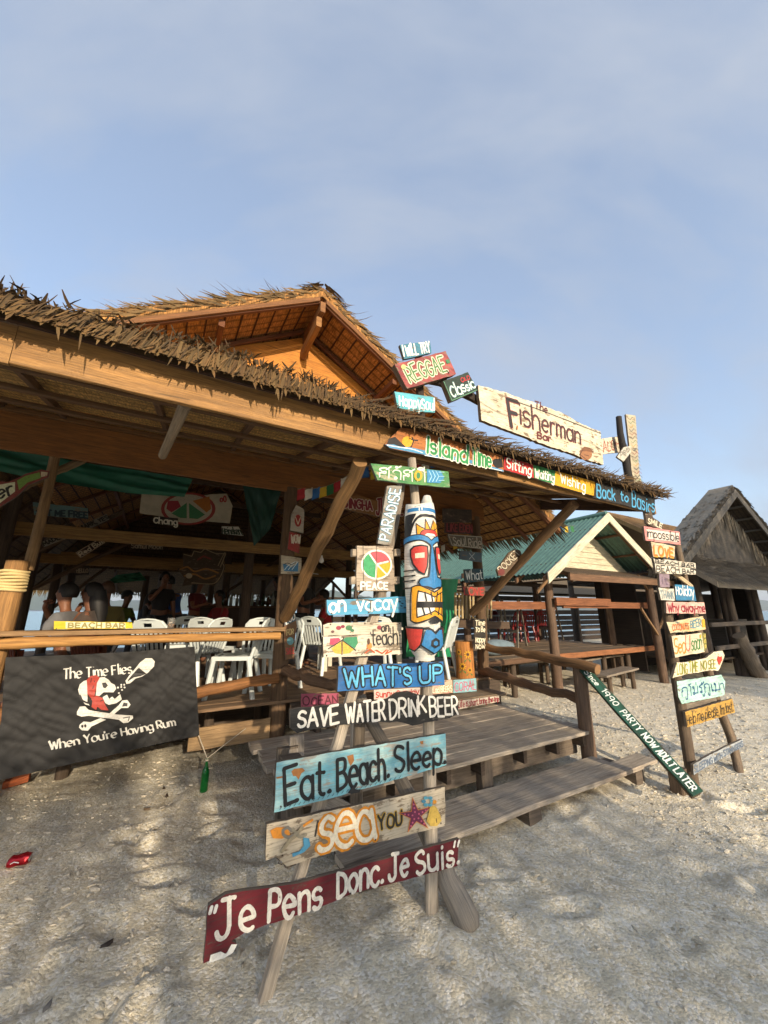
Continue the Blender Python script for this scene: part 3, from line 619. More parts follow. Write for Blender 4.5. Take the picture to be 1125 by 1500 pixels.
# ragged thatch along the eave: folded leaf bundles with curled ends
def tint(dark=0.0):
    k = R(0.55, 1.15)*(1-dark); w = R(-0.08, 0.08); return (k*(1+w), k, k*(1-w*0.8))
mb = MB(); s_ = -4.6
while s_ < 5.0:
    # lower fold: one broad strip hanging over the batten
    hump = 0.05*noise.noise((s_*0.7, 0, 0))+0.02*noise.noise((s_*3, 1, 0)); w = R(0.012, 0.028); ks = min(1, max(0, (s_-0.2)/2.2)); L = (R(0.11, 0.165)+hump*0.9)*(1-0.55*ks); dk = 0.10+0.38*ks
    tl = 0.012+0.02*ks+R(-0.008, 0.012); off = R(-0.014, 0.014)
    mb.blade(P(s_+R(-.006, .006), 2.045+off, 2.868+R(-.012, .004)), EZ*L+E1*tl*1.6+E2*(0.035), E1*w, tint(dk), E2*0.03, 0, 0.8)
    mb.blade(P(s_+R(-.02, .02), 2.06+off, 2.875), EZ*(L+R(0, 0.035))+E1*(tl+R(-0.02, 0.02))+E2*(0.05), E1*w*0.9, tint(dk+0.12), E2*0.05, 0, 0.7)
    for _ in range(2): mb.blade(P(s_+R(-.02, .02), 2.035+R(-.012, .01), 2.868+R(-.01, .04)), EZ*L*R(.5, 1.15)+E1*(tl*2+R(-.02, .03))+E2*0.04, E1*R(0.004, 0.009), tint(dk+R(-.25, .3)), E1*R(-.015, .02)+E2*.02, 0, 0.3)
    if R(0, 1) < 0.8:                                   # curled top ends
        for _ in range(5 if noise.noise((s_*1.3, 4, 0)) > -0.1 and s_ < 1.4 else 2): mb.blade(P(s_+R(-.03, .03), 2.09+R(-.01, .03), 2.862+L+R(-.01, .02)), EZ*R(0.0, 0.05)+E1*R(-0.05, 0.06)-E2*R(-0.03, 0.05), (E1*R(0.5, 1)+E2*R(-.6, .6)).normalized()*R(0.006, 0.022), tint(0.5), EZ*R(-0.03, 0.015), 0, 0.3)
    if R(0, 1) < 0.14+0.55*max(0, noise.noise((s_*0.9, 7, 0)))+(0.25 if s_ > 1.8 else 0): 
        mb.blade(P(s_, 2.13+R(-.02, .05), 2.85+L), EZ*R(0.05, 0.13)+E1*R(-0.06, 0.09)+E2*R(-0.02, 0.08), E1*R(0.006, 0.014), tint(0.5), E1*R(-.03, .05), 0, 0.15)
    if R(0, 1) < 0.55: mb.blade(P(s_, 2.05, 2.885), -EZ*abs(random.gauss(0.0, 0.05))+E1*R(-0.02, 0.02)-E2*0.012, E1*R(0.008, 0.02), tint(), E2*0.0, 0, 0.1)
    s_ += R(0.009, 0.016)
for q in range(3200):                                   # rows further up the roof
    d_ = R(2.3, 4.2); ss = R(-4.6, 4.95); mb.blade(P(ss, d_, zu(d_)+0.10), -E2*R(0.15, 0.3)+EZ*R(-0.0, 0.035)+E1*R(-.06, .06), E1*R(0.006, 0.015), tint(0.2), EZ*R(-.06, -.01), 0, 0.3)
for q in range(1500):                                    # wind-blown ends at the right
    ss = R(0.9, 5.02); mb.blade(P(ss, R(2.03, 2.25), 2.90+R(-.02, .07)), E1*R(0.06, 0.2)+EZ*R(0.0, 0.07)-E2*R(-0.02, 0.05), (EZ+E1*R(-.3, .3)).normalized()*R(0.006, 0.015), tint(0.5), EZ*R(-.05, .03), 0, 0.12)
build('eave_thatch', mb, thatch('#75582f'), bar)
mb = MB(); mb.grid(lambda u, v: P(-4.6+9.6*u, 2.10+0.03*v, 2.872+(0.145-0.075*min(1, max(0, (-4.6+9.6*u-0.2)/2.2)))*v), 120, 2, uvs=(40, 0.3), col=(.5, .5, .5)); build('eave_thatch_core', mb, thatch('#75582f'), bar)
# main roof
MD0, MD1 = 3.68, 12.4; SR, SLF = 5.25, -1.75
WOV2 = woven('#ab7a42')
for sg, se in ((1, SR), (-1, SLF)):
    a, b, c, d_ = P(RID[0], MD0, zr(RID[0])), P(se, MD0, zr(se)), P(se, MD1, zr(se)), P(RID[0], MD1, zr(RID[0]))
    q = (b, a, d_, c) if sg > 0 else (a, b, c, d_)
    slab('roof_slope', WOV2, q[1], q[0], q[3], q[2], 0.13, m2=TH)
    mb = MB(); n = int(abs(se-RID[0])/0.17)
    for i in range(1, n+1): 
        s2 = RID[0]+sg*i*0.17; mb.plank(P(s2, MD0+0.02, zr(s2)-0.008), P(s2, MD1, zr(s2)-0.008), E1*0.016, EZ*0.016, 3, 0.001)
    build('roof_battens', mb, wood('#4a2c1a'), bar)
    for d2 in [MD0+0.03, 4.3, 5.2, 6.2, 7.4, 8.6, 9.8, 11, 12]:
        mb = MB(); mb.plank(P(RID[0]+sg*0.03, d2, zr(RID[0]+sg*0.03)-0.05), P(se, d2, zr(se)-0.05), E2*0.045, EZ*0.06, 6, 0.002); build('rafter', mb, wood('#7a4a2c'), bar)
    for s2 in (RID[0]+sg*1.05, RID[0]+sg*2.2):
        mb = MB(); mb.plank(P(s2, MD0+0.08, zr(s2)-0.12), P(s2, MD1, zr(s2)-0.12), E1*0.06, EZ*0.08, 6, 0.002); build('purlin', mb, wood('#7a4a2c'), bar)
mb = MB(); mb.plank(P(RID[0], MD0-0.02, zr(RID[0])-0.16), P(RID[0], 11, zr(RID[0])-0.16), E1*0.06, EZ*0.14, 6, 0.002); build('ridge_beam', mb, wood('#8f6238'), bar)
mb = MB(); q0, q1 = P(RID[0]-.02, 4.31, 4.84), P(RID[0]-.02, 3.72, 4.92); mb.plank(q0, q1, E1*0.065, EZ*0.13, 4, 0.002); build('outlooker', mb, wood('#a5743f', 0.35), bar)
# rake ends of the main roof thatch
mb = MB()
for sg, se in ((1, SR), (-1, SLF-0.9)):
    L = abs(se-RID[0]); q = 0
    while q < L:
        s2 = RID[0]+sg*q; z2 = zr(s2)+0.03
        for _ in range(4): mb.blade(P(s2, MD0+R(-.01, .05), z2+R(0, .11)), E1*sg*R(0.08, 0.22)-EZ*R(0.03, 0.13)-E2*R(0.0, 0.06), EZ*R(0.012, 0.03), tint(0.1), EZ*R(-.02, .05), 0, 0.2)
        if R(0, 1) < 0.9: mb.blade(P(s2, MD0+R(0, .4), z2+0.13), -E2*R(0.05, 0.16)+E1*(sg*R(0.05, 0.25))-EZ*R(0.0, 0.10), E1*R(0.006, 0.018), tuple(min(2.0, c*2.2) for c in tint()), EZ*R(-.05, .04), 0, 0.15)
        q += 0.028
for q in range(150): sg = random.choice((-1, 1)); mb.blade(P(RID[0]+sg*R(0, .08), MD0+R(-.04, .6), zr(RID[0])+0.16), E1*sg*R(0.12, 0.3)-E2*R(0, .06)-EZ*R(0.08, 0.2), E2*R(0.012, 0.03), tint(0.1), -EZ*R(.0, .05), 0, 0.3)
build('rake_thatch', mb, thatch('#86693f'), bar)
for sg, se in ((1, SR), (-1, SLF-0.4)):
    mb = MB(); s2 = RID[0]+sg*0.04; mb.plank(P(s2, MD0-0.005, zr(s2)-0.035), P(se, MD0-0.005, zr(se)-0.035), (EZ*0.06).lerp(EZ*0.06, 0), E2*0.028, 8, 0.002); build('barge_board', mb, wood('#8a5c34'), bar)
def fringe(p0, p1, down, n, L=(0.12, 0.3), m=None, name='eave_fringe', par=bar, out=None):
    mb = MB(); dirn = (p1-p0).normalized(); o = out or Vector((0, 0, 0))
    for i in range(n):
        p = p0.lerp(p1, R(0, 1))+EZ*R(0, .06); mb.blade(p, down*R(*L)+dirn*R(-.07, .07)+o*R(0, .1), dirn*R(0.008, 0.035), tint(0.1), o*R(-.05, .05), 0, 0.1)
    return build(name, mb, m or thatch('#7c6743'), par)
fringe(P(SR, MD0, zr(SR)+0.05), P(SR, MD1, zr(SR)+0.05), (E1*0.75-EZ*0.65), 1100, (0.15, 0.42))
# lower left skirt roof and back shed roof
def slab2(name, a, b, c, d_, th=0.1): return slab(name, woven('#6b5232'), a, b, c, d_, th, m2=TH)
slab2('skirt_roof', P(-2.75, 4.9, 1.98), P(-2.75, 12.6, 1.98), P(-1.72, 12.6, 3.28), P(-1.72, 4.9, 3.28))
fringe(P(-2.76, 4.9, 2.05), P(-2.76, 12.6, 2.05), -EZ, 700, (0.08, 0.24))
for d2 in (5.4, 6.4, 7.4, 8.4, 9.4, 10.4, 11.4, 12.4):
    mb = MB(); mb.plank(P(-2.75, d2, 1.95), P(-1.72, d2, 3.25), E2*0.045, EZ*0.06, 4, .003); build('rafter', mb, wood('#5c4632'), bar)
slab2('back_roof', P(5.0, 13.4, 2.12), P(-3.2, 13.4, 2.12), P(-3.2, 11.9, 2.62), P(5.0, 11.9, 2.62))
fringe(P(-3.2, 13.42, 2.2), P(5.0, 13.42, 2.2), -EZ, 1500, (0.1, 0.3))
for s2 in (-3, -2, -1, 0, 1, 2, 3, 4, 4.8):
    mb = MB(); mb.plank(P(s2, 13.3, 2.12), P(s2, 11.9, 2.58), E1*0.05, EZ*0.05, 3); build('rafter', mb, wood('#5c4632'), bar)
mb = MB(); mb.plank(P(-3.2, 12.3, 2.78), P(5, 12.3, 2.78), EZ*0.1, E2*0.06, 6); build('tie_beam', mb, wood('#5c4632'), bar)
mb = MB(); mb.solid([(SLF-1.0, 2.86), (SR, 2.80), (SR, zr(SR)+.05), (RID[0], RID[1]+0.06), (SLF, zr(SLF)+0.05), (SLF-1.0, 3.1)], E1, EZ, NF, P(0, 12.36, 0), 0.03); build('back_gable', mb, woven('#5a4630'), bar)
# tie beams inside
for d_, z_, s0, s1 in ((6.5, 2.62, -1.9, 3.2), (8.9, 2.50, -1.9, 4.4), (10.6, 2.75, -1.9, 4.4)):
    mb = MB(); mb.plank(P(s0, d_, z_), P(s1, d_, z_-0.03), EZ*0.17, E2*0.045, 8, 0.003); build('tie_beam', mb, wood('#96723f'), bar)
for a, b in ((P(-1.8, 7.0, 2.2), P(-0.6, 7.0, 3.1)), (P(-1.8, 8.2, 1.9), P(-0.4, 8.2, 2.9)), (P(1.3, 9.3, 2.0), P(2.6, 9.3, 2.9)), (P(4.3, 9.3, 1.9), P(3.2, 9.3, 2.9)), (P(-1.9, 10.6, 1.6), P(-1.0, 10.6, 2.6))): log(a, b, 0.035, 0.035, wood('#5c4632'), 'brace', bar, 0.01, n=8, k=6)
for y_, d_, s0, s1 in ((3.6, 6.5, -1.2, 3.8), (3.9, 8.9, -0.8, 3.3)):
    mb = MB(); mb.plank(P(s0, d_, y_), P(s1, d_, y_), EZ*0.1, E2*0.05, 6); build('collar_beam', mb, wood('#5c4632'), bar)
# counter along the front: plank over a log
mb = MB(); mb.plank(P(-3.4, 4.46, 1.425), P(1.26, 4.46, 1.405), E2*0.24, EZ*0.04, 10, 0.003); build('counter_plank', mb, wood('#a17f58', 0.4), bar)
log(P(-3.4, 4.36, 1.35), P(1.22, 4.40, 1.335), 0.045, 0.042, wood('#c08d4f', 0.5), 'counter_log', bar, 0.008, 0.10, 12, 30)
log(P(-0.1, 4.42, 0.79), P(1.24, 4.44, 0.90), 0.06, 0.05, wood('#8f6035', 0.5), 'lower_rail', bar, 0.02, 0.12)
log(P(-3.3, 4.44, 0.80), P(-0.1, 4.42, 0.79), 0.055, 0.06, wood('#8f6035', 0.5), 'lower_rail', bar, 0.02, 0.12)
# bamboo blind by the right post
mb = MB()
for i in range(11): 
    q = at_d(667+i*5.2, 868, 4.9); w = at_d(667+i*5.2, 906, 4.9); mb.tube([w, q], 0.021, 7, 0.03)
build('bamboo_screen', mb, wood('#c9b183', 0.3), bar)
mb = MB(); mb.plank(at_d(662, 913, 4.85), at_d(745, 916, 4.85), EZ*0.12, E2*0.05, 5, .003); build('side_rail', mb, wood('#5e4a38'), bar)
# ============================================================= THE SIGN GATE
WHITEP = paint('#d9cdb8', 0.9); GY = wood(GREYW, 0.5)
def bx4(k, *pts): return k(*pts)
# --- near frame: leaning legs, post and driftwood log
G1 = thing('signpost', 'near A-shaped frame of grey driftwood poles carrying the big hand painted boards', 'sign frame', P(1.1, 2.1, 0))
def poles(name, px0, d0, px1, d1, w, th, m, par, seg=9, jit=0.004):
    a, b = at_d(*px0, d0), at_d(*px1, d1); mb = MB(); ax = (b-a).normalized(); wd = ax.cross(E2).normalized(); mb.plank(a, b, wd*w, E2*th, seg, jit); return build(name, mb, m, par)
poles('leg', (380, 1487), 2.088, (558, 868), 2.112, 0.055, 0.04, GY, G1); poles('leg', (556, 880), 2.10, (592, 690), 2.17, 0.05, 0.04, wood('#8d8070'), G1)
b = at_z(633, 1366, 0.0); mb = MB(); q = [at_d(633, 1372, 2.09), at_d(631, 1200, 2.09), at_d(628, 1060, 2.1), at_d(622, 950, 2.12), at_d(612, 780, 2.14), at_d(603, 672, 2.16)]
mb.tube(q, [0.04, 0.039, 0.036, 0.034, 0.033, 0.03], 10, 0.06); build('post', mb, GY, G1)
mb = MB(); c0, c1 = at_z(684, 1352, 0.01), at_d(527, 1020, 2.5); cm_ = at_d(641, 1252, 2.125); path = [(c0.lerp(cm_, i/5) if i < 5 else cm_.lerp(c1, (i-5)/7))+Vector((noise.noise((i*.5, 3, 0)), noise.noise((i*.5, 8, 0)), 0))*0.02 for i in range(13)]
mb.tube([c0-(cm_-c0)*0.12]+path, [0.052]+[(0.074-0.035*min(1, i/9))*(1+0.08*noise.noise((i*.9, 1, 1))) for i in range(13)], 14, 0.04); build('driftwood_log', mb, wood('#9a8e7e', 0.35), G1)
mb = MB(); u0 = at_z(520, 1240, 0.0); mb.plank(at_d(520, 1230, 2.42), at_d(528, 1030, 2.42), E1*0.07, E2*0.03, 6, 0.004); build('back_stake', mb, wood('#857766'), G1)
# --- big boards, bottom to top
K = cr(280, 1210, 2.557)
cv = signboard('long dark red board with a French saying in white, lowest on the near frame', K((65, 300), (130, 255), (250, 237), (400, 215), (520, 180), (700, 130), (860, 88), (1005, 48), (1000, 100), (998, 150), (860, 187), (710, 225), (600, 255), (490, 300), (360, 345), (200, 400), (150, 432), (170, 440), (120, 485), (45, 515)), paint('#6d1420', 0.25, '#5b4a40', '#5a101b'), 2.03)
for tx, b in (("Je", K((90, 420), (238, 382), (236, 248), (92, 285))), ("Pens", K((290, 362), (488, 300), (488, 195), (292, 240))), ("Donc.", K((548, 270), (716, 215), (716, 122), (548, 172))), ("Je", K((738, 206), (812, 183), (812, 92), (738, 116))), ("Suis.", K((840, 178), (1000, 138), (998, 60), (838, 92)))):
    cv.text(tx, b, '#e2dbcd', 0.0175, lc=1.15)
for p in ((70, 322, 76, 300), (88, 318, 94, 296), (982, 75, 986, 56), (996, 72, 1001, 53)): cv.line(K((p[0], p[1]), (p[2], p[3])), '#ece6da', 0.014)
cv.poly(K((66, 508), (72, 478), (110, 465), (130, 475), (150, 438), (172, 438), (155, 470), (120, 490)), '#e6e2d8'); done(cv)
K = cr(380, 1050, 3.75)
cv = signboard('bare pale board with a big orange sea word, purple starfish and yellow pear', K((40, 590), (300, 535), (700, 452), (1018, 385), (1022, 490), (1020, 598), (800, 655), (640, 690), (490, 710), (300, 775), (150, 822), (95, 768), (35, 790)), paint('#cdbfa6', 0.9, '#8f7d66', '#c2b196'), 2.035)
cv.text("I", K((288, 655), (316, 648), (318, 572), (288, 580)), '#3b352e', 0.011)
cv.text("Sea", K((312, 738), (640, 668), (615, 505), (345, 548)), '#efe2c6', 0.022, ('#d98a1f', 0.012), lc=1.62, gap=1.0)
cv.text("YOU", K((655, 620), (780, 595), (780, 515), (652, 545)), '#2f2a25', 0.012, ('#c9a13b', 0.004))
st = []
for i in range(10):
    a = math.radians(-100+36*i); r = (88, 30)[i % 2]; st.append((855+r*math.cos(a), 540+r*1.05*math.sin(a)))
cv.poly(K(*[(855+(x-855)*1.12, 540+(y-540)*1.12) for x, y in st]), '#d9812f'); cv.poly(K(*st), '#6e2a4a')
for i in range(5):
    a = math.radians(-100+72*i)
    for r in (20, 42, 62): cv.ell(K((855+r*math.cos(a), 540+r*math.sin(a)))[0], 1.4, 1.4, '#c7607a', 8)
cv.poly(K((935, 480), (965, 490), (985, 530), (995, 565), (970, 596), (935, 596), (912, 570), (922, 530)), '#c2a24c'); cv.line(K((965, 555), (968, 575)), '#5a4a26', 0.006)
for i in range(6):
    a = math.radians(60*i); cv.ell(K((920+24*math.cos(a), 460+22*math.sin(a)))[0], 3.4, 2.6, '#4f8fa8' if i % 2 else '#5aa0b5', 10)
cv.ell(K((955, 462))[0], 3, 3, '#d9912f', 10)
cv.poly(K((55, 618), (90, 600), (150, 600), (165, 640), (120, 662), (70, 660)), '#d98a2a'); cv.line(K((175, 618), (150, 600), (125, 615), (128, 640), (155, 655), (180, 645)), '#7d776c', 0.013)
cv.line(K((235, 590), (200, 640), (165, 670), (120, 730)), '#9a8d72', 0.016); cv.line(K((180, 610), (215, 650), (250, 640)), '#8d8470', 0.014)
cv.poly(K((235, 655), (268, 660), (275, 700), (240, 735), (178, 762), (175, 742), (215, 730), (238, 700)), '#4b8fae'); cv.line(K((240, 590), (285, 560)), '#d98a2a', 0.012)
cv.line(K((90, 765), (105, 780), (98, 795), (118, 802)), '#4a4036', 0.004); cv.line(K((490, 710), (640, 688)), '#5e5142', 0.003); done(cv, 'painting')
cv = signboard('turquoise washed board with thick black Eat Beach Sleep lettering and rust stains', K((95, 250), (400, 195), (700, 145), (1022, 92), (1026, 180), (1027, 265), (700, 360), (400, 445), (80, 527), (88, 390)), paint('#78b9c6', 0.7, '#b9b3a4', '#b3d3cf'), 2.03)
for bl in (((175, 300), (190, 285), (235, 280), (250, 295), (230, 310), (215, 345), (200, 325), (185, 325)), ((90, 330), (125, 325), (128, 334), (95, 340)), ((480, 215), (515, 205), (520, 240), (500, 270), (490, 250)), ((880, 135), (900, 130), (898, 150), (885, 150))): cv.poly(K(*bl), '#a9703a')
for tx, b in (("Eat.", K((140, 478), (388, 416), (385, 238), (140, 285))), ("Beach.", K((428, 395), (708, 328), (704, 168), (428, 238))), ("Sleep.", K((740, 304), (1018, 250), (1018, 130), (736, 170)))): cv.text(tx, b, '#15171a', 0.0175, lc=1.12, gap=1.9)
for i in range(26):
    x = 120+i*26; y = 492-i*6.9; cv.line(K((x, y), (x-10, y+14)), '#3d5560', 0.003)
cv.poly(K((480, 412), (500, 385), (512, 378), (525, 395), (550, 392), (545, 410), (500, 418)), '#1d1f22'); done(cv)
K = cr(410, 860, 4.018)
cv = signboard('black wavy edged board reading Save Water Drink Beer in tall white capitals', K((60, 720), (230, 700), (380, 690), (520, 680), (640, 660), (690, 625), (760, 615), (860, 640), (1040, 640), (1052, 690), (1048, 740), (1000, 770), (900, 790), (780, 815), (690, 795), (560, 790), (380, 810), (200, 835), (100, 862), (62, 830)), paint('#1d1c1b', 0.35, '#5d5750', '#2b2a28'), 2.04, rough=0.004)
for tx, b in (("SAVE", K((100, 822), (345, 805), (345, 700), (105, 722))), ("WATER", K((388, 798), (618, 783), (612, 668), (388, 690))), ("DRINK", K((645, 780), (858, 738), (852, 648), (645, 668))), ("BEER", K((882, 762), (1044, 748), (1036, 642), (876, 650)))): cv.text(tx, b, '#e6e0d4', 0.0135, gap=1.7)
done(cv)
cv = signboard("blue board with light blue black-edged What's Up lettering below the totem", K((345, 465), (650, 452), (962, 438), (970, 575), (650, 598), (340, 615)), paint('#1f6cae', 0.3, '#7d7060', '#2a78bb'), 2.04)
cv.text("WHAT'S", K((385, 585), (772, 572), (768, 468), (380, 484)), '#62b7dd', 0.013, ('#15181d', 0.009), gap=2.2); cv.text("UP", K((822, 560), (952, 552), (950, 455), (818, 468)), '#62b7dd', 0.014, ('#15181d', 0.009)); done(cv)
cv = signboard('thin whitewashed board with flower blotches, just above the fruit wheel board', K((255, 225), (285, 212), (500, 206), (715, 208), (716, 276), (500, 280), (258, 287)), paint('#d8cbb4', 0.9, '#8d7d69'), 2.07)
for c, r, h in (((345, 240), 16, '#9c3a4a'), ((370, 232), 12, '#8a2f46'), ((405, 240), 20, '#4d7d55'), ((425, 255), 12, '#3f7050'), ((585, 238), 15, '#8f3a44'), ((310, 262), 10, '#6d4a4a'), ((620, 245), 10, '#3b3833')): cv.ell(K(c)[0], r/4, r/5, h, 10)
cv.text("on", K((596, 262), (640, 260), (640, 222), (596, 224)), '#33302c', 0.009, lc=1.4); done(cv, 'painting')
cv = signboard('whitewashed board with a half fruit wheel and teach painted in black', K((255, 292), (480, 284), (715, 270), (720, 395), (480, 405), (258, 415)), paint('#dcd0ba', 0.8, '#8d7d69'), 2.04)
cv.poly(K((365, 312), (388, 296), (455, 292), (458, 330), (440, 362)), '#3f8a62'); cv.poly(K((358, 312), (345, 298), (295, 302), (292, 338), (318, 340)), '#c14a63'); cv.poly(K((360, 318), (300, 362), (322, 388), (362, 394)), '#d9ab45'); cv.poly(K((368, 318), (370, 394), (410, 388), (438, 366)), '#d9ab45')
cv.line(K((285, 362), (365, 312), (372, 294)), '#3a3733', 0.006); cv.line(K((365, 312), (364, 396)), '#3a3733', 0.006); cv.line(K((365, 312), (445, 372)), '#3a3733', 0.006)
cv.text("teach", K((540, 342), (692, 332), (688, 262), (538, 272)), '#2c2a28', 0.0085, lc=1.35); 
for pl in (((500, 388), (530, 365), (555, 385)), ((565, 372), (600, 390), (625, 370)), ((635, 372), (620, 392), (655, 376)), ((510, 362), (530, 350)), ((520, 320), (522, 346))): cv.line(K(*pl), '#b5512c', 0.007)
cv.ell(K((525, 345))[0], 4, 5, '#c98747', 9); cv.ell(K((520, 320))[0], 2, 5, '#5b4334', 8); done(cv, 'painting')
cv = signboard('sky blue narrow board with white On Vacay lettering beside the totem', K((275, 75), (520, 65), (765, 52), (762, 150), (520, 158), (290, 165), (276, 150)), paint('#4f9cc0', 0.6, '#7c7466', '#5aa5c6'), 2.05)
cv.text("on", K((292, 148), (385, 140), (383, 76), (290, 84)), '#f0ece2', 0.015, lc=1.5); cv.text("vacay", K((455, 140), (688, 132), (690, 66), (455, 82)), '#f0ece2', 0.013, lc=1.5)
for x, y in ((700, 85), (715, 95), (738, 82), (708, 110), (730, 118), (748, 104)): cv.line(K((x, y), (x+9, y+2)), '#23303a', 0.006)
cv.line(K((520, 80), (545, 80)), '#3a3a38', 0.006); cv.line(K((533, 80), (533, 135)), '#6a5a3e', 0.006); done(cv)
K = cr(400, 780, 5.625)
cv = signboard('squarish planked peace sign board with red, yellow and green wedges', K((690, 110), (840, 110), (990, 113), (1003, 485), (850, 482), (690, 478)), paint('#b5a590', 0.95, '#8a7a69', '#a5937e'), 2.06, rough=0.003)
c = K((852, 265))[0]; rx, ry = 120/5.625, 115/5.625
cv.ell(c, rx*1.07, ry*1.08, '#ece5d6', 30)
for a0, a1, h in ((90, 237, '#3f9a63'), (237, 350, '#c9525a'), (-10, 42, '#dfa125'), (42, 90, '#dfa125')): cv.ell(c, rx*0.95, ry*0.95, h, 16, a0, a1, 0, True)
cv.h += 0.0005
for pts in (((785, 165), (852, 262), (945, 240)), ((852, 262), (845, 375)), ((852, 262), (940, 352))): cv.line(K(*pts), '#ece5d6', 0.011)
cv.line(K((740, 112), (745, 478)), '#4d4238', 0.003); cv.line(K((850, 112), (853, 480)), '#4d4238', 0.0035)
cv.text("PEACE", K((722, 472), (940, 468), (938, 412), (722, 414)), '#ece5d6', 0.011)
done(cv, 'painting')
for x, y in ((668, 168), (1010, 168), (656, 396), (1004, 396)): mb = MB(); mb.plank(at_d(*K((x-20, y))[0], 2.085), at_d(*K((x+30, y))[0], 2.085), EZ*0.045, E2*0.03, 2, 0.002); build('backing_batten', mb, wood('#b09f88'), cv.t)
cv = signboard('grey plank set upright on the leaning pole, Paradise running up it', [(567, 712), (589, 711), (572, 799), (553, 796)], paint('#9a968c', 0.9, '#86796a'), 2.075, 0.02)
cv.text("PARADISE", [(568, 792), (587, 718), (572, 716), (554, 789)], '#e4eef0', 0.0085, ('#3f7f99', 0.004), gap=2.4); done(cv)
cv = signboard('green board with looping white Thai script and blue fish scales, topmost on the near frame', [(543, 679), (600, 684), (657, 691), (659, 714), (600, 709), (553, 703)], paint('#3f7d4a', 0.5, '#b7b08f', '#5a9153'), 2.04)
cv.text("สวัสดี", [(556, 699), (622, 706), (622, 687), (556, 683)], '#e8e8d2', 0.0085, gap=1.6); cv.poly([(625, 688), (645, 690), (650, 700), (644, 708), (625, 707)], '#3f86b0')
for x in (628, 633, 638): cv.line([(x, 690), (x+4, 698), (x, 706)], '#a9d3e0', 0.005)
for y in (692, 698, 704): cv.line([(642, y), (650, y)], '#a9d3e0', 0.004)
cv.ell((612, 697), 6, 8, '#d9a52b', 14); cv.ell((612, 697), 3, 5, '#3f7d4a', 12); done(cv)
# --- the painted totem log
TK = thing('tiki_totem', 'tall carved totem log with a painted tiki face baring its teeth', 'totem', P(1.44, 1.93, 0.95))
def tk3(x, y, lift=0.0):           # crop pixel -> point on the log's bark
    c, hw = 256+(y-200)*0.055, float(np.interp(y, [60, 200, 500, 800, 1100, 1300], [112, 116, 131, 137, 126, 118]))
    q = max(-1, min(1, (x-c)/hw)); return c, hw, math.asin(q)
TA, TB = at_d(570+300/5.767, 720+1345/5.767, 1.93), at_d(570+256/5.767, 720+60/5.767, 1.95)
TAX = (TB-TA); THT = TAX.length; TAX.normalize(); TV = -E2.copy(); TV = (TV-TAX*TV.dot(TAX)).normalized(); TR = TAX.cross(TV)
TR = TR if TR.x > 0 else -TR
def trad(h): 
    t = h/THT; return 0.103*float(np.interp(t, [-0.03, 0.0, 0.04, 0.2, 0.45, 0.7, 0.92, 1.0, 1.06], [0.55, 0.8, 0.9, 0.97, 1.04, 1.0, 0.92, 0.8, 0.7]))
def tsurf(th, h, lift): r = trad(h)+lift; return TA+TAX*h+(TV*math.cos(th)+TR*math.sin(th))*r
mb = MB(); N = 40
mb.grid(lambda u, v: tsurf(u*2*math.pi, -0.05+(THT*0.945+0.05+0.012*math.sin(u*4*math.pi))*v, 0.0025*noise.noise((u*8, v*14, 1))), N, 44, uvs=(0.7, 1.1))
for h, fl in ((-0.05, 1), (THT*0.945-0.006, 0)): 
    ring = [tsurf(i/16*2*math.pi, h, -0.012) for i in range(16)]; mb.add(ring, [tuple(range(16))[::-1] if fl else tuple(range(16))], [[(q.x, q.y) for q in ring]])
build('log', mb, paint('#e4dfd4', 0.3, '#9a9184', '#d9d3c7'), TK)
mb = MB(); p = tsurf(0.75, THT*0.92, -0.045); mb.tube([p, p+TAX*0.045, p+TAX*0.085], [0.04, 0.036, 0.024], 10, 0.08); build('horn', mb, paint('#d5cfc4', 0.5, '#8f867a'), TK)
TM = MB(); TMATS = []; THH = [0.0008]
ANG0 = math.radians(28)
def tpx(x, y):
    c, hw, a = tk3(x, y); x += (c+hw*math.sin(ANG0)-345)*max(0.0, min(1.0, (x-190)/155)); c, hw, a = tk3(x, y); return (a-ANG0, (1345-y)/(1345-60)*THT)
def tpoly(pts, h, mirror=False, raw=False):
    m = brush(h); 
    if m not in TMATS: TMATS.append(m)
    mi = TMATS.index(m)
    for sg in ((1, -1) if mirror else (1,)):
        THH[0] += 0.0004
        q = pts if raw else [tpx(*p) for p in pts]; q = [(a*sg, b) for a, b in q]
        bm = bmesh.new(); vs = [bm.verts.new((a*0.11, b, 0)) for a, b in q]; bm.faces.new(vs); bmesh.ops.triangulate(bm, faces=bm.faces[:])
        for _ in range(4):
            lg = [e for e in bm.edges if abs(e.verts[0].co.x-e.verts[1].co.x) > 0.018]
            if not lg: break
            bmesh.ops.subdivide_edges(bm, edges=lg, cuts=1); bmesh.ops.triangulate(bm, faces=bm.faces[:])
        for f in bm.faces:
            P3 = [tsurf(v.co.x/0.11, v.co.y, THH[0]) for v in f.verts]; n_ = (P3[1]-P3[0]).cross(P3[2]-P3[0]); out = (P3[0]-TA)-TAX*(P3[0]-TA).dot(TAX)
            if n_.dot(out) < 0: P3 = P3[::-1]
            TM.add(P3, [(0, 1, 2)], [[(0, 0)]*3], (1, 1, 1), mi)
        bm.free()
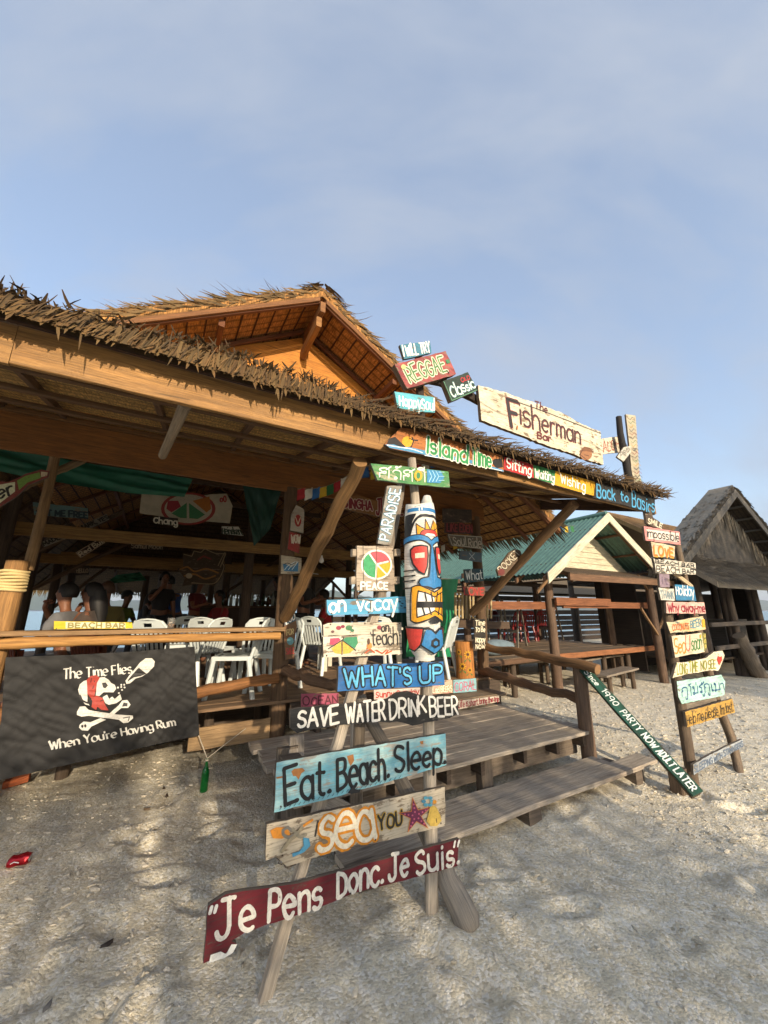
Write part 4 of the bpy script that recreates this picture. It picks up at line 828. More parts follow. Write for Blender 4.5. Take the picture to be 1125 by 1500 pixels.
def tline(pts, h, w, mirror=False, closed=False):
    m = brush(h)
    if m not in TMATS: TMATS.append(m)
    mi = TMATS.index(m); q0 = [tpx(*p) for p in pts]
    if closed: q0 = q0+[q0[0]]
    for sg in ((1, -1) if mirror else (1,)):
        q = [(a*0.11*sg, b) for a, b in q0]
        for sgm in resample(q, 0.008):
            THH[0] += 0.00007; n = len(sgm); L = []; Rr = []
            for i in range(n):
                a, b = sgm[max(i-1, 0)], sgm[min(i+1, n-1)]; dx, dy = b[0]-a[0], b[1]-a[1]; l = math.hypot(dx, dy) or 1e-6; ww = w/2*(1+0.25*noise.noise((i*.4, l*90, 2)))
                ex = (-w*0.3 if i == 0 else w*0.3 if i == n-1 else 0); ox, oy = dx/l*ex, dy/l*ex
                L.append((sgm[i][0]+ox-dy/l*ww, sgm[i][1]+oy+dx/l*ww)); Rr.append((sgm[i][0]+ox+dy/l*ww, sgm[i][1]+oy-dx/l*ww))
            pts3 = [tsurf(a/0.11, b, THH[0]+i*3e-6) for i, (a, b) in enumerate(L)]+[tsurf(a/0.11, b, THH[0]+i*3e-6) for i, (a, b) in enumerate(Rr)]
            TM.add(pts3, [(i, n+i, n+i+1, i+1) for i in range(n-1)], [[(0, 0)]*4]*(n-1), (1, 1, 1), mi)
BK, BL_, RD, YE, WH = '#17171a', '#2f78ad', '#c0392f', '#dd9a1d', '#e9e3d8'
def band(y0, y1, h): tpoly([(-1.55, (1345-y1)/1285*THT), (1.55, (1345-y1)/1285*THT), (1.55, (1345-y0)/1285*THT), (-1.55, (1345-y0)/1285*THT)], h, raw=True)
band(180, 212, BL_)
tpoly([(142, 232), (225, 232), (190, 300), (172, 425), (140, 425)], BK, True)
NX = 342                                   # crop x of the face's centre line
def arch(r, y0): return [(NX-r*math.cos(t), y0-r*1.05*math.sin(t)) for t in (0, .3, .6, .9, 1.2, 1.57)]
tline([(172, 425), (190, 340), (215, 290), (255, 258), (300, 250), (345, 252)], BK, 0.017, True)
tpoly([(222, 322), (260, 352), (298, 370), (305, 285), (340, 360), (345, 420), (232, 420)], YE, True); tline([(222, 322), (260, 352), (298, 370), (305, 285), (340, 365)], BK, 0.006, True); tline([(222, 322), (230, 425)], BK, 0.006, True)
tpoly([(252, 425), (268, 392), (300, 378), (345, 378), (345, 425)], RD, True); tline([(250, 425), (268, 392), (300, 376), (345, 374)], BK, 0.005, True); tpoly([(290, 428), (310, 410), (345, 408), (345, 428)], WH, True)
tpoly([(132, 440), (180, 425), (250, 422), (310, 440), (345, 470), (345, 520), (318, 495), (270, 468), (200, 468), (150, 490), (134, 480)], BL_, True); tline([(134, 492), (200, 470), (270, 470), (320, 496), (340, 520)], BK, 0.008, True); tline([(134, 438), (180, 423), (250, 420), (310, 437), (345, 466)], BK, 0.006, True)
tpoly([(180, 540), (205, 512), (260, 505), (315, 515), (318, 590), (308, 690), (285, 758), (240, 735), (200, 670), (182, 600)], BK, True); tpoly([(192, 548), (212, 525), (262, 518), (304, 526), (306, 590), (298, 685), (280, 742), (246, 720), (210, 660), (194, 600)], RD, True)
tpoly([(218, 578), (285, 572), (285, 615), (220, 618)], '#cfc9b0', True)
tpoly([(345, 490), (330, 560), (322, 680), (312, 760), (262, 785), (246, 815), (262, 845), (310, 850), (345, 862)], BL_, True); tline([(336, 525), (328, 600), (322, 690), (310, 770), (258, 785), (244, 815), (262, 848), (310, 852), (345, 868)], BK, 0.008, True)
for y in (712, 755, 795, 852): tline([(150, y), (185, y+4), (222, y+2)], BK, 0.008, True)
tpoly([(238, 885), (300, 895), (345, 925), (345, 1040), (300, 1064), (240, 1088)], WH, True)
tpoly([(205, 850), (245, 838), (300, 865), (345, 892), (345, 935), (300, 900), (245, 880), (240, 1085), (300, 1062), (345, 1036), (345, 1075), (300, 1105), (240, 1125), (212, 1110)], YE, True)
tline([(205, 850), (245, 838), (300, 865), (345, 892)], BK, 0.008, True); tline([(205, 850), (200, 960), (208, 1110), (240, 1128), (300, 1106), (345, 1078)], BK, 0.009, True); tline([(345, 930), (300, 902), (244, 882), (238, 985), (242, 1086), (300, 1062), (345, 1036)], BK, 0.007, True)
tpoly([(240, 965), (345, 965), (345, 1012), (240, 1012)], BK, True)
for x in (288, 326): tline([(x-4, 892), (x+6, 960)], BK, 0.008, True); tline([(x-16, 1012), (x-4, 1065)], BK, 0.008, True)
tpoly([(310, 1112), (345, 1082), (345, 1132), (325, 1135)], BK, True)
tpoly([(190, 1165), (275, 1172), (262, 1290), (230, 1338), (208, 1320)], RD, True); tline([(188, 1160), (278, 1168), (310, 1170), (345, 1205)], BK, 0.011, True); tline([(278, 1172), (264, 1290), (232, 1340), (206, 1322)], BK, 0.008, True)
tpoly([(292, 1180), (320, 1185), (345, 1218), (345, 1360), (315, 1335), (270, 1295)], BL_, True); tline([(345, 1362), (315, 1338), (268, 1296)], BK, 0.008, True); tpoly([(345, 1240), (320, 1260), (318, 1300), (345, 1318)], BK, True); tpoly([(345, 1262), (333, 1272), (333, 1292), (345, 1300)], BL_, True)
build('face_painting', TM, TMATS, TK)
# --- boards on the fascia and over the thatch
K = cr(560, 480, 5.625)
cv = signboard('brown island board with a setting sun and green Island Time lettering', K((20, 960), (70, 905), (150, 822), (280, 842), (600, 935), (990, 1055), (1002, 1190), (850, 1150), (700, 1110), (400, 1060), (200, 1020), (60, 992)), paint('#a4622f', 0.5, '#6b4a2d', '#b0703a'), 2.12)
cv.poly(K((25, 962), (130, 962), (300, 1002), (700, 1082), (995, 1172), (1000, 1188), (850, 1149), (700, 1109), (400, 1058), (200, 1018), (60, 990)), '#4f8fb5'); cv.line(K((40, 968), (140, 985), (240, 1000), (330, 1030)), '#dce8ec', 0.007); cv.line(K((350, 1052), (600, 1098), (800, 1140), (985, 1180)), '#dce8ec', 0.006)
cv.ell(K((205, 940))[0], 8, 8, '#e3a01f', 16); cv.poly(K((35, 958), (55, 915), (105, 900), (150, 945), (195, 985), (140, 980), (90, 960)), '#211d1a'); cv.line(K((235, 985), (255, 935), (245, 905)), '#211d1a', 0.009); cv.line(K((225, 915), (255, 925), (290, 930)), '#211d1a', 0.009)
cv.poly(K((895, 1105), (925, 1082), (985, 1080), (992, 1150), (940, 1158)), '#1d1a18')
cv.text("Island", K((362, 1030), (698, 1112), (702, 990), (366, 898)), '#2f8a4c', 0.021, ('#e4e3cf', 0.010), lc=1.1); cv.text("Time", K((738, 1122), (892, 1158), (892, 1062), (738, 982)), '#2f8a4c', 0.019, ('#e4e3cf', 0.009), lc=1.2); done(cv)
K = cr(690, 550, 3.879)
cv = signboard('long plank in red, green and yellow thirds reading Sitting Waiting Wishing', K((190, 462), (270, 484), (352, 507), (480, 543), (600, 575), (705, 606), (702, 685), (600, 658), (475, 622), (358, 582), (185, 535)), paint('#b3262b', 0.3, '#6b5238'), 2.13)
cv.poly(K((352, 507), (480, 543), (472, 620), (358, 582)), '#37804a'); cv.poly(K((478, 543), (600, 575), (705, 606), (702, 685), (600, 658), (472, 621)), '#d79f1d')
for tx, b in (("Sitting", K((202, 524), (340, 566), (345, 520), (202, 474))), ("Waiting", K((362, 576), (470, 604), (472, 560), (362, 530))), ("Wishing", K((508, 612), (645, 656), (646, 606), (506, 562)))): cv.text(tx, b, '#efeadd', 0.014, lc=1.15)
done(cv)
cv = signboard('black board with blue Back to Basics lettering at the far end of the eave', K((708, 605), (870, 645), (1045, 690), (1045, 792), (880, 738), (702, 694)), paint('#1e2122', 0.5, '#5d4a38'), 2.12)
for tx, b in (("Back", K((715, 688), (818, 712), (818, 650), (714, 612))), ("to", K((850, 712), (892, 720), (892, 672), (850, 662))), ("Basics", K((915, 742), (1040, 782), (1042, 722), (914, 660)))): cv.text(tx, b, '#4f9fc9', 0.018, lc=1.15)
done(cv)
cv = signboard('large weathered white board naming the bar in dark red letters above the eave', K((40, 55), (110, 72), (200, 98), (290, 132), (380, 160), (520, 215), (640, 280), (735, 318), (742, 400), (752, 505), (690, 488), (560, 440), (400, 385), (230, 318), (60, 255), (50, 150)), paint('#ddd2b8', 0.75, '#8d7a60', '#cfc3a8'), 2.62, 0.04, rough=0.008)
cv.text("The", K((362, 190), (432, 214), (434, 172), (364, 150)), '#5a2a26', 0.020, lc=1.1); cv.text("F", K((228, 288), (268, 302), (262, 150), (205, 132)), '#2f2a28', 0.042, ('#7d2a2f', 0.008), jit=0.2); cv.text("isherman", K((275, 276), (620, 388), (618, 300), (268, 168)), '#4a2a28', 0.024, lc=1.2, sh=('#8d4a44', 0.006)); cv.text("Bar", K((376, 358), (452, 374), (452, 342), (376, 320)), '#6b2d28', 0.019, lc=1.1)
cv.line(K((198, 128), (300, 165), (440, 215), (735, 330)), '#4a423a', 0.008); cv.line(K((50, 152), (140, 205), (215, 232)), '#6a5d4c', 0.005); cv.line(K((560, 340), (680, 385), (745, 430)), '#6a5d4c', 0.005)
cv.ell(K((650, 448))[0], 9, 9, '#9a6a44', 14); cv.poly(K((612, 432), (640, 405), (672, 412), (694, 438), (655, 432)), '#7a4f30'); cv.line(K((630, 425), (615, 450), (640, 470), (675, 498)), '#4a2f22', 0.010); cv.line(K((655, 412), (690, 420), (692, 440)), '#4a2f22', 0.008); cv.line(K((640, 452), (665, 458)), '#4a2f22', 0.008); cv.line(K((260, 290), (258, 305)), '#a9703a', 0.02); done(cv)
cv = signboard('small cream board with worn red lettering right of the long white board', K((738, 360), (800, 350), (862, 345), (888, 400), (856, 436), (800, 440), (745, 448)), paint('#dccfb8', 0.9, '#8d7a60'), 2.66)
cv.text("ALOHA", K((752, 440), (868, 408), (858, 358), (748, 375)), '#9a4a3a', 0.014, gap=1.6); done(cv)
cv = signboard('small whitish diamond board tacked on the black pole', K((830, 462), (868, 408), (905, 400), (908, 438), (866, 490)), paint('#d0cabb', 0.8, '#77705f'), 2.50)
cv.text("PRO", K((852, 470), (902, 428), (892, 408), (848, 440)), '#6d665c', 0.012); done(cv)
t = thing('sign_pole', 'short charred black pole standing up through the thatch', 'pole', at_d(912, 705, 2.56)); mb = MB()
pts = [at_d(*K(q)[0], 2.56) for q in ((838, 236), (848, 330), (868, 430), (895, 580), (905, 660))]; pts[-1] = Vector((pts[-2].x, pts[-2].y, 2.9)); mb.tube(pts, [0.036, 0.04, 0.042, 0.044, 0.044], 8, 0.08); build('pole', mb, wood('#231d19', 0.4), t)
cv = signboard('tall upright cream plank scrawled with colourful zigzag patterns above the roof end', K((880, 220), (935, 228), (945, 380), (958, 560), (978, 640), (935, 640), (912, 540), (900, 400)), paint('#bfb298', 0.8, '#8a7a62'), 2.52)
for i in range(17):
    y = 240+i*22; x = 890+i*2.6; cv.line(K((x, y), (x+14, y+12), (x+26, y-4), (x+40, y+10)), ('#2f3a35', '#4f7a52', '#b08a2f', '#3a4a55', '#8a3f35')[i % 5], 0.008)
done(cv)
K = cr(560, 480, 5.625)
mb = MB(); t = thing('sign_beam', 'dark crooked timber arch under the red and green boards over the thatch', 'beam', at_d(640, 590, 2.66))
mb.plank(at_d(585, 548, 2.70), at_d(652, 560, 2.70), EZ*0.09, E2*0.05, 4, .004); mb.plank(at_d(640, 556, 2.71), at_d(706, 590, 2.71), EZ*0.09, E2*0.05, 4, .004); mb.plank(at_d(612, 515, 2.74), at_d(618, 640, 2.74), E1*0.07, E2*0.05, 4, .004); build('beam', mb, wood('#3a2e24'), t)
cv = signboard('small teal board with white I Will Try lettering, highest of the boards', K((145, 142), (270, 126), (392, 112), (406, 205), (290, 235), (180, 258)), paint('#3f7f93', 0.5, '#6b5f50'), 2.60, 0.03); cv.text("I WILL TRY", K((178, 240), (396, 202), (382, 122), (160, 150)), '#efece2', 0.016, gap=1.8); done(cv)
cv = signboard('faded red board with outlined Reggae lettering tilted above the thatch', K((100, 300), (300, 250), (522, 192), (608, 382), (420, 440), (206, 502)), paint('#86373a', 0.8, '#8d7a66', '#a9564f'), 2.61, 0.06, rough=0.004)
cv.text("REGGAE", K((232, 452), (532, 352), (492, 240), (165, 322)), '#4f7d4a', 0.016, ('#e3d8bb', 0.012), gap=2.2); cv.poly(K((518, 268), (545, 262), (560, 290), (530, 300)), '#3f7a52'); cv.line(K((530, 355), (545, 375)), '#2a2420', 0.012); cv.ell(K((172, 325))[0], 3.6, 3.6, '#d8c37d', 12); done(cv)
cv = signboard('small dark green board with pale Classic lettering and a red word over it', K((500, 440), (705, 366), (785, 515), (568, 610)), paint('#26392f', 0.4, '#6b5f50'), 2.61, 0.05)
cv.text("Classic", K((578, 574), (768, 492), (738, 432), (548, 490)), '#dfe5d6', 0.015, ('#4f8f96', 0.005), lc=1.2, gap=1.6); cv.text("OLD", K((652, 450), (722, 425), (714, 396), (642, 420)), '#a93434', 0.012); cv.line(K((505, 446), (572, 602), (780, 514)), '#5f8f6f', 0.008); done(cv)
cv = signboard('light turquoise board with white Happy Soul lettering, half sunk in the thatch', K((100, 525), (270, 550), (430, 575), (432, 700), (280, 690), (128, 665)), paint('#62b8c4', 0.4, '#7c7466', '#57abb9'), 2.50, 0.03)
cv.text("Happy", K((142, 640), (318, 668), (318, 585), (140, 560)), '#eef0e8', 0.014, lc=1.2); cv.text("Soul", K((322, 668), (428, 682), (428, 600), (320, 586)), '#eef0e8', 0.014, lc=1.2); done(cv)

# ============================================================= FAR SIGN FRAME (right)
G2 = thing('signpost', 'far A-shaped pole frame stacked with small pastel boards beside the handrail', 'sign frame', P(4.6, 2.15, 0))
DR = 2.15
mb = MB(); q = [at_d(1017, 1160, DR), at_d(1006, 1090, DR), at_d(990, 990, DR), at_d(972, 860, DR), at_d(960, 790, DR), at_d(946, 745, DR)]; q[0].z = -0.08
mb.tube(q, [0.052, 0.05, 0.047, 0.045, 0.04, 0.04], 9, 0.06); build('leg', mb, wood('#6e5d4b'), G2)
mb = MB(); q = [at_d(1089, 1146, DR+0.06), at_d(1071, 1080, DR+0.05), at_d(1047, 1020, DR+0.05), at_d(1022, 920, DR+0.05), at_d(1003, 850, DR+0.05), at_d(990, 790, DR+0.05)]; q[0] = at_z(1085, 1140, -0.06)
mb.tube(q, [0.04, 0.045, 0.045, 0.042, 0.04, 0.038], 9, 0.06); build('leg', mb, wood('#7d6b57'), G2)
mb = MB(); mb.plank(at_d(986, 838, DR), at_d(1014, 860, DR-0.03), EZ*0.05, E2*0.025, 3, .003); build('brace', mb, wood('#cbb592', 0.3), G2)
mb = MB(); mb.plank(at_d(1001, 1036, DR), at_d(1048, 1026, DR+0.02), EZ*0.07, E2*0.03, 3, .003); build('cross_bar', mb, wood('#8f8374'), G2)
K6, K7 = cr(930, 750, 5.769), cr(960, 920, 6.522)
def small(label, pts, base, text=None, col='#222', w=0.014, box=None, d=2.06, K=K6, **kw):
    cv = signboard(label, K(*pts), base, d, 0.022, rough=0.003)
    if text: cv.text(text, K(*box), col, w, **kw)
    return cv
cv = small('dark brown slanting board with cream letters just under the end of the eave', ((85, 10), (110, 15), (240, 105), (232, 140), (150, 125), (98, 95)), paint('#4a3a2c', 0.5), "SMILE", '#d9cdb0', 0.014, ((108, 92), (225, 138), (232, 104), (112, 48)), 2.07); done(cv)
cv = small('pink edged white board with black Impossible lettering, high on the far frame', ((75, 120), (230, 145), (378, 168), (388, 278), (230, 258), (92, 240)), paint('#d58a86', 0.5, '#a58f7a'), d=2.06); cv.poly(K6((95, 145), (370, 180), (372, 255), (110, 225)), '#ddcfc0'); cv.text("impossible", K6((100, 208), (372, 248), (370, 190), (98, 152)), '#1f1b1a', 0.014, lc=1.3, gap=1.8); done(cv)
cv = small('cream board smeared orange and yellow below the pink edged one', ((135, 250), (240, 268), (340, 290), (335, 382), (240, 382), (155, 378)), paint('#d8c3a0', 0.7, '#a58f7a'), "LOVE", '#c9742c', 0.022, ((160, 370), (320, 378), (318, 312), (158, 290)), 2.06, sh=('#d8a33a', 0.008)); done(cv)
cv = small('upper whitish arrow board of the Beach Bar pair, scratched black letters', ((158, 395), (300, 405), (512, 432), (516, 478), (300, 450), (165, 430)), paint('#d9d0bd', 0.7, '#8d7f6c'), "BEACH BAR", '#26221f', 0.011, ((170, 428), (500, 472), (500, 440), (172, 400)), 2.065, gap=1.8); done(cv)
cv = small('lower whitish arrow board of the Beach Bar pair, tapering to the right', ((168, 435), (300, 455), (480, 478), (517, 500), (512, 530), (300, 522), (178, 514)), paint('#d9d0bd', 0.7, '#8d7f6c'), "BEACH BAR", '#26221f', 0.012, ((182, 506), (498, 524), (496, 490), (182, 448)), 2.06, gap=1.8); done(cv)
cv = small('little mauve grey square board above the word of thanks', ((205, 520), (290, 522), (296, 636), (212, 632)), paint('#8d7a86', 0.8, '#77695c'), "it", '#5d4a5d', 0.014, ((225, 610), (275, 612), (272, 550), (222, 548)), 2.07); done(cv)
cv = small('small whitish board with blurred grey Thank lettering, left of the blue one', ((198, 640), (330, 648), (340, 750), (222, 745)), paint('#d5cfbf', 0.8, '#9a8c78'), "THANK", '#7d8d92', 0.013, ((225, 728), (330, 732), (325, 672), (215, 668)), 2.07); done(cv)
cv = small('bright blue board with tall white Holiday lettering', ((338, 612), (420, 618), (498, 632), (520, 752), (430, 748), (348, 745)), paint('#2b7da6', 0.3, '#77695c'), "Holiday", '#eef0ea', 0.013, ((350, 695), (500, 715), (496, 650), (345, 625)), 2.08, lc=1.3, gap=1.4); done(cv)
cv = small('pinkish board with dark red Why Away Me lettering across both poles', ((262, 758), (430, 762), (585, 764), (600, 858), (430, 858), (268, 856)), paint('#d7a79a', 0.6, '#a58f7a', '#d9bfae'), "Why away-me", '#8f2430', 0.016, ((280, 842), (592, 845), (585, 785), (275, 778)), 2.05, lc=1.25, gap=1.5); done(cv)
cv = small('cream curved board with orange lettering and a beer mug at its right end', ((268, 930), (330, 928), (450, 900), (575, 880), (600, 990), (480, 1008), (300, 1025)), paint('#d9c9a5', 0.6, '#4f6a6a', '#d7b27a'), "COCONUTS", '#b5602c', 0.012, ((318, 1005), (455, 985), (452, 935), (318, 955)), 2.055, gap=1.5); cv.text("BEER", K6((470, 980), (560, 965), (555, 905), (468, 922)), '#5d8a99', 0.012); cv.poly(K6((562, 908), (585, 905), (592, 970), (568, 975)), '#d9a52b'); done(cv)
cv = small('squarish cream board with orange and green Sea U Soon lettering', ((155, 78), (300, 62), (440, 45), (470, 230), (320, 255), (190, 282)), paint('#e3d0b2', 0.5, '#a58f7a'), "Sea", '#d9842a', 0.016, ((185, 248), (290, 226), (288, 95), (178, 105)), 2.05, K7, lc=1.1, gap=1.2); cv.text("U", K7((292, 222), (330, 214), (326, 70), (286, 78)), '#c9604f', 0.015); cv.text("soon", K7((345, 212), (445, 198), (440, 92), (345, 105)), '#3f7d42', 0.014, lc=1.5, gap=1.3); cv.poly(K7((420, 70), (432, 58), (438, 90), (424, 100)), '#d9a52b'); done(cv)
cv = small('narrow olive upright board at the right edge of the sea board', ((442, 45), (480, 48), (492, 195), (468, 230)), paint('#7d7a3f', 0.6, '#6d5f4c'), "sss", '#c9b55a', 0.010, ((486, 190), (476, 60), (450, 62), (464, 195)), 2.07, K7); done(cv)
cv = small('cream wavy arrow board with olive Long Time No See and a red heart', ((165, 478), (205, 330), (300, 325), (400, 305), (480, 290), (560, 228), (640, 215), (662, 262), (625, 360), (600, 408), (520, 402), (430, 420), (300, 440)), paint('#e3d8bb', 0.5, '#a58f7a'), "LONG TIME", '#8a8a2c', 0.012, ((210, 448), (402, 408), (400, 318), (205, 345)), 2.05, K7, gap=1.6); cv.text("NO SEE", K7((435, 400), (575, 382), (570, 300), (432, 318)), '#8a8a2c', 0.012, gap=1.6); cv.poly(K7((605, 355), (585, 300), (595, 265), (612, 275), (630, 268), (632, 310)), '#c23a2a'); cv.line(K7((590, 240), (600, 255)), '#4a4036', 0.006); done(cv)
cv = small('mint green board with tall dark blue Thai script', ((205, 508), (420, 478), (630, 445), (668, 510), (660, 640), (450, 685), (255, 725), (222, 660)), paint('#a9d6cb', 0.4, '#8d8474', '#b8ddd0'), "กูไม่รู้กูเมา", '#27527d', 0.011, ((255, 655), (655, 585), (640, 500), (248, 560)), 2.055, K7, gap=1.5); done(cv)
cv = small('mustard yellow board with dark scratched lettering asking for help', ((285, 800), (500, 742), (735, 675), (762, 805), (530, 880), (305, 948)), paint('#b98f3f', 0.7, '#6d5a3c', '#c49a48'), "Help me please, I'm lost.", '#33281a', 0.009, ((305, 925), (745, 790), (735, 710), (300, 835)), 2.055, K7, lc=1.25, gap=1.5); done(cv)
cv = small('narrow grey blue board low across the far frame legs, sloping up to the right', ((360, 1305), (480, 1235), (650, 1145), (835, 1062), (842, 1130), (650, 1235), (500, 1320), (368, 1405)), paint('#a9b0b5', 0.8, '#8d8373'), "SLEEPING WITH STRANGERS", '#5b6a80', 0.010, ((375, 1385), (835, 1125), (830, 1080), (370, 1320)), 2.06, K7, gap=1.5); done(cv)
# handrail plank painted green, down from the stair post to the sand
K5 = cr(820, 960, 4.891)
RL = thing('painted_handrail', 'long green plank sloping to the sand with white Since and Party lettering', 'handrail', at_z(995, 1165, 0))
q0, q1 = at_d(833, 987, 2.80), at_d(1024, 1160, 2.08); q0 = P(4.13, 2.80, 0.985); q1 = at_z(1022, 1163, 0.16)
ax = (q1-q0).normalized(); up = (EZ-ax*EZ.dot(ax)).normalized(); sd_ = ax.cross(up).normalized()
fn = (up*0.62-sd_*0.5); fn = ((CAM-q0).normalized()*0.62+up*0.75); fn = (fn-ax*fn.dot(ax)).normalized(); wdt = fn.cross(ax).normalized()
mb = MB(); mb.plank(q0, q1, wdt*0.108, fn*0.022, 12, 0.002); build('board', mb, paint('#174a3a', 0.5, '#4d4033', '#1f5a4c'), RL)
mb = MB(); mb.plank(q0-fn*0.03, q1-fn*0.03, wdt*0.09, fn*0.03, 10, 0.004); build('rail', mb, wood('#5a4936'), RL)
mb = MB(); e = at_z(998, 1170, -0.05); mb.plank(e, e+EZ*0.25, E1*0.13, E2*0.11, 3, 0.006); build('stump', mb, wood('#6a5745'), RL)
cv = Canvas(q0+fn*0.0115, fn, ax); cv.t = RL; Lr = (q1-q0).length
def rtext(tx, t0, t1, h, w):
    pls, wd = layout(tx); sgn = 1 if cv.b.z > 0 else -1; cv.words.append(MB()); cv.mb = cv.words[-1]
    for pl in pls: cv.ribbon([(Lr*(t0+(t1-t0)*x/wd), sgn*((y/10-0.5)*h)) for x, y in pl], w, cv.mat(brush('#dfe8e2')))
rtext("Since", 0.03, 0.17, 0.06, 0.010); rtext("1990", 0.22, 0.36, 0.06, 0.010); rtext("PARTY", 0.41, 0.57, 0.064, 0.010); rtext("NOW", 0.60, 0.70, 0.064, 0.010); rtext("ADULT", 0.72, 0.83, 0.064, 0.010); rtext("LATER", 0.85, 0.98, 0.064, 0.010); cv.mb = MB(); done(cv)
# ============================================================= PEOPLE
def gp(x, Y, z=FL): c = Y*CP+(z-CZ)*SP; return Vector(((x-W0/2)/FPX*c, Y, z))
def skinned(name, J, E, mats, parent, sub=2, extra=None):
    me = bpy.data.meshes.new('tmp'); me.from_pydata([j[0] for j in J], E, []); o = bpy.data.objects.new('tmp', me); COL.objects.link(o)
    m = o.modifiers.new('s', 'SKIN'); m.use_smooth_shade = True
    for v, j in zip(me.skin_vertices[0].data, J): v.radius = (j[1], j[2] if len(j) > 2 else j[1])
    me.skin_vertices[0].data[0].use_root = True
    b = o.modifiers.new('b', 'SUBSURF'); b.levels = sub; b.render_levels = sub
    dg = bpy.context.evaluated_depsgraph_get(); nm = bpy.data.meshes.new_from_object(o.evaluated_get(dg)); bpy.data.objects.remove(o)
    if extra:
        bm = bmesh.new(); bm.from_mesh(nm); tmp = bpy.data.meshes.new('t2'); tmp.from_pydata([tuple(v) for v in extra.v], [], extra.f); bm.from_mesh(tmp)
        bm.to_mesh(nm); bm.free()
    nm.materials.clear(); nm.materials.append(mats); nm.polygons.foreach_set('use_smooth', [True]*len(nm.polygons))
    nm.name = name; r = bpy.data.objects.new(name, nm); COL.objects.link(r); r.parent = parent; return r
def person(label, loc, yaw, pose='stand', arm='down', shirt='#555555', trousers='#2b2b33', hair='#171311', skin='#8a5a3e', long=False, cap=None, sc=1.0, group=None):
    """local frame: +y is where the person faces, z up, metres"""
    t = thing('person', label, 'person', loc, group); t.rotation_euler = (0, 0, yaw); t.scale = (sc, sc, sc)
    V = Vector
    if pose == 'sit': hip, lean = 0.50, 0.10
    else: hip, lean = 0.92, (0.30 if pose == 'bend' else 0.02)
    sh = hip+(0.46 if pose != 'bend' else 0.40); hd = sh+0.25
    J = []; E = []
    def j(p, r, r2=None): J.append((V(p), r, r2 or r)); return len(J)-1
    def e(*k): E.extend([(a, b) for a, b in zip(k, k[1:])])
    pel = j((0, 0, hip), 0.135, 0.10); waist = j((0, lean*0.3, hip+0.17), 0.125, 0.09); chest = j((0, lean*0.75, hip+0.36), 0.145, 0.10); nb = j((0, lean, sh+0.03), 0.07, 0.06)
    n2 = j((0, lean+0.02, sh+0.10), 0.050, 0.052); h1 = j((0, lean+0.045, hd-0.06), 0.062, 0.078); h2 = j((0, lean+0.035, hd+0.03), 0.074, 0.092); h3 = j((0, lean+0.02, hd+0.095), 0.055, 0.07)
    e(pel, waist, chest, nb, n2, h1, h2, h3); hands = []; armj = {}
    for sg in (-1, 1):
        s0 = j((sg*0.165, lean*0.9, sh-0.02), 0.062); e(chest, s0)
        a = arm if (sg == 1 or arm in ('forward', 'table')) else ('down' if pose != 'sit' else 'table')
        if a == 'down': el, wr, hn = (sg*0.23, lean+0.0, sh-0.31), (sg*0.24, lean+0.08, sh-0.55), (sg*0.24, lean+0.11, sh-0.63)
        elif a == 'drink': el, wr, hn = (sg*0.25, lean+0.22, sh-0.17), (sg*0.07, lean+0.28, sh+0.10), (sg*0.03, lean+0.24, sh+0.16)
        elif a == 'face': el, wr, hn = (sg*0.22, lean+0.24, sh-0.22), (sg*0.10, lean+0.19, sh+0.05), (sg*0.08, lean+0.15, sh+0.12)
        elif a == 'table': el, wr, hn = (sg*0.26, lean+0.10, sh-0.28), (sg*0.16, lean+0.34, sh-0.26), (sg*0.13, lean+0.42, sh-0.25)
        else: el, wr, hn = (sg*0.25, lean+0.12, sh-0.27), (sg*0.18, lean+0.36, sh-0.20), (sg*0.16, lean+0.44, sh-0.18)
        e0, w0, p0 = j(el, 0.043), j(wr, 0.030, 0.027), j(hn, 0.036, 0.020); e(s0, e0, w0, p0); hands.append((V(wr), V(hn), sg)); armj[sg] = (s0, e0)
    lj = {}
    for sg in (-1, 1):
        if pose == 'sit': kn, an, to = (sg*0.13, 0.44, hip-0.02), (sg*0.13, 0.40, 0.08), (sg*0.14, 0.54, 0.035)
        else: kn, an, to = (sg*0.10, 0.03, 0.49), (sg*0.11, -0.01, 0.08), (sg*0.12, 0.14, 0.035)
        k0, a0, t0 = j(kn, 0.062), j(an, 0.042), j(to, 0.040, 0.028); hp = j((sg*0.10, 0.02, hip-0.06), 0.092); e(pel, hp, k0, a0, t0); lj[sg] = (hp, k0, a0)
    no = j((0, lean+0.15, hd-0.005), 0.014); e(h2, no)
    fx = MB()
    for w, h, sg in hands:                      # four fingers and a thumb, slightly curled
        ax = (h-w).normalized(); sd2 = ax.cross(V((0, 0, 1))); sd2 = sd2.normalized() if sd2.length > .1 else V((1, 0, 0)); up2 = sd2.cross(ax)
        for k, L in enumerate((0.068, 0.078, 0.073, 0.058)):
            b = h+sd2*(k-1.5)*0.019; fx.tube([b, b+ax*L*0.45-up2*0.006, b+ax*L*0.75-up2*0.022, b+ax*L*0.85-up2*0.042], [0.0095, 0.009, 0.008, 0.006], 6)
        b = h-ax*0.02+sd2*0.028*-sg; fx.tube([b, b-sd2*sg*0.028+ax*0.02-up2*.01, b-sd2*sg*0.03+ax*0.05-up2*0.022], [0.011, 0.010, 0.007], 6)
    hc = V((0, lean+0.03, hd+0.01))
    for sg in (-1, 1):
        fx.grid(lambda u, v: hc+V((sg*(0.078+0.010*math.sin(v*3.14)), -0.01+0.018*math.cos(u*6.28)*math.sin(v*3.14), -0.005+0.032*math.cos(v*3.14))), 8, 5)
        fx.grid(lambda u, v: hc+V((sg*0.032+0.011*math.cos(u*6.28)*math.sin(v*3.14), 0.083+0.006*math.sin(v*3.14), 0.0+0.007*math.cos(v*3.14))), 8, 4)
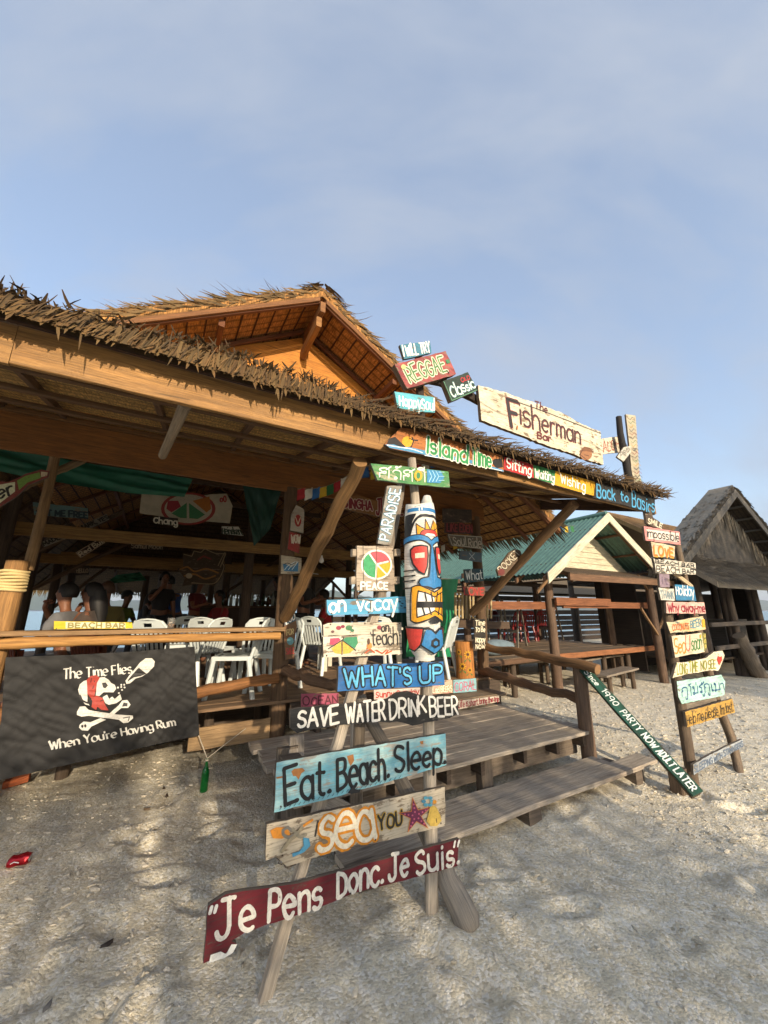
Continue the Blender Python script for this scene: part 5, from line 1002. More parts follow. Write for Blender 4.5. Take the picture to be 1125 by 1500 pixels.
    fx.tube([hc+V((-0.022, 0.083, -0.062)), hc+V((0, 0.094, -0.060)), hc+V((0.022, 0.083, -0.062))], [0.004, 0.008, 0.004], 6)
    skinned('body', J, E, plain(skin, 0.55, 0.1, 20), t, 2, fx)
    # clothes follow the same joints, a little wider
    def sub(name, idx, edges, k, m, add=()):
        mp_ = {a: i for i, a in enumerate(idx)}; JJ = [(J[a][0], J[a][1]*k+0.008, J[a][2]*k+0.008) for a in idx]; EE = [(mp_[a], mp_[b]) for a, b in edges]
        for base, p, r in add: JJ.append((V(p), r, r)); EE.append((mp_[base], len(JJ)-1))
        skinned(name, JJ, EE, m, t, 2)
    se = [(armj[s_][0], armj[s_][1]) for s_ in (1, -1)]
    add = [(armj[s_][0], J[armj[s_][0]][0].lerp(J[armj[s_][1]][0], 0.62), 0.062) for s_ in (1, -1)]
    sub('shirt', [pel, waist, chest, nb, armj[1][0], armj[-1][0]], [(pel, waist), (waist, chest), (chest, nb), (chest, armj[1][0]), (chest, armj[-1][0])], 1.08, cloth(shirt), add)
    sub('trousers', [pel, lj[1][0], lj[1][1], lj[1][2], lj[-1][0], lj[-1][1], lj[-1][2]], [(pel, lj[1][0]), (lj[1][0], lj[1][1]), (lj[1][1], lj[1][2]), (pel, lj[-1][0]), (lj[-1][0], lj[-1][1]), (lj[-1][1], lj[-1][2])], 1.07, cloth(trousers))
    hm = MB(); o = R(0, 50)
    hm.grid(lambda u, v: hc+V((0, -0.012, 0.02))+V((0.098*math.cos(u*6.283)*math.sin(v*1.75), 0.112*math.sin(u*6.283)*math.sin(v*(1.75 if math.sin(u*6.283) > 0.1 else 2.25))*(0.82 if math.sin(u*6.283) > 0 and v > 0.6 else 1), 0.108*math.cos(v*(1.75 if math.sin(u*6.283) > 0.1 else 2.25))))*(1+0.05*noise.noise((u*9, v*7, o))), 20, 9)
    if long: hm.tube([hc+V((0, -0.06, 0.02)), hc+V((0, -0.085, -0.10)), hc+V((0, -0.085-lean*0.3, -0.24)), hc+V((0, -0.09-lean*0.5, -0.40))], [0.085, 0.095, 0.085, 0.045], 12, 0.05)
    WL[t.name] = V((0, 0, 0)); build('hair', hm, plain(hair, 0.6, 0.3, 60), t)
    if cap:
        cm = MB(); cm.grid(lambda u, v: hc+V((0, -0.008, 0.03))+V((0.106*math.cos(u*6.283)*math.sin(v*1.5), 0.122*math.sin(u*6.283)*math.sin(v*1.5), 0.115*math.cos(v*1.5))), 20, 7)
        cm.box(hc+V((0, 0.15, 0.045)), V((0.07, 0, 0)), V((0, 0.06, -0.008)), V((0, 0, 0.005))); build('cap', cm, cloth(cap), t)
    return t
def face(dx, dy): return math.atan2(-dx, dy)      # yaw so that local +y looks along (dx, dy)
person('man in a grey shirt leaning over the counter and drinking, left by the roped post', gp(84, 4.35, FL-0.02), face(-1, -0.15), 'sit', 'drink', '#6f6e70', '#2c2c33', '#17120f', '#7d5138', sc=0.94)
person('woman with long dark hair resting her chin on her hand at the counter', gp(124, 4.5, FL-0.02), face(-1, -0.25), 'sit', 'face', '#4a3c34', '#252329', '#120e0d', '#6d452f', True, sc=0.95)
person('bald looking man in a mustard shirt sitting just behind the long haired woman', gp(136, 5.4, FL), face(-0.7, 0.7), 'sit', 'table', '#6b5f30', '#2c2c30', '#4a3324', '#6d4630', sc=1.0)
person('person in a lime green shirt and dark cap sitting with the hills behind', gp(163, 8.2, FL), face(1, -0.1), 'sit', 'table', '#8a9a35', '#33343a', '#17120f', '#6d4630', cap='#1f2226')
person('dark haired person in a navy top sitting right of the lime green shirt', gp(203, 7.8, FL), face(0.3, 1), 'sit', 'table', '#26303f', '#22242a', '#120e0d', '#6d4630', True)
person('person in black standing with a hand raised among the seated guests', gp(222, 7.0, FL), face(0.6, -0.6), 'stand', 'drink', '#1f1d1f', '#1c1c20', '#100d0c', '#6d4630', sc=0.92)
person('person in a bright blue shirt bending over a table in the dim bar', gp(246, 7.2, FL), face(-0.8, 0.5), 'bend', 'forward', '#274a86', '#22242a', '#120e0d', '#6d4630', sc=0.93)
person('woman in dark red standing behind the person in blue', gp(276, 7.9, FL), face(0.9, -0.2), 'stand', 'forward', '#6a2224', '#2b2226', '#120e0d', '#7d5138', True, sc=0.9)
person('small person in a red top by the drinks counter', gp(320, 8.0, FL), face(-0.5, -0.8), 'sit', 'table', '#8f2328', '#22242a', '#120e0d', '#6d4630', sc=1.0)
person('staff member in profile standing behind the bottles of the drinks counter', gp(351, 9.2, FL), face(1, -0.1), 'stand', 'forward', '#3f4248', '#22242a', '#120e0d', '#6d4630', sc=0.95)
person('tall dark figure standing at the right end of the drinks counter', gp(402, 9.0, FL), face(-1, 0), 'stand', 'forward', '#2a2829', '#1c1c20', '#100d0c', '#5d3b29', sc=0.97)
person('person in black with a white cap standing in the entrance by the corner post', gp(440, 7.2, FL), face(0.75, -0.3), 'stand', 'forward', '#1c1a1b', '#19191d', '#100d0c', '#6d4630', cap='#d8d6d0', sc=0.95)
person('person in a red shirt sitting at the white table inside the entrance', gp(480, 7.6, FL), face(-0.9, -0.2), 'sit', 'table', '#9a1f28', '#22242a', '#120e0d', '#6d4630')

# ============================================================= CHAIRS AND TABLES
WPL = plain('#cfd6d4', 0.38, 0.05, 8); 
def make_chair(label, group, m, loc, yaw):
    t = thing('plastic_chair', label, 'chair', (0, 0, 0), group); WL[t.name] = Vector((0, 0, 0)); V = Vector
    mb = MB(); mb.grid(lambda u, v: V(((u-.5)*(0.43-0.04*v), 0.21-0.42*v, 0.435-0.018*math.sin(u*3.14)*math.sin(v*3.14)-0.05*max(0, 0.12-v)*6*(0.12-v)*8)), 10, 10); mb.grid(lambda u, v: V(((u-.5)*(0.43-0.04*v), -0.21+0.42*v, 0.415)), 2, 2)
    for x in (-1, 1): mb.box(V((x*0.205, 0, 0.42)), V((0.010, 0, 0)), V((0, 0.205, 0)), V((0, 0, 0.022)))
    mb.box(V((0, 0.205, 0.415)), V((0.2, 0, 0)), V((0, 0.009, 0)), V((0, 0, 0.024))); build('seat', mb, m, t)
    mb = MB(); bk = lambda x, z: V((x, -0.20-0.13*(z/0.42)-0.03*math.cos(x*6), 0.43+z))
    def bar_(pts, w, th=0.012):
        for a, b in zip(pts, pts[1:]):
            ax = (b-a); wd = ax.cross(V((0, 1, 0.3))).normalized()*w; mb.box((a+b)/2, ax*0.5, wd*0.5, V((0, th*0.5, 0)))
    for x in (-0.13, -0.078, -0.026, 0.026, 0.078, 0.13): bar_([bk(x, 0), bk(x*1.02, 0.15), bk(x*1.05, 0.30)], 0.026)
    for sg in (-1, 1): mb.tube([bk(sg*0.19, -0.02), bk(sg*0.2, 0.12), bk(sg*0.205, 0.25), bk(sg*0.195, 0.34), bk(sg*0.15, 0.395)], [0.02, 0.019, 0.018, 0.018, 0.017], 8)
    def head(z0, z1, x0=-0.19, x1=0.19):
        mb.grid(lambda u, v: bk((x0+(x1-x0)*u)*(1-0.0*v), z0+(z1-z0)*v*(1 if x0 > -.1 and x1 < .1 else 1)), 10, 3); mb.grid(lambda u, v: bk(x1-(x1-x0)*u, z0+(z1-z0)*v)-V((0, 0.014, 0)), 10, 3)
    head(0.29, 0.335); head(0.335, 0.375, -0.19, -0.05); head(0.335, 0.375, 0.05, 0.19); head(0.375, 0.40, -0.165, 0.165)
    mb.tube([bk(-0.16, 0.39), bk(-0.08, 0.412), bk(0, 0.418), bk(0.08, 0.412), bk(0.16, 0.39)], 0.012, 8); build('backrest', mb, m, t)
    for sx, sy in ((-1, 1), (1, 1), (-1, -1), (1, -1)):
        mb = MB(); a, b = V((sx*0.19, sy*0.185, 0.435)), V((sx*0.225, sy*(0.235 if sy > 0 else 0.27), 0)); mb.plank(a, b, V((0.055, 0, 0)), V((0, 0.05, 0)), 3, 0, ch=0.35); build('leg', mb, m, t)
    t.location = loc; t.rotation_euler = (0, 0, yaw); return t
gW = 'white plastic chairs on the bar deck'
ch = make_chair('white plastic chair side on, its empty seat right of the black banner', gW, WPL, gp(340, 4.78), face(-1, -0.12))
for x, Y, a, lb in ((399, 5.05, face(-0.35, -1), 'white plastic chair tight against the corner post with the ego board'), (232, 4.72, face(0.1, 1), 'white plastic chair with its back to the counter behind the plastic cup'), (308, 5.75, face(0.2, 1), 'white plastic chair pushed in behind the empty side-on chair'),
                    (283, 5.15, face(-0.9, 0.3), 'white plastic chair side on behind the banner top, left of the empty one'), (262, 6.3, face(0.4, -1), 'white plastic chair facing out, furthest back behind the plastic cup'),
                    (368, 5.5, face(-0.5, 0.8), 'white plastic chair half hidden between the two front chairs'), (470, 6.5, face(0.5, 0.9), 'white plastic chair at the left end of the white table'), (548, 6.3, face(-0.2, 1), 'white plastic chair at the right end of the white table'), (638, 6.0, face(-0.85, 0.4), 'white plastic chair standing alone right of the totem')):
    c = dup(ch, gp(x, Y), a, lb)
t = thing('plastic_table', 'white table with square legs inside the bar entrance, behind the fruit wheel board', 'table', gp(532, 6.9)); WT = plain('#d8d2c0', 0.5, 0.06, 8); c = gp(532, 6.9)
mb = MB(); mb.box(c+EZ*0.655, Vector((0.66, 0, 0)), Vector((0, 0.36, 0)), EZ*0.018); mb.box(c+EZ*0.61, Vector((0.6, 0, 0)), Vector((0, 0.31, 0)), EZ*0.03); build('tabletop', mb, WT, t)
for sx in (-1, 1):
    for sy in (-1, 1): mb = MB(); mb.plank(c+Vector((sx*.6, sy*.3, 0)), c+Vector((sx*.6, sy*.3, .6)), Vector((.07, 0, 0)), Vector((0, .06, 0)), 2, 0); build('leg', mb, WT, t)
def slat_chair(label, loc, yaw):
    t = thing('wooden_chair', label, 'chair', (0, 0, 0), 'red brown slatted chairs under the counter'); WL[t.name] = Vector((0, 0, 0)); V = Vector; m = wood('#7d3f26')
    mb = MB(); 
    for i in range(11): mb.box(V((-0.25+i*0.05, 0, 0.46)), V((0.019, 0, 0)), V((0, 0.24, 0)), V((0, 0, 0.011)))
    build('seat', mb, m, t); mb = MB()
    for i in range(9): x = -0.24+i*0.06; mb.plank(V((x, -0.24, 0.5)), V((x, -0.30, 0.72)), V((0.04, 0, 0)), V((0, 0.014, 0)), 2, 0)
    mb.plank(V((-0.28, -0.30, 0.73)), V((0.28, -0.30, 0.73)), V((0, 0, 0.06)), V((0, 0.025, 0)), 3, 0); build('backrest', mb, m, t)
    for sx in (-1, 1):
        for sy in (-1, 1): mb = MB(); mb.plank(V((sx*.25, sy*.22, 0)), V((sx*.25, sy*.22, 0.45 if sy > 0 else 0.6)), V((.045, 0, 0)), V((0, .045, 0)), 2, 0); build('leg', mb, m, t)
    t.location = loc; t.rotation_euler = (0, 0, yaw); return t
slat_chair('red brown slatted chair under the counter, nearest the roped post', gp(38, 3.95), face(0.6, 1)); slat_chair('red brown slatted chair under the counter, below the yellow sign', gp(150, 4.3), face(0.5, 1))
# log stool with sunflowers
t = thing('log_stool', 'round log stool painted with yellow sunflowers on the deck edge', 'stool', gp(682, 6.0)); c = gp(682, 6.0); mb = MB(); mb.tube([c, c+EZ*0.15, c+EZ*0.36, c+EZ*0.50], [0.135, 0.13, 0.128, 0.125], 18, 0.02); build('log', mb, wood('#c07f3f', 0.4), t)
tow = (CAM-c); tow.z = 0; tow.normalize(); sdv = EZ.cross(tow); mb = MB(); ms = [brush('#e0a922'), brush('#4a2a14'), brush('#3f7a3a')]
def onlog(a, z, l=0.003): return c+EZ*z+(tow*math.cos(a)+sdv*math.sin(a))*(0.134+l)
for (a0, z0, rr) in ((0.35, 0.33, 0.055), (-0.25, 0.17, 0.05), (0.5, 0.12, 0.04), (-0.6, 0.36, 0.04)):
    for k in range(9):
        q = k*0.698; d1 = [(rr*math.cos(q+o)*f, rr*math.sin(q+o)*f) for o, f in ((0, 0.2), (-0.22, 0.7), (0, 1.1), (0.22, 0.7))]; P4 = [onlog(a0+x/0.13, z0+y, 0.003+k*0.0002) for x, y in d1]; mb.add(P4, [(0, 1, 2, 3)], [[(0, 0)]*4], (1, 1, 1), 0)
    mb.add([onlog(a0+rr*.38*math.cos(k*.785)/0.13, z0+rr*.38*math.sin(k*.785), 0.006) for k in range(8)], [tuple(range(8))], [[(0, 0)]*8], (1, 1, 1), 1)
    for o in (-0.5, 0.4): mb.add([onlog(a0+x/0.13, z0+y, 0.0015) for x, y in ((0, -rr), (o*0.08-.012, -rr*1.6), (o*0.09, -rr*2.0), (o*0.08+.012, -rr*1.5))], [(0, 1, 2, 3)], [[(0, 0)]*4], (1, 1, 1), 2)
build('flower_painting', mb, ms, t)

# ============================================================= THINGS HUNG ON THE BAR
K = cr(0, 930, 3.75)
DB = 4.30; bcs = [at_d(8, 963, DB), at_d(285, 947, DB), at_d(292, 1077, DB), at_d(-6, 1144, DB)]     # TL TR BR BL
def bwave(s_, z_): return 0.03*noise.noise((s_*2.2, z_*1.2, 3))+0.013*noise.noise((s_*6-z_*6, z_*3, 1))+0.009*(1-abs(noise.noise((s_*9+z_*12, z_*4-s_*3, 8))))**4+0.004*noise.noise((s_*22-z_*16, z_*7, 8))
def bpt(u, v):
    p = bcs[3].lerp(bcs[2], u).lerp(bcs[0].lerp(bcs[1], u), v); p = p-EZ*0.012*math.sin(u*3.14)*(v); s_, d_, z_ = sd(p); return P(s_, DB+bwave(s_, z_), z_)
mb = MB(); mb.grid(bpt, 110, 60, uvs=(2, 1)); mb.grid(lambda u, v: bpt(u, v)+E2*0.002 if False else bpt(1-u, v)+E2*0.0015, 60, 30, uvs=(2, 1))
t = thing('banner', 'black cloth pirate banner with skull and crossed bones hung from the log rail', 'banner', P(sd(bcs[3])[0]+0.8, DB, 0.33)); build('cloth', mb, cloth('#151312', 0.7), t)
class BCanvas(Canvas):
    def pt(s, xy, h): q = s.p0+s.a*xy[0]+s.b*xy[1]; s_, d_, z_ = sd(q); return P(s_, DB+bwave(s_, z_)-h-0.003, z_)
cv = BCanvas(P(0, DB, 1), NF, E1); cv.t = t; WHT, RDB, BKB = '#d6d2c8', '#a83a2c', '#221f1e'
cv.text("The Time Flies", K((348, 245), (725, 208), (712, 160), (340, 190)), WHT, 0.0125, lc=1.15, jit=0.2, shear=0.18, nib=0.75, gap=1.6)
cv.text("When You're Having Rum", K((275, 632), (965, 498), (948, 458), (258, 586)), WHT, 0.0125, lc=1.1, jit=0.2, shear=0.18, nib=0.75, gap=1.6)
def dpoly(pts, h):                    # painted shape with extra points so that it follows the cloth
    q = K(*pts); out = []
    for i in range(len(q)):
        a, b = q[i], q[(i+1) % len(q)]; n = max(1, int(math.dist(a, b)/4)); out += [(a[0]+(b[0]-a[0])*k/n, a[1]+(b[1]-a[1])*k/n) for k in range(n)]
    cv.h += 0.001; cv.poly(out, h)
dpoly([(690, 250), (710, 222), (738, 190), (770, 150), (800, 128), (835, 128), (850, 145), (846, 172), (815, 205), (780, 228), (745, 238), (715, 265), (695, 268)], WHT); dpoly([(722, 222), (762, 178), (805, 212), (775, 224), (735, 232), (700, 256), (705, 244)], BKB)
dpoly([(430, 300), (440, 270), (462, 252), (482, 245), (482, 370), (495, 385), (470, 380), (440, 345)], WHT); dpoly([(528, 330), (535, 250), (548, 232), (575, 230), (600, 245), (612, 262), (632, 272), (640, 292), (625, 312), (600, 312), (572, 312), (548, 332)], WHT)
dpoly([(562, 262), (582, 258), (595, 275), (580, 290), (568, 285)], BKB); cv.line(K((440, 330), (455, 358), (485, 372)), BKB, 0.012)
dpoly([(478, 245), (500, 224), (530, 218), (550, 232), (535, 260), (522, 330), (500, 345), (482, 320)], RDB); cv.line(K((505, 235), (492, 300)), BKB, 0.005); cv.line(K((525, 232), (508, 310)), BKB, 0.005)
dpoly([(500, 338), (535, 330), (572, 345), (575, 370), (598, 410), (560, 408), (538, 390), (530, 408), (505, 392), (510, 362)], RDB); cv.line(K((505, 352), (540, 362), (572, 352)), BKB, 0.006)
dpoly([(566, 338), (590, 325), (602, 348), (618, 335), (632, 348), (662, 322), (670, 352), (640, 372), (600, 380), (580, 370)], WHT)
dpoly([(600, 430), (655, 382), (672, 358), (700, 355), (718, 380), (705, 398), (668, 398), (628, 432)], WHT); dpoly([(440, 490), (462, 472), (500, 475), (555, 452), (585, 462), (505, 498), (485, 522), (452, 520), (436, 505)], WHT); dpoly([(680, 368), (702, 372), (700, 388), (672, 390)], BKB)
dpoly([(425, 420), (440, 392), (470, 388), (490, 408), (640, 432), (700, 438), (730, 440), (732, 455), (705, 478), (680, 482), (655, 462), (490, 440), (450, 445), (425, 436)], WHT); cv.line(K((442, 412), (465, 405), (478, 420), (445, 432)), BKB, 0.006); cv.line(K((678, 452), (712, 446), (705, 468)), BKB, 0.006)
cv.ell(K((455, 497))[0], 1.8, 2.4, BKB, 10); cv.ell(K((472, 494))[0], 1.8, 2.4, BKB, 10)
for x, y in ((650, 285), (655, 315), (668, 270), (672, 298), (684, 270), (686, 285), (668, 282)): cv.ell(K((x, y))[0], 1.4, 1.4, WHT, 8)
done(cv)
# the yellow counter sign and other boards
K = cr(0, 840, 5.114)
cv = signboard('yellow Beach Bar board with grey capitals standing on the counter edge', K((405, 355), (700, 362), (990, 368), (995, 412), (700, 414), (403, 418)), paint('#e3c22a', 0.3, '#9a8a55', '#ecd24a'), 4.32); cv.poly(K((492, 362), (940, 370), (940, 408), (492, 412)), '#e4ddb0'); cv.text("BEACH BAR", K((512, 404), (932, 408), (932, 374), (514, 370)), '#8f8348', 0.012, gap=3); done(cv)
K = cr(190, 840, 4.5)
cv = signboard('narrow multicoloured ego for sale board nailed to the corner post', K((1020, 285), (1055, 262), (1090, 250), (1102, 345), (1086, 455), (1085, 560), (1025, 570), (1018, 430)), paint('#7a5a3c', 0.5, '#5d4d3d', '#6d4a33'), 4.40); cv.poly(K((1020, 285), (1090, 250), (1095, 310), (1022, 345)), '#33586b'); cv.text("EGO", K((1032, 335), (1090, 300), (1086, 262), (1026, 298)), '#e9e5dc', 0.012); cv.text("FOR", K((1035, 410), (1080, 398), (1080, 365), (1035, 372)), '#c9b27a', 0.010); cv.ell(K((1058, 445))[0], 5, 6, '#5f8f95', 12); cv.text("SALE", K((1032, 535), (1084, 525), (1082, 485), (1032, 495)), '#a83a33', 0.010); done(cv)
def dark(label, pts, base, d, text=None, box=None, col='#c9b89a', w=0.012, K=None, **kw):
    cv = signboard(label, K(*pts) if K else pts, base, d, 0.02)
    if text: cv.text(text, K(*box) if K else box, col, w, **kw)
    return cv
K = cr(0, 660, 5.114)
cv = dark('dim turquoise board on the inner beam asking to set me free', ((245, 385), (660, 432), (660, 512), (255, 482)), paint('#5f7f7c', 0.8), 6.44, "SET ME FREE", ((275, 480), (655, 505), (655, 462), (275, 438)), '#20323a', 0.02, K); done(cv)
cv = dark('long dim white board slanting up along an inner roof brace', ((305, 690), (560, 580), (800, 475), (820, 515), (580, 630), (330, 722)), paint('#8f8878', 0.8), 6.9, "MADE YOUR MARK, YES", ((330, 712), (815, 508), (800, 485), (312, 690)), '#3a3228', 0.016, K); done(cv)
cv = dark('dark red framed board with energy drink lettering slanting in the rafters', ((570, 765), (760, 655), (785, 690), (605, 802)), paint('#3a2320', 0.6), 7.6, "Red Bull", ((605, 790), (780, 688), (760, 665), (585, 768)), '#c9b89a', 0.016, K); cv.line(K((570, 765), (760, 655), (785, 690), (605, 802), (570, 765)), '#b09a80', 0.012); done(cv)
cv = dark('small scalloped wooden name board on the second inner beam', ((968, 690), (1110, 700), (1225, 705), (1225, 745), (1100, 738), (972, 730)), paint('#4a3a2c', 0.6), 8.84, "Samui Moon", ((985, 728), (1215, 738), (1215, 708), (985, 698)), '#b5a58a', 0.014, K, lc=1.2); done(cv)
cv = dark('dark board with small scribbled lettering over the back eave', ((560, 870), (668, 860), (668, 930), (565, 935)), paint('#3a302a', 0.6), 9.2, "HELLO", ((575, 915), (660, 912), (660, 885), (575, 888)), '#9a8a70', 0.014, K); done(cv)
# bottle shaped board at the left
cv = signboard('bottle shaped green and cream board with black lettering at the far left', [(-75, 745), (-30, 722), (0, 705), (12, 706), (26, 700), (38, 694), (60, 688), (72, 690), (70, 699), (42, 710), (30, 722), (15, 733), (0, 742), (-40, 765), (-70, 775)], paint('#7a2f2a', 0.4), 4.25, 0.025)
cv.poly([(-70, 749), (-28, 726), (0, 710), (22, 706), (22, 720), (0, 737), (-40, 758), (-66, 768)], '#c7c7a4'); cv.poly([(25, 704), (38, 697), (58, 692), (60, 700), (40, 707), (28, 718)], '#6a8a3a'); cv.poly([(60, 691), (70, 692), (69, 697), (60, 699)], '#b9a98a'); cv.text("Better", [(-62, 760), (20, 722), (16, 708), (-62, 744)], '#1f1d1a', 0.017, lc=1.2); done(cv)
K = cr(200, 660, 4.6875)
cv = dark('pale hanging sheet with a big red, green and orange wheel above the inner beam', ((35, 290), (140, 300), (300, 330), (520, 300), (620, 295), (660, 380), (640, 500), (300, 470), (20, 430)), cloth('#b9ad94'), 6.6, None, None, K=K); cv.t['category'] = 'cloth'; WL['hanging_sheet'] = WL[cv.t.name]; cv.t.name = 'hanging_sheet'
c = K((355, 400))[0]; cv.ell(c, 40, 24, '#9a3a32', 26); cv.ell(c, 35, 21, '#b9ad94', 26); cv.h += .0004; cv.poly(K((215, 345), (285, 345), (305, 385), (240, 425), (205, 400)), '#9c2f36'); cv.poly(K((345, 358), (240, 432), (300, 462), (345, 465)), '#3f7a4d'); cv.poly(K((360, 360), (362, 465), (420, 470), (470, 440)), '#3f7a4d'); cv.poly(K((385, 345), (500, 315), (512, 400), (480, 425)), '#b06a24'); cv.text("70", K((575, 355), (615, 350), (612, 310), (572, 312)), '#a33', 0.02); done(cv)
cv = dark('white outlined dark name board on the inner beam under the wheel sheet', ((105, 470), (130, 452), (285, 465), (288, 500), (240, 515), (130, 500)), paint('#2a2622', 0.5), 6.42, "Chang", ((118, 498), (280, 510), (278, 470), (120, 462)), '#d5cbb5', 0.018, K, lc=1.25); done(cv)
cv = dark('small white board with dark green beer lettering at the beam end', ((585, 520), (700, 522), (735, 585), (585, 572)), paint('#c9c2b2', 0.4), 6.3, "Heineken", ((590, 570), (725, 578), (705, 535), (590, 530)), '#2a3a2a', 0.017, K, lc=1.25, gap=1.4); done(cv)
cv = signboard('carved cut out emblem board with palms, surfboard and waves hanging deep inside', K((320, 705), (380, 720), (390, 680), (410, 700), (440, 690), (470, 665), (490, 690), (545, 695), (590, 690), (620, 700), (600, 760), (610, 800), (580, 880), (530, 930), (470, 915), (380, 920), (310, 935), (330, 880), (280, 810), (320, 800)), paint('#4a3a28', 0.6), 8.3, 0.03)
cv.line(K((325, 712), (380, 726), (395, 690), (440, 700), (470, 675), (540, 705), (612, 708), (592, 770), (600, 800), (570, 875), (520, 915), (380, 908)), '#a08a66', 0.016); cv.line(K((560, 790), (600, 710), (612, 706), (575, 800)), '#a08a66', 0.016); cv.line(K((300, 815), (350, 800), (400, 830), (480, 812), (560, 840)), '#a5702f', 0.03); cv.line(K((420, 750), (460, 725), (510, 745)), '#8f3a2f', 0.03); cv.line(K((330, 860), (400, 850), (470, 880), (540, 860)), '#a5702f', 0.03); cv.ell(K((360, 860))[0], 5, 4, '#b9a888', 12); done(cv)
# boards on the corner post
K = cr(400, 640, 5.625)
cv = dark('white crest board with a red badge on the corner post behind the slanting log', ((190, 560), (230, 580), (258, 600), (250, 795), (140, 770), (150, 640)), paint('#b5ab9a', 0.5), 4.43, None, K=K); cv.ell(K((205, 690))[0], 5, 9, '#9a2f2c', 16); cv.line(K((185, 660), (205, 720), (225, 665)), '#d9c9a5', 0.008); done(cv, 'painting')
cv = dark('small red and white board under the white crest on the corner post', ((135, 780), (225, 805), (215, 960), (120, 925)), paint('#97302c', 0.5), 4.43, "WOW", ((150, 870), (225, 880), (225, 815), (150, 805)), '#c9bda8', 0.014, K); done(cv)
cv = dark('board painted with a curling blue wave on the corner post', ((65, 975), (150, 985), (235, 1000), (230, 1120), (150, 1130), (65, 1125)), paint('#b0a58f', 0.6), 4.42, None, K=K); cv.poly(K((80, 1045), (110, 1050), (150, 1075), (210, 1030), (205, 1110), (90, 1105)), '#2f6d94')
for k in range(3): cv.line(K((95+k*30, 1095), (125+k*28, 1060), (180+k*12, 1030)), '#c9dbe2', 0.007); cv.line(K((90, 1050), (120, 1040), (150, 1055), (185, 1035)), '#1f2a35', 0.008)
done(cv, 'painting')
cv = dark('dark beer board in maroon outlined capitals along the inner plate behind the pole', ((560, 510), (700, 480), (960, 560), (1060, 560), (1070, 640), (900, 660), (560, 590)), paint('#8a5f33', 0.3), 4.30, None, K=K); cv.text("SINGHA", K((572, 575), (815, 605), (812, 530), (572, 500)), '#7d2430', 0.026, ('#c9b5a0', 0.010)); cv.text("JUNGLE", K((850, 640), (1065, 640), (1065, 510), (850, 520)), '#7d2430', 0.026, ('#c9b5a0', 0.010)); done(cv)
# right post boards
K = cr(560, 640, 5.114)
cv = dark('blank dark brown board, topmost on the right entrance post', ((455, 535), (670, 545), (672, 640), (455, 640)), paint('#3a302b', 0.5), 4.40, None, K=K); done(cv)
cv = dark('dark maroon board with faint red capitals on the right entrance post', ((470, 640), (675, 655), (680, 728), (470, 720)), paint('#3c191a', 0.4), 4.39, "LIKE EDEN", ((485, 705), (672, 715), (670, 660), (485, 650)), '#8a3436', 0.018, K); done(cv)
cv = dark('grey framed board with carved pale script on the right entrance post', ((490, 728), (745, 745), (752, 842), (520, 815), (500, 780)), paint('#5d5a52', 0.5), 4.38, "Soul Ride", ((535, 805), (740, 828), (738, 765), (525, 750)), '#b9b3a2', 0.016, K, lc=1.2); cv.line(K((495, 733), (742, 750), (748, 836), (522, 810), (495, 733)), '#b5afa0', 0.012); done(cv)
cv = dark('small blue grey board with a pale star on the right entrance post', ((580, 850), (745, 868), (745, 940), (580, 915)), paint('#4d6473', 0.6), 4.38, "x", ((650, 915), (690, 918), (690, 870), (650, 868)), '#a9b5ba', 0.012, K, lc=1.6); done(cv)
cv = dark('teal board with white What script on the right entrance post', ((612, 992), (752, 985), (760, 1080), (620, 1092)), paint('#1f4a58', 0.4), 4.38, "What", ((630, 1070), (750, 1062), (745, 1000), (625, 1005)), '#dfe5e2', 0.014, K, lc=1.2); done(cv)
cv = dark('dull red Love board with a heart, lowest above the bamboo screen', ((600, 1120), (770, 1128), (765, 1190), (620, 1188)), paint('#8a4436', 0.6, h2='#5d4a3a'), 4.42, "LOVE", ((615, 1180), (760, 1184), (758, 1132), (612, 1130)), '#b5372f', 0.02, K); done(cv)
K = cr(660, 720, 4.6875)
cv = signboard('skateboard like plank of carved letters fixed along the right slanting log', K((318, 540), (345, 500), (400, 420), (440, 395), (480, 405), (490, 440), (440, 500), (400, 545), (370, 580), (330, 580)), paint('#5d4a38', 0.7), 3.30); cv.text("ROCKET", K((345, 560), (478, 430), (440, 400), (322, 530)), '#c9bfa8', 0.013, ('#2a1f1a', 0.006)); cv.ell(K((347, 553))[0], 5, 5, '#6d2f2c', 12); done(cv)
cv = dark('narrow black board with cream happy words by the right entrance post', ((165, 872), (238, 876), (242, 1062), (168, 1060)), paint('#1c1a18', 0.4), 4.36, None, K=K)
for i, tx in enumerate(("Time", "To Be", "Happy", "Now")): y = 918+i*45+(25 if i > 1 else 0); cv.text(tx, K((172, y), (236, y), (236, y-32), (172, y-32)), '#e5dcc0', 0.013, lc=1.25)
done(cv)
K = cr(410, 860, 4.018)
cv = dark('pink Ocean board on the step riser behind the near poles', ((125, 628), (345, 625), (345, 690), (125, 706)), paint('#b0506a', 0.5), 4.22, "OCEAN", ((135, 698), (340, 684), (340, 640), (135, 645)), '#5a1f2c', 0.014, K); done(cv)
cv = dark('white board with red script on the riser behind the blue board', ((552, 605), (825, 592), (825, 640), (555, 662)), paint('#d5c3b8', 0.4), 4.24, "Sunny Sunday", ((565, 650), (818, 630), (818, 602), (565, 615)), '#b0392f', 0.013, K, lc=1.2); done(cv)
cv = dark('cream and pink board with white beer words on the riser', ((895, 552), (1015, 545), (1018, 622), (892, 632)), paint('#d5bda0', 0.5, h2='#d58f85'), 4.34, "Lao BEERS", ((900, 622), (1012, 612), (1010, 578), (900, 588)), '#efe8c9', 0.012, K, ol=('#6a4a3a', 0.004)); done(cv)
K = cr(620, 940, 3.516)
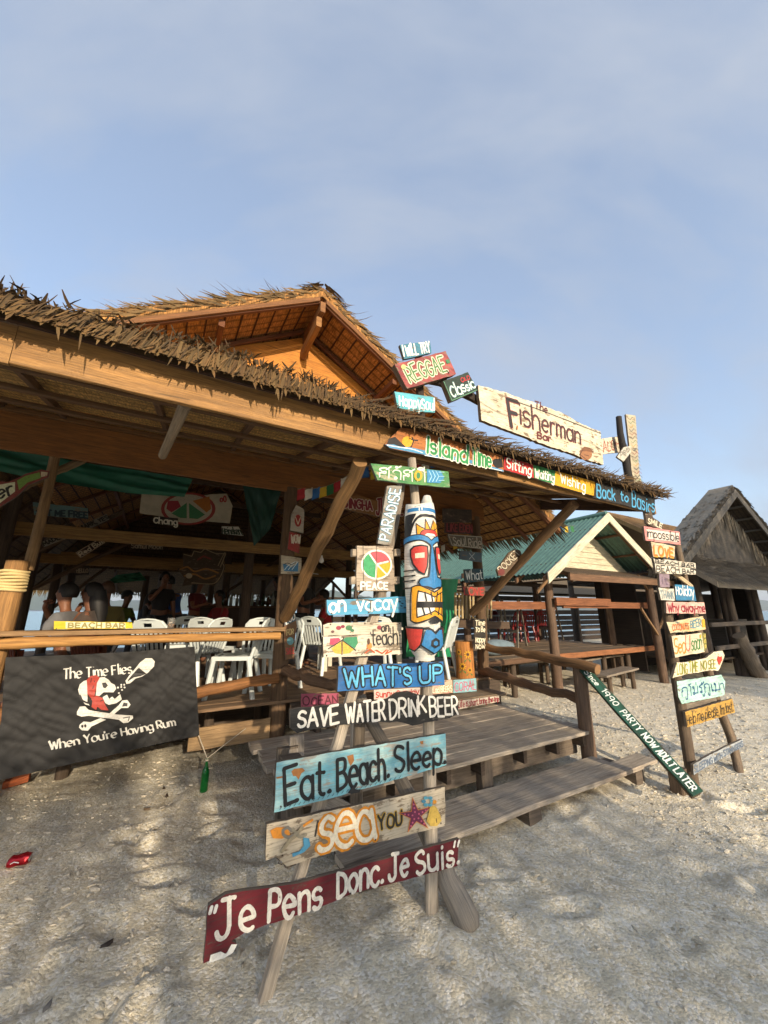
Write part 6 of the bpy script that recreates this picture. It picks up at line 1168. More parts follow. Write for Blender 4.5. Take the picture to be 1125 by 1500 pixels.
cv = dark('light blue Coral board with pink capitals on the deck riser', ((155, 198), (272, 188), (275, 255), (155, 265)), paint('#8fc0c9', 0.4), 4.36, "CORAL", ((162, 255), (270, 245), (268, 203), (162, 212)), '#c25d7d', 0.013, K); done(cv)
cv = dark('long narrow white board with dark red words along the upper step edge', ((172, 305), (390, 278), (393, 308), (178, 350)), paint('#cfc2b2', 0.5), 4.06, "Life is short, bring the trip", ((182, 340), (388, 304), (388, 284), (180, 312)), '#8a2430', 0.010, K, lc=1.3); done(cv)
# green tarps and bunting
def sheet(name, label, cat, corners, d, m, n=24, wob=0.05, sag=0.0, group=None):
    tl, tr, br, bl = [at_d(*q, d) for q in corners]; o = R(0, 50)
    def f(u, v, off=0): p = bl.lerp(br, u).lerp(tl.lerp(tr, u), v); return p+E2*(wob*noise.noise((u*5+v*2, v*3, o))+wob*0.3*noise.noise((u*17, v*6, o))+off)-EZ*sag*math.sin(u*math.pi)*(1-v)
    mb = MB(); mb.grid(f, n, n); mb.grid(lambda u, v: f(1-u, v, 0.002), n, n); return tag(build(name, mb, m), label, cat, group)
GT = cloth('#12583f', 0.6)
sheet('green_tarp', 'dark green tarp drooping below the inner orange beam at the left', 'tarp', ((-30, 652), (282, 702), (270, 728), (-30, 684)), 5.0, GT, sag=0.05); sheet('green_tarp', 'dark green tarp hanging in folds left of the corner post', 'tarp', ((352, 690), (415, 706), (396, 775), (372, 800)), 5.3, cloth('#0e3a2c', 0.6)); sheet('green_tarp', 'bright green tarp hung upright behind the totem like a curtain', 'tarp', ((596, 850), (671, 848), (664, 962), (596, 962)), 5.6, cloth('#0f8a55', 0.45), wob=0.07); sheet('green_tarp', 'dark green tarp wall behind the table inside the entrance', 'tarp', ((572, 845), (600, 845), (600, 965), (572, 965)), 6.4, cloth('#0c4a35', 0.5)); sheet('green_tarp', 'small green tarp strung under the back eave at the left', 'tarp', ((172, 842), (205, 838), (215, 850), (150, 856)), 9.6, GT)
cols = ['#a3262c', '#d8d2c2', '#2a5f9a', '#c9a52b', '#2f6d3f', '#a3262c', '#d8d2c2', '#c9a52b']
for i, (a, b, d_) in enumerate((((436, 716), (528, 682), 3.6), ((528, 682), (640, 668), 3.0), ((755, 752), (842, 770), 4.2), ((640, 800), (720, 765), 5.0))):
    t = thing('bunting', ('string of small coloured flags left of the slanting log', 'string of coloured flags behind the green Thai board', 'string of little flags in front of the green roof', 'string of flags under the thatch slope right of the totem')[i], 'bunting', at_d(*a, d_)); p0, p1 = at_d(*a, d_), at_d(*b, d_)
    mb = MB(); cat_ = [p0.lerp(p1, k/16)-EZ*0.09*math.sin(k/16*math.pi) for k in range(17)]; mb.tube(cat_, 0.003, 5); build('cord', mb, plain('#77705f'), t)
    for k in range(9 if i < 3 else 5):
        f = (k+0.5)/(9 if i < 3 else 5); c = p0.lerp(p1, f)-EZ*(0.09*math.sin(f*math.pi)); w = (p1-p0).normalized()*0.07; o = R(0, 9); fm = MB(); fm.grid(lambda u, v: c+w*(u-.5)*1.3-EZ*0.11*v+E2*0.02*noise.noise((u*2, v*3, o)), 5, 5); build('flag', fm, cloth(cols[(k+i*2) % 8]), t)
# bulb, cup, bottle on a string, can, counter with bottles
t = thing('light_bulb', 'small white bulb hanging in the dark entrance', 'bulb', at_d(471, 820, 5.2)); c = at_d(471, 820, 5.2); mb = MB(); mb.lathe([(0.001, -0.05), (0.03, -0.035), (0.036, -0.01), (0.025, 0.02), (0.014, 0.04), (0.014, 0.06)], c, EZ, 12); build('glass', mb, plain('#e2e0d8', 0.2, 0.03), t); mb = MB(); mb.tube([c+EZ*0.05, c+EZ*0.9], 0.004, 6); build('wire', mb, plain('#1c1a18'), t)
c = at_d(250, 919, 4.46); c.z = 1.43; mb = MB(); mb.lathe([(0.001, 0), (0.028, 0), (0.036, 0.10), (0.034, 0.10), (0.026, 0.006), (0.001, 0.006)], c, EZ, 16)
t = thing('plastic_cup', 'clear plastic cup with a little brown drink on the counter', 'cup', c); g = NT('cup_plastic'); g.col(lin('#e8e8e4')); g.rough(0.08); g.b.inputs['Transmission Weight'].default_value = 0.85; g.b.inputs['IOR'].default_value = 1.2; build('cup', mb, g.m, t); mb = MB(); mb.lathe([(0.001, 0.008), (0.026, 0.008), (0.030, 0.045), (0.001, 0.045)], c, EZ, 14); build('drink', mb, plain('#8a6238', 0.2), t)
t = thing('bottle', 'green glass bottle dangling on a cord beside the banner corner', 'bottle', at_d(298, 1160, 4.3)); b0, b1 = at_d(298, 1160, 4.3), at_d(303.5, 1111, 4.3); ax = (b1-b0).normalized(); L = (b1-b0).length
gm = NT('green_glass'); gm.col(lin('#0f7a35')); gm.rough(0.06); gm.b.inputs['Transmission Weight'].default_value = 0.55; gm.b.inputs['IOR'].default_value = 1.45
mb = MB(); mb.lathe([(0.001, 0), (0.034*L/.3, 0.0), (0.037*L/.3, 0.01), (0.037*L/.3, 0.55*L), (0.030*L/.3, 0.66*L), (0.017*L/.3, 0.76*L), (0.013*L/.3, 0.86*L), (0.013*L/.3, 0.98*L), (0.016*L/.3, 0.985*L), (0.016*L/.3, L)], b0, ax, 18); build('glass', mb, gm.m, t); mb = MB(); mb.lathe([(0.018*L/.3, 0.93*L), (0.018*L/.3, 0.985*L)], b0, ax, 12); build('cord_knot', mb, plain('#c9bda8', 0.9), t)
mb = MB(); mb.tube([at_d(291, 1077, 4.3), b1], 0.004, 6); mb2 = MB(); mb2.tube([b1, at_d(330, 1090, 4.35), at_d(360, 1067, 4.45)], 0.0035, 6); build('cord', mb, plain('#c9bda8', 0.9), t); build('cord', mb2, plain('#c9bda8', 0.9), t)
c = at_z(28, 1260, 0.03); c.z = gz(c.x, c.y)+0.032; mb = MB(); axx = Vector((1, 0.35, 0.12)).normalized(); pr = [(0.022, 0), (0.030, 0.012), (0.033, 0.03), (0.026, 0.05), (0.031, 0.07), (0.033, 0.095), (0.026, 0.112), (0.025, 0.114)]
mb.tube([c+axx*(z-0.057)+Vector((0, 0, 0.012*noise.noise((z*60, 1, 1)))) for r, z in pr], [r for r, z in pr], 16, 0.16); t = thing('drink_can', 'crushed red drink can lying on the sand at the left', 'can', c); canm = NT('can_red'); canm.col(lin('#a11722')); canm.rough(0.25); canm.b.inputs['Metallic'].default_value = 0.6; build('can', mb, canm.m, t)
mb = MB(); mb.lathe([(0.001, 0.0585), (0.024, 0.0585), (0.026, 0.0565)], c, axx, 14); build('lid', mb, plain('#c9cbcc', 0.25, 0.05, 8, 0.9), t)
mb = MB(); mb.tube([c-axx*0.02-Vector((0.0, 0.036, -0.002)), c-Vector((0, 0.037, -0.008)), c+axx*0.025-Vector((0, 0.035, 0.004))], 0.003, 5); build('white_swoosh', mb, plain('#dddddd', 0.4), t)
c = at_z(25, 1143, 0.05); c.z = 0.03; mb = MB(); mb.plank(c-E1*0.09, c+E1*0.09+EZ*0.03, E2*0.09, EZ*0.06, 4, 0.004); tag(build('wood_offcut', mb, wood('#a5552a')), 'orange brown block of wood on the ground under the banner', 'wood block')
for i in range(5):
    x, y = ((245, 1160), (70, 1470), (215, 1185), (158, 1372), (240, 1155))[i]; c = at_z(x, y, 0.02); c.z = gz(c.x, c.y)+0.012; a = R(0, 6.28); u_ = Vector((math.cos(a), math.sin(a), 0.05)); v_ = Vector((-math.sin(a), math.cos(a), 0.1)); L = R(0.02, 0.032); mb = MB()
    mb.grid(lambda u, v: c+u_*L*(u-.5)*2+v_*(v-.5)*L*0.9*math.sin(math.pi*min(max(u, 0.03), .97))+EZ*0.012*math.cos((v-.5)*4), 8, 4); tag(build('dry_leaf', mb, plain(('#4a3626', '#77736f', '#5d4a33', '#2a2320', '#4a3a28')[i], 0.7)), ('curled brown leaf near the hanging bottle', 'grey leaf low at the left edge of the sand', 'dry leaf on the rubble under the banner', 'small black curled leaf scrap in the left foreground', 'dark dead leaf next to the curled brown one')[i], 'leaf')
t = thing('drinks_counter', 'dark wooden drinks counter deep inside crowded with bottles', 'counter', gp(360, 8.6)); mb = MB(); c = gp(352, 8.6); mb.box(c+EZ*0.5, E1*1.0, E2*0.25, EZ*0.5); build('body', mb, wood('#3a2a20'), t); mb = MB(); mb.plank(c+EZ*1.02-E1*1.1, c+EZ*1.02+E1*1.1, E2*0.6, EZ*0.04, 4, .002); build('top', mb, wood('#5d4630'), t)
for i in range(13):
    b = c+EZ*1.042+E1*(-0.5+i*0.105+R(-.02, .02))+E2*R(-.18, .12); mb = MB(); h = R(0.22, 0.3); r = R(0.032, 0.042); mb.lathe([(0.001, 0), (r, 0), (r, h*.6), (r*.4, h*.78), (r*.38, h), (0.001, h)], b, EZ, 10); tag(build('bottle', mb, plain(('#2a3a22', '#4a2f18', '#8a8f88', '#6d6a60')[i % 4], 0.15)), 'glass bottle in the row on the dark drinks counter', 'bottle', 'bottles on the drinks counter')
# ============================================================= THE GREEN ROOFED PAVILION
PV = thing('open_pavilion', 'open timber pavilion with a green corrugated roof and cream gable right of the bar', 'pavilion', P(8.6, 5.4, 0))
PRS, PRZ, PSL, PSR = 8.7, 3.75, 6.42, 10.55; PD0, PD1 = 4.85, 14.0; psl = 0.633
def pz(s_): return PRZ-psl*abs(s_-PRS)
def corr_mat(h):
    t = NT('corrugated_'+h); c = lin(h); f = t.noise(t.uv(3, 3), 2, 5); t.col(t.ramp(f, [(0.3, sc_(c, 0.72)), (0.6, c), (0.8, sc_(c, 1.15))])); t.rough(0.45); t.b.inputs['Metallic'].default_value = 0.25; return t.m
GRN = corr_mat('#628577'); PW = '#7a5a40'
for sg, se in ((-1, PSL), (1, PSR)):
    n = 420; mb = MB()
    def f(u, v, off=0.0): d_ = PD0+(PD1-PD0)*u; s_ = PRS+(se-PRS)*v; return P(s_, d_, pz(s_)+0.014*math.sin(d_*2*math.pi/0.115)+off)
    mb.grid(f, n*2, 3, uvs=(9, 3)); build('roof_sheet', mb, GRN, PV)
mb = MB(); mb.tube([P(PRS, PD0, PRZ+0.01), P(PRS, PD1, PRZ+0.01)], 0.06, 10); build('ridge_cap', mb, GRN, PV)
CRM = wood('#dacfb2', 0.2, 0.7, 0.4)
for sg, se in ((-1, PSL-0.05), (1, PSR+0.05)):
    mb = MB(); mb.plank(P(PRS+sg*0.0, PD0-0.03, PRZ-0.08), P(se, PD0-0.03, pz(se)-0.08), EZ*0.21, E2*0.028, 8, 0.003); build('barge_board', mb, CRM, PV)
    for d_ in (PD0+0.06, 5.6, 7.2, 9, 11, 13):
        mb = MB(); mb.plank(P(PRS+sg*0.02, d_, PRZ-0.09), P(se, d_, pz(se)-0.09), EZ*0.10, E2*0.05, 4, 0.002); build('rafter', mb, wood(PW), PV)
    for k in (0.6, 1.25, 1.9):
        s_ = PRS+sg*k
        if sg*(se-s_) > 0: mb = MB(); mb.plank(P(s_, PD0, pz(s_)-0.04), P(s_, PD1, pz(s_)-0.04), E1*0.05, EZ*0.05, 5, 0.002); build('purlin', mb, wood(PW), PV)
gws = MB(); z = 2.55
while z < 3.5:
    hh = (PRZ-0.12-z)/psl; h2 = max(0.02, (PRZ-0.12-z-0.135)/psl); a0, a1 = max(PSL+0.1, PRS-hh), min(PSR-0.1, PRS+hh); b0, b1 = max(PSL+.1, PRS-h2), min(PSR-.1, PRS+h2)
    gws.quad(P(a0, 5.5, z), P(a1, 5.5, z), P(b1, 5.52, z+0.14), P(b0, 5.52, z+0.14)); gws.quad(P(a1, 5.54, z), P(a0, 5.54, z), P(b0, 5.54, z+0.14), P(b1, 5.54, z+0.14)); z += 0.135
build('gable_wall', gws, CRM, PV)
# low lean-to canopy under the gable
mb = MB(); a, b, c, d_ = P(6.95, 4.75, 2.30), P(10.9, 4.75, 2.30), P(10.9, 5.7, 2.58), P(6.95, 5.7, 2.58); mb.quad(a, b, c, d_); mb.quad(d_+EZ*.03, c+EZ*.03, b+EZ*.03, a+EZ*.03)
for p, q in ((a, b), (b, c), (c, d_), (d_, a)): mb.quad(p, q, q+EZ*.03, p+EZ*.03)
build('canopy', mb, woven('#5d4a36'), PV)
for d_, z_ in ((4.74, 2.24), (5.45, 2.44)):
    mb = MB(); mb.plank(P(6.9, d_, z_), P(10.95, d_, z_), EZ*0.13, E2*0.04, 8, 0.004); build('eave_beam', mb, wood(PW), PV)
for s_, d_, h in ((7.04, 5.35, 2.5), (10.3, 5.0, 2.35), (10.35, 6.1, 2.6), (6.6, 7.4, 2.5), (10.4, 8.4, 2.5), (6.6, 9.6, 2.5), (10.4, 10.8, 2.5), (6.6, 12, 2.5), (8.6, 9.6, 3.3), (10.4, 13.4, 2.5), (6.6, 13.6, 2.5), (8.6, 13.4, 3.2)): post(s_, d_, -0.1, h, 0.095, 0.085, wood('#6f5744'), par=PV)
for s0, s1, d_, z_, hh in ((4.9, 7.3, 5.42, 1.70, 0.15), (7.3, 10.9, 5.25, 1.72, 0.14), (7.0, 8.9, 5.18, 1.78, 0.16), (5.2, 10.6, 7.4, 2.3, 0.1), (5.2, 10.6, 9.6, 1.7, 0.1), (5.2, 10.6, 12, 1.55, 0.12), (5.2, 10.6, 13.6, 1.1, 0.1)):
    mb = MB(); mb.plank(P(s0, d_, z_), P(s1, d_, z_), EZ*hh, E2*0.045, 8, 0.004); build('rail_board', mb, wood('#8a5636' if z_ > 1.6 and d_ < 6 else '#5d4a3a'), PV)
for s0, d_, z0, s1, z1 in ((6.95, 5.3, 2.3, 6.5, 1.95), (10.3, 5.05, 1.0, 9.7, 1.65), (10.35, 5.1, 2.0, 9.9, 2.4), (10.3, 5.05, 1.15, 10.9, 1.65)):
    mb = MB(); mb.plank(P(s0, d_-.1, z0), P(s1, d_-.1, z1), EZ*0.07, E2*0.04, 3, 0.003); build('brace', mb, wood('#8a6a48'), PV)
mb = MB(); d = 5.45
while d < 11.5: mb.plank(P(4.95, d, 0.73+R(-.01, .01)), P(10.7, d, 0.73+R(-.01, .01)), E2*0.15, EZ*0.03, 4, 0.004); d += 0.17
build('platform_planks', mb, wood('#7d6a55'), PV)
for z_ in (0.5, 0.72, 1.28, 1.75, 2.0): mb = MB(); mb.plank(P(4.9, 13.8, z_), P(10.7, 13.8, z_+R(-.02, .02)), EZ*0.2, E2*0.03, 6, 0.004); build('back_board', mb, wood('#3f3328'), PV)
for s_ in (5.2, 6.1, 7.3, 8.2, 9.3): mb = MB(); mb.plank(P(s_, 12.6, 0.7), P(s_+R(-.1, .1), 12.6, 2.5), E1*0.09, E2*0.05, 3, .003); build('stud', mb, wood('#4d3f32'), PV)
mb = MB(); mb.plank(P(6.9, 5.36, 0.70), P(11, 5.30, 0.72), EZ*0.11, E2*0.05, 8, 0.004); build('platform_edge', mb, wood('#9a633c'), PV)
mb = MB(); mb.plank(P(4.9, 5.36, 0.68), P(6.9, 5.40, 0.70), EZ*0.09, E2*0.05, 8, 0.004); build('platform_edge', mb, wood('#6d5039'), PV)
for s_ in (5.2, 6.2, 7.4, 8.3, 9.2, 10.2):
    for d_ in (5.7, 7.5): mb = MB(); mb.tube([P(s_, d_, -.1), P(s_, d_, .7)], 0.06, 8, .05); build('platform_leg', mb, wood('#57483a'), PV)
def bench(label, loc, yaw, L=1.6, h=0.36, w=0.3, group='plank benches before the pavilion', top='#8f8272'):
    t = thing('plank_bench', label, 'bench', loc, group); u = Vector((math.cos(yaw), math.sin(yaw), 0)); v = Vector((-u.y, u.x, 0)); c = Vector(loc)
    mb = MB(); mb.plank(c-u*L/2+EZ*h, c+u*L/2+EZ*(h+0.02), v*w, EZ*0.04, 6, 0.006); build('seat', mb, wood(top), t)
    for x in (-0.36, 0.36):
        for y in (-0.3, 0.3): mb = MB(); q = c+u*L*x+v*w*y; mb.tube([q-EZ*0.05, q+EZ*(h-0.02)], 0.045, 8, 0.06); build('leg', mb, wood('#5d4c3c'), t)
        mb = MB(); mb.plank(c+u*L*x-v*w*.45+EZ*(h-.045), c+u*L*x+v*w*.45+EZ*(h-.045), EZ*.05, u*.05, 2, .003); build('crosspiece', mb, wood('#5d4c3c'), t)
    return t
bench('grey plank bench on stump legs, nearest the green handrail', at_z(905, 1012, 0), ALPHA+0.12, 1.5, 0.36, 0.34); bench('grey plank bench set higher just behind the nearest one', at_z(893, 998, 0)+E2*0.1, ALPHA+0.05, 1.9, 0.52, 0.28); bench('grey plank bench beside the log stair rail, left of the others', at_z(772, 1004, 0)+E1*0.0, ALPHA-0.1, 1.5, 0.48, 0.3)
for k, (x, y, a) in enumerate(((752, 945, 0.4), (806, 943, 0.2))):
    t = thing('trestle', ('pale wooden trestle leaning open on the pavilion platform, left one', 'pale wooden trestle on the pavilion platform beside the front post')[k], 'trestle', at_d(x, y, 7.2+k*.8)); c = at_d(x, y, 7.2+k*.8); c.z = 0.745; u = (E1*math.cos(a)+E2*math.sin(a))
    for sg in (-1, 1):
        for o in (-0.28, 0.28): mb = MB(); mb.plank(c+u*sg*.34+E2*o, c+u*sg*.05+E2*o+EZ*1.15, E2*.05, u*.035, 3, .003); build('leg', mb, wood('#a39a8c'), t)
        mb = MB(); mb.plank(c+u*sg*.25-E2*.28+EZ*.35, c+u*sg*.25+E2*.28+EZ*.35, EZ*.05, u*.03, 2); build('rung', mb, wood('#a39a8c'), t)
RED = plain('#7d1f20', 0.4, 0.08, 8)
rc = make_chair('red plastic chair on the pavilion platform, nearest the front post', 'red plastic chairs on the pavilion platform', RED, P(8.9, 8.0, 0.75), 0.3)
for s_, d_, a, lb in ((9.5, 8.2, 0.1, 'red plastic chair second along the pavilion platform row'), (10.0, 7.9, -0.2, 'red plastic chair at the right end of the pavilion platform row'), (9.3, 9.3, 2.8, 'red plastic chair facing the others further back in the pavilion')): dup(rc, P(s_, d_, 0.75), a, lb)
t = thing('plastic_table', 'pale table standing among the red chairs in the pavilion', 'table', P(9.35, 8.7, 0.75)); c = P(9.35, 8.7, 0.75); mb = MB(); mb.box(c+EZ*.7, E1*.55, E2*.35, EZ*.018); build('tabletop', mb, plain('#b5b2a8', .5), t)
for i in (-1, 1):
    for j_ in (-1, 1): mb = MB(); mb.plank(c+E1*.48*i+E2*.3*j_, c+E1*.48*i+E2*.3*j_+EZ*.69, E1*.05, E2*.05, 2, 0); build('leg', mb, plain('#b5b2a8', .5), t)
t = thing('boat_tarp_roll', 'rolled blue grey tarp lying on the platform behind the sunflower stool', 'tarp', at_d(735, 950, 5.9)); c = at_d(728, 948, 5.8); c.z = .9; mb = MB(); mb.tube([c-E1*.35, c-E1*.1, c+E1*.15, c+E1*.4], [.10, .15, .14, .09], 12, .08); build('cloth', mb, cloth('#6f808a'), t)
# ============================================================= THE DARK THATCHED HUT AT THE RIGHT
def hut(label, s0, s1, ridge_s, ridge_z, eave_z, d0, d1, th, skirt=True, wall=True, name='thatched_hut', wc='#6b6459'):
    h = thing(name, label, 'hut', P((s0+s1)/2, d0, 0)); T2 = thatch(th); W2 = woven('#4a3d2e')
    for se in (s0, s1):
        a, b, c, d_ = P(ridge_s, d0, ridge_z), P(se, d0, eave_z), P(se, d1, eave_z), P(ridge_s, d1, ridge_z); mb = MB(); sg = 1 if se > ridge_s else -1
        mb.quad(*((a, b, c, d_) if sg < 0 else (b, a, d_, c))); u = EZ*.22; mb.quad(*((d_+u, c+u, b+u, a+u) if sg < 0 else (c+u, d_+u, a+u, b+u)), mi=1)
        for p, q in ((a, b), (b, c), (c, d_)): mb.quad(p, q, q+u, p+u, mi=1)
        build('roof_slope', mb, [W2, T2], h)
        mb = MB(); L = 1500
        for i in range(L):
            f, g = R(0, 1)**0.8, R(0, 1)
            if i % 3 == 0: g = R(0, .03)
            p = a.lerp(b, f).lerp(d_.lerp(c, f), g)+u*R(.7, 1); mb.blade(p+EZ*R(-.05, .03), (b-a).normalized()*R(.15, .3)-EZ*R(-.02, .06)-(E2*R(0, .1) if g < .05 else E2*0), E2*R(.03, .08), tint(), EZ*R(-.05, .05), 0, .3)
        for i in range(500): p = b.lerp(c, R(0, 1))+EZ*R(0, .2); mb.blade(p, E1*sg*R(.05, .25)-EZ*R(.1, .35), E2*R(.03, .07), tint(.1), EZ*0, 0, .2)
        build('roof_thatch', mb, T2, h)
        mb = MB(); mb.plank(P(ridge_s, d0-.03, ridge_z-.05), P(se, d0-.03, eave_z-.05), EZ*.24, E2*.04, 8, .004); build('barge_board', mb, wood(wc), h)
        for k in range(1, 8):
            s_ = ridge_s+(se-ridge_s)*k/8; z_ = ridge_z+(eave_z-ridge_z)*k/8; mb = MB(); mb.plank(P(s_, d0, z_-.06), P(s_, d1, z_-.06), E1*.05, EZ*.06, 3, .002); build('purlin', mb, wood(wc), h)
    mb = MB(); k = (ridge_z-eave_z)/max(ridge_s-s0, .1)
    mb.solid([(s0+.9, eave_z+.25), (s1-.9, eave_z+.25), (ridge_s, ridge_z-.25)], E1, EZ, NF, P(0, d0+.45, 0), .03); build('gable_wall', mb, wood('#5a5247', .3), h)
    mb = MB()
    for i in range(420): s_ = R(s0+.9, s1-.9); zt = ridge_z-.3-abs(s_-ridge_s)*k; mb.blade(P(s_, d0+.40+R(-.03, .02), zt+.1), -EZ*R(.4, .85)+E1*R(-.08, .08), E1*R(.02, .05), tint(.1), -E2*R(0, .05), 0, .3)
    build('gable_thatch', mb, T2, h)
    if skirt:
        z0, z1, da, db = eave_z+.28, eave_z-.52, d0+.42, d0-.55; mb = MB(); a, b, c, d_ = P(s0+.3, db, z1), P(s1, db, z1), P(s1, da, z0), P(s0+.3, da, z0); mb.quad(d_, c, b, a); mb.quad(a+EZ*.14, b+EZ*.14, c+EZ*.14, d_+EZ*.14, mi=1)
        for p, q in ((a, b), (d_, a), (b, c)): mb.quad(p, q, q+EZ*.14, p+EZ*.14, mi=1)
        build('skirt_roof', mb, [W2, T2], h); mb = MB()
        for i in range(7000):
            f = R(0, 1); p = a.lerp(b, R(0, 1)).lerp(d_.lerp(c, R(0, 1)) if False else a.lerp(b, R(0, 1)), 0); p = p+(d_-a)*f+EZ*.15; mb.blade(p, -E2*R(.12, .28)-EZ*R(.0, .24), E1*R(.010, .028), tint(R(-.3, .5)), EZ*R(-.04, .06)+E1*R(-.07, .07), 0, .12)
        build('skirt_thatch', mb, T2, h)
    n = 5
    for i in range(n): s_ = s0+.9+(s1-s0-1.8)*i/(n-1); post(s_, d0+.1, -.1, eave_z, .10, .085, wood('#57493c'), par=h); post(s_, d1-.4, -.1, eave_z, .1, .085, wood('#57493c'), par=h)
    if wall:
        mb = MB(); mb.plank(P(s0+.3, d0+1.9, 2.5), P(s1, d0+1.9, 2.5), E2*2.4-EZ*.25, EZ*.1, 6, .004); build('back_roof', mb, woven('#3a2f24'), h)
        for s_ in (s0+.5, s1-.3): mb = MB(); mb.plank(P(s_, d0+1.3, 1.3), P(s_, d0+2.4, 1.3), EZ*2.4, E1*.04, 3, .004); build('side_wall', mb, wood('#3a2f26'), h)
        mb = MB(); mb.plank(P(s0+.6, d0+2.4, 1.1), P(s1-.4, d0+2.4, 1.1), EZ*2.2, E2*.04, 6, .004); build('back_wall', mb, wood('#3a2f26'), h)
        mb = MB(); mb.plank(P(s0+1.0, d0+.0, 1.28), P(s1, d0, 1.28), EZ*.1, E2*.05, 6, .004); mb.plank(P(s0+1.0, d0-.02, .75), P(s1, d0-.02, .75), EZ*.1, E2*.05, 6, .004); build('railing', mb, wood('#6d6052'), h)
        mb = MB(); mb.plank(P(s0+.8, d0+1.6, .45), P(s1, d0+1.6, .45), E2*2.9, EZ*.05, 6, .004); build('floor', mb, wood('#4a3d30'), h)
    return h
H1 = hut('dark weathered thatched hut with a deep shady verandah at the right edge', 10.45, 19.2, 14.8, 5.1, 2.62, 4.35, 4.95, '#8c8170')
log(P(13.2, 4.2, -.05), P(12.7, 4.3, 1.0), .17, .14, wood('#7d6f5e'), 'stump', H1, .02); 
t = thing('wooden_crate', 'grey wooden chest on the verandah of the dark hut', 'chest', P(14.4, 5.0, .5)); c = P(14.6, 5.3, .95); mb = MB(); mb.box(c, E1*.7, E2*.35, EZ*.35); build('box', mb, wood('#5d564d'), t); mb = MB(); mb.plank(c+EZ*.38-E1*.75, c+EZ*.38+E1*.75, E2*.8, EZ*.05, 4, .003); build('lid', mb, wood('#6d665c'), t)
H2 = thing('thatched_hut', 'brown thatched roof hut showing between the far signpost and the dark hut', 'hut', P(17, 7.5, 0))
for de in (5.4, 9.6):
    a, b, c, d_ = P(13, de, 3.35), P(23, de, 3.35), P(23, 7.5, 4.86), P(13, 7.5, 4.86); mb = MB(); q = (a, b, c, d_) if de < 7 else (b, a, d_, c); mb.quad(*[v+EZ*.15 for v in q]); mb.quad(*q[::-1])
    for p, r in ((a, b), (b, c), (d_, a)): mb.quad(p, r, r+EZ*.15, p+EZ*.15)
    build('roof_slope', mb, thatch('#8f6f42'), H2); mb = MB()
    for k in range(2200): f, g = R(0, 1), R(0, 1); p = a.lerp(b, f).lerp(d_.lerp(c, f), g)+EZ*.16; mb.blade(p, (a-d_).normalized()*R(.15, .4), E1*R(.03, .07), tint(), EZ*R(-.02, .03), 0, .4)
    build('roof_thatch', mb, thatch('#a07a48'), H2)
for s_ in (13.4, 16, 19, 22.5):
    for d2 in (5.8, 9.2): post(s_, d2, -.1, 3.4, .1, .09, wood('#57493c'), par=H2)
# ============================================================= TREES BEHIND THE PHOTOGRAPHER (unseen, added to shade the foreground and dark hut, a narrow gap lets one streak of sun through)
BH = -9.0; GAPS = 0.10-0.05*(2.1-BH)*1.0
def casuarina(label, sa, sb, top, seed):
    c = (sa+sb)/2; h = thing('shade_casuarina', label, 'tree', P(c, BH, 0), 'unseen trees added for shade')
    mb = MB(); mb.tube([P(c+.1*noise.noise((k*.5, seed, 0)), BH, top*k/8*.95) for k in range(9)], [.13-.012*k for k in range(9)], 9, .05); build('trunk', mb, wood('#5d4c3c'), h)
    mb = MB()
    for k in range(26): z = R(.5, top*.92); q = P(c, BH, z*.9); e = P(R(sa, sb), BH+R(-.7, .7), min(top-.1, z+R(0, .5))); mb.tube([q, q.lerp(e, .5)+EZ*.05, e], [.035, .02, .008], 5)
    build('limbs', mb, wood('#5d4c3c'), h); mb = MB(); W_ = sb-sa
    for k in range(int(W_*top*340)):
        z = R(.2, top); s_ = R(sa, sb); lim = top-.55*abs(noise.noise((s_*1.1, seed, 0)))
        if z > lim or noise.noise((s_*1.3, z*1.3, seed)) < -.6: continue
        mb.blade(P(s_, BH+R(-.9, .9), z), E1*R(-.12, .12)-EZ*R(.04, .22)+E2*R(-.1, .1), (E1+E2*R(-.5, .5)+EZ*R(-.4, .4)).normalized()*R(.03, .05), tint(), E1*R(-.03, .03), 0, .4)
    build('crown', mb, thatch('#4d5f33'), h)
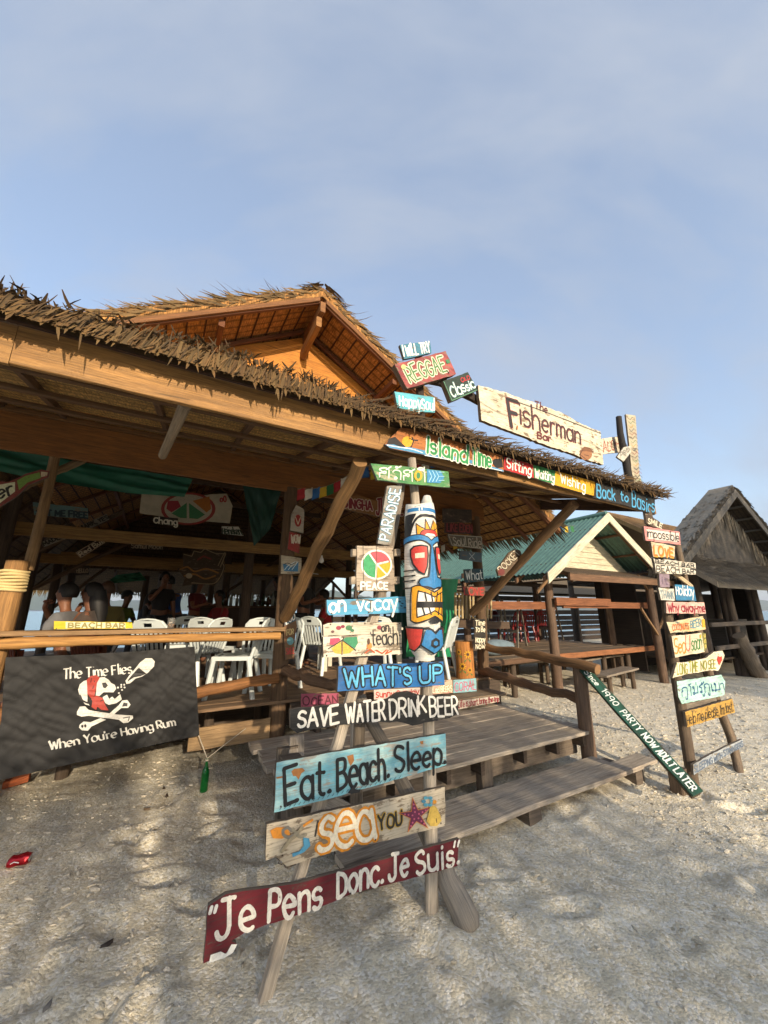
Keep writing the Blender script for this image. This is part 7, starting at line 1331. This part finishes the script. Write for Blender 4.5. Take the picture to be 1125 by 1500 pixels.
for i, (a, b, top) in enumerate(((-9.6, -7.4, 4.6), (-7.4, -5.1, 4.75), (-5.1, -2.9, 4.5), (-2.9, GAPS-.07, 4.7), (GAPS+.07, 1.5, 4.7), (1.5, 3.3, 4.55))): casuarina('unseen feathery casuarina tree added to shade the foreground, %s in the row' % ('first', 'second', 'third', 'fourth', 'fifth', 'last')[i], a, b, top, i*7.3)
for i, (a, b) in enumerate(((9.6, 12), (12, 14.4), (14.4, 17), (17, 20))): casuarina('tall unseen casuarina tree added to shade the dark hut, %s of the tall group' % ('first', 'second', 'third', 'last')[i], a, b, 9.0+.4*(i % 2), 60+i*3.1)  # tall unseen group put in only to shade the right-hand hut's gable
BK = thing('beach_hut', 'long dark plank walled hut behind the green roofed pavilion', 'hut', P(22, 14, 0)); mb = MB(); z = .15
for k in range(9): mb.plank(P(11, 14+R(-.02, .02), z), P(34, 14, z+R(-.03, .03)), EZ*R(.19, .25), E2*.03, 8, .006); z += .27 if abs(z-1.4) > .15 else .42
build('wall', mb, wood('#3d3128'), BK); mb = MB(); a, b, c, d_ = P(10.8, 13.2, 2.35), P(34.5, 13.2, 2.35), P(34.5, 16.5, 3.6), P(10.8, 16.5, 3.6); mb.quad(a, b, c, d_); mb.quad(d_+EZ*.12, c+EZ*.12, b+EZ*.12, a+EZ*.12); build('roof', mb, thatch('#6d5a3c'), BK)
for s_ in (11.2, 14, 17, 20, 23, 27, 31, 34): post(s_, 13.5, -.3, 2.4, .09, .08, wood('#4a3d30'), par=BK)
# ============================================================= AIR
hz = MB(); hz.box(Vector((0, 0, 156)), Vector((13500, 0, 0)), Vector((0, 13500, 0)), Vector((0, 0, 159)))
hm = bpy.data.materials.new('haze'); hm.use_nodes = True; ht = hm.node_tree; ht.nodes.clear(); vo = ht.nodes.new('ShaderNodeVolumePrincipled'); vo.inputs['Density'].default_value = 0.00012; vo.inputs['Color'].default_value = (0.86, 0.91, 1, 1); vo.inputs['Anisotropy'].default_value = 0.2
oo = ht.nodes.new('ShaderNodeOutputMaterial'); ht.links.new(vo.outputs[0], oo.inputs['Volume']); struct(build('haze', hz, hm), 'stuff')
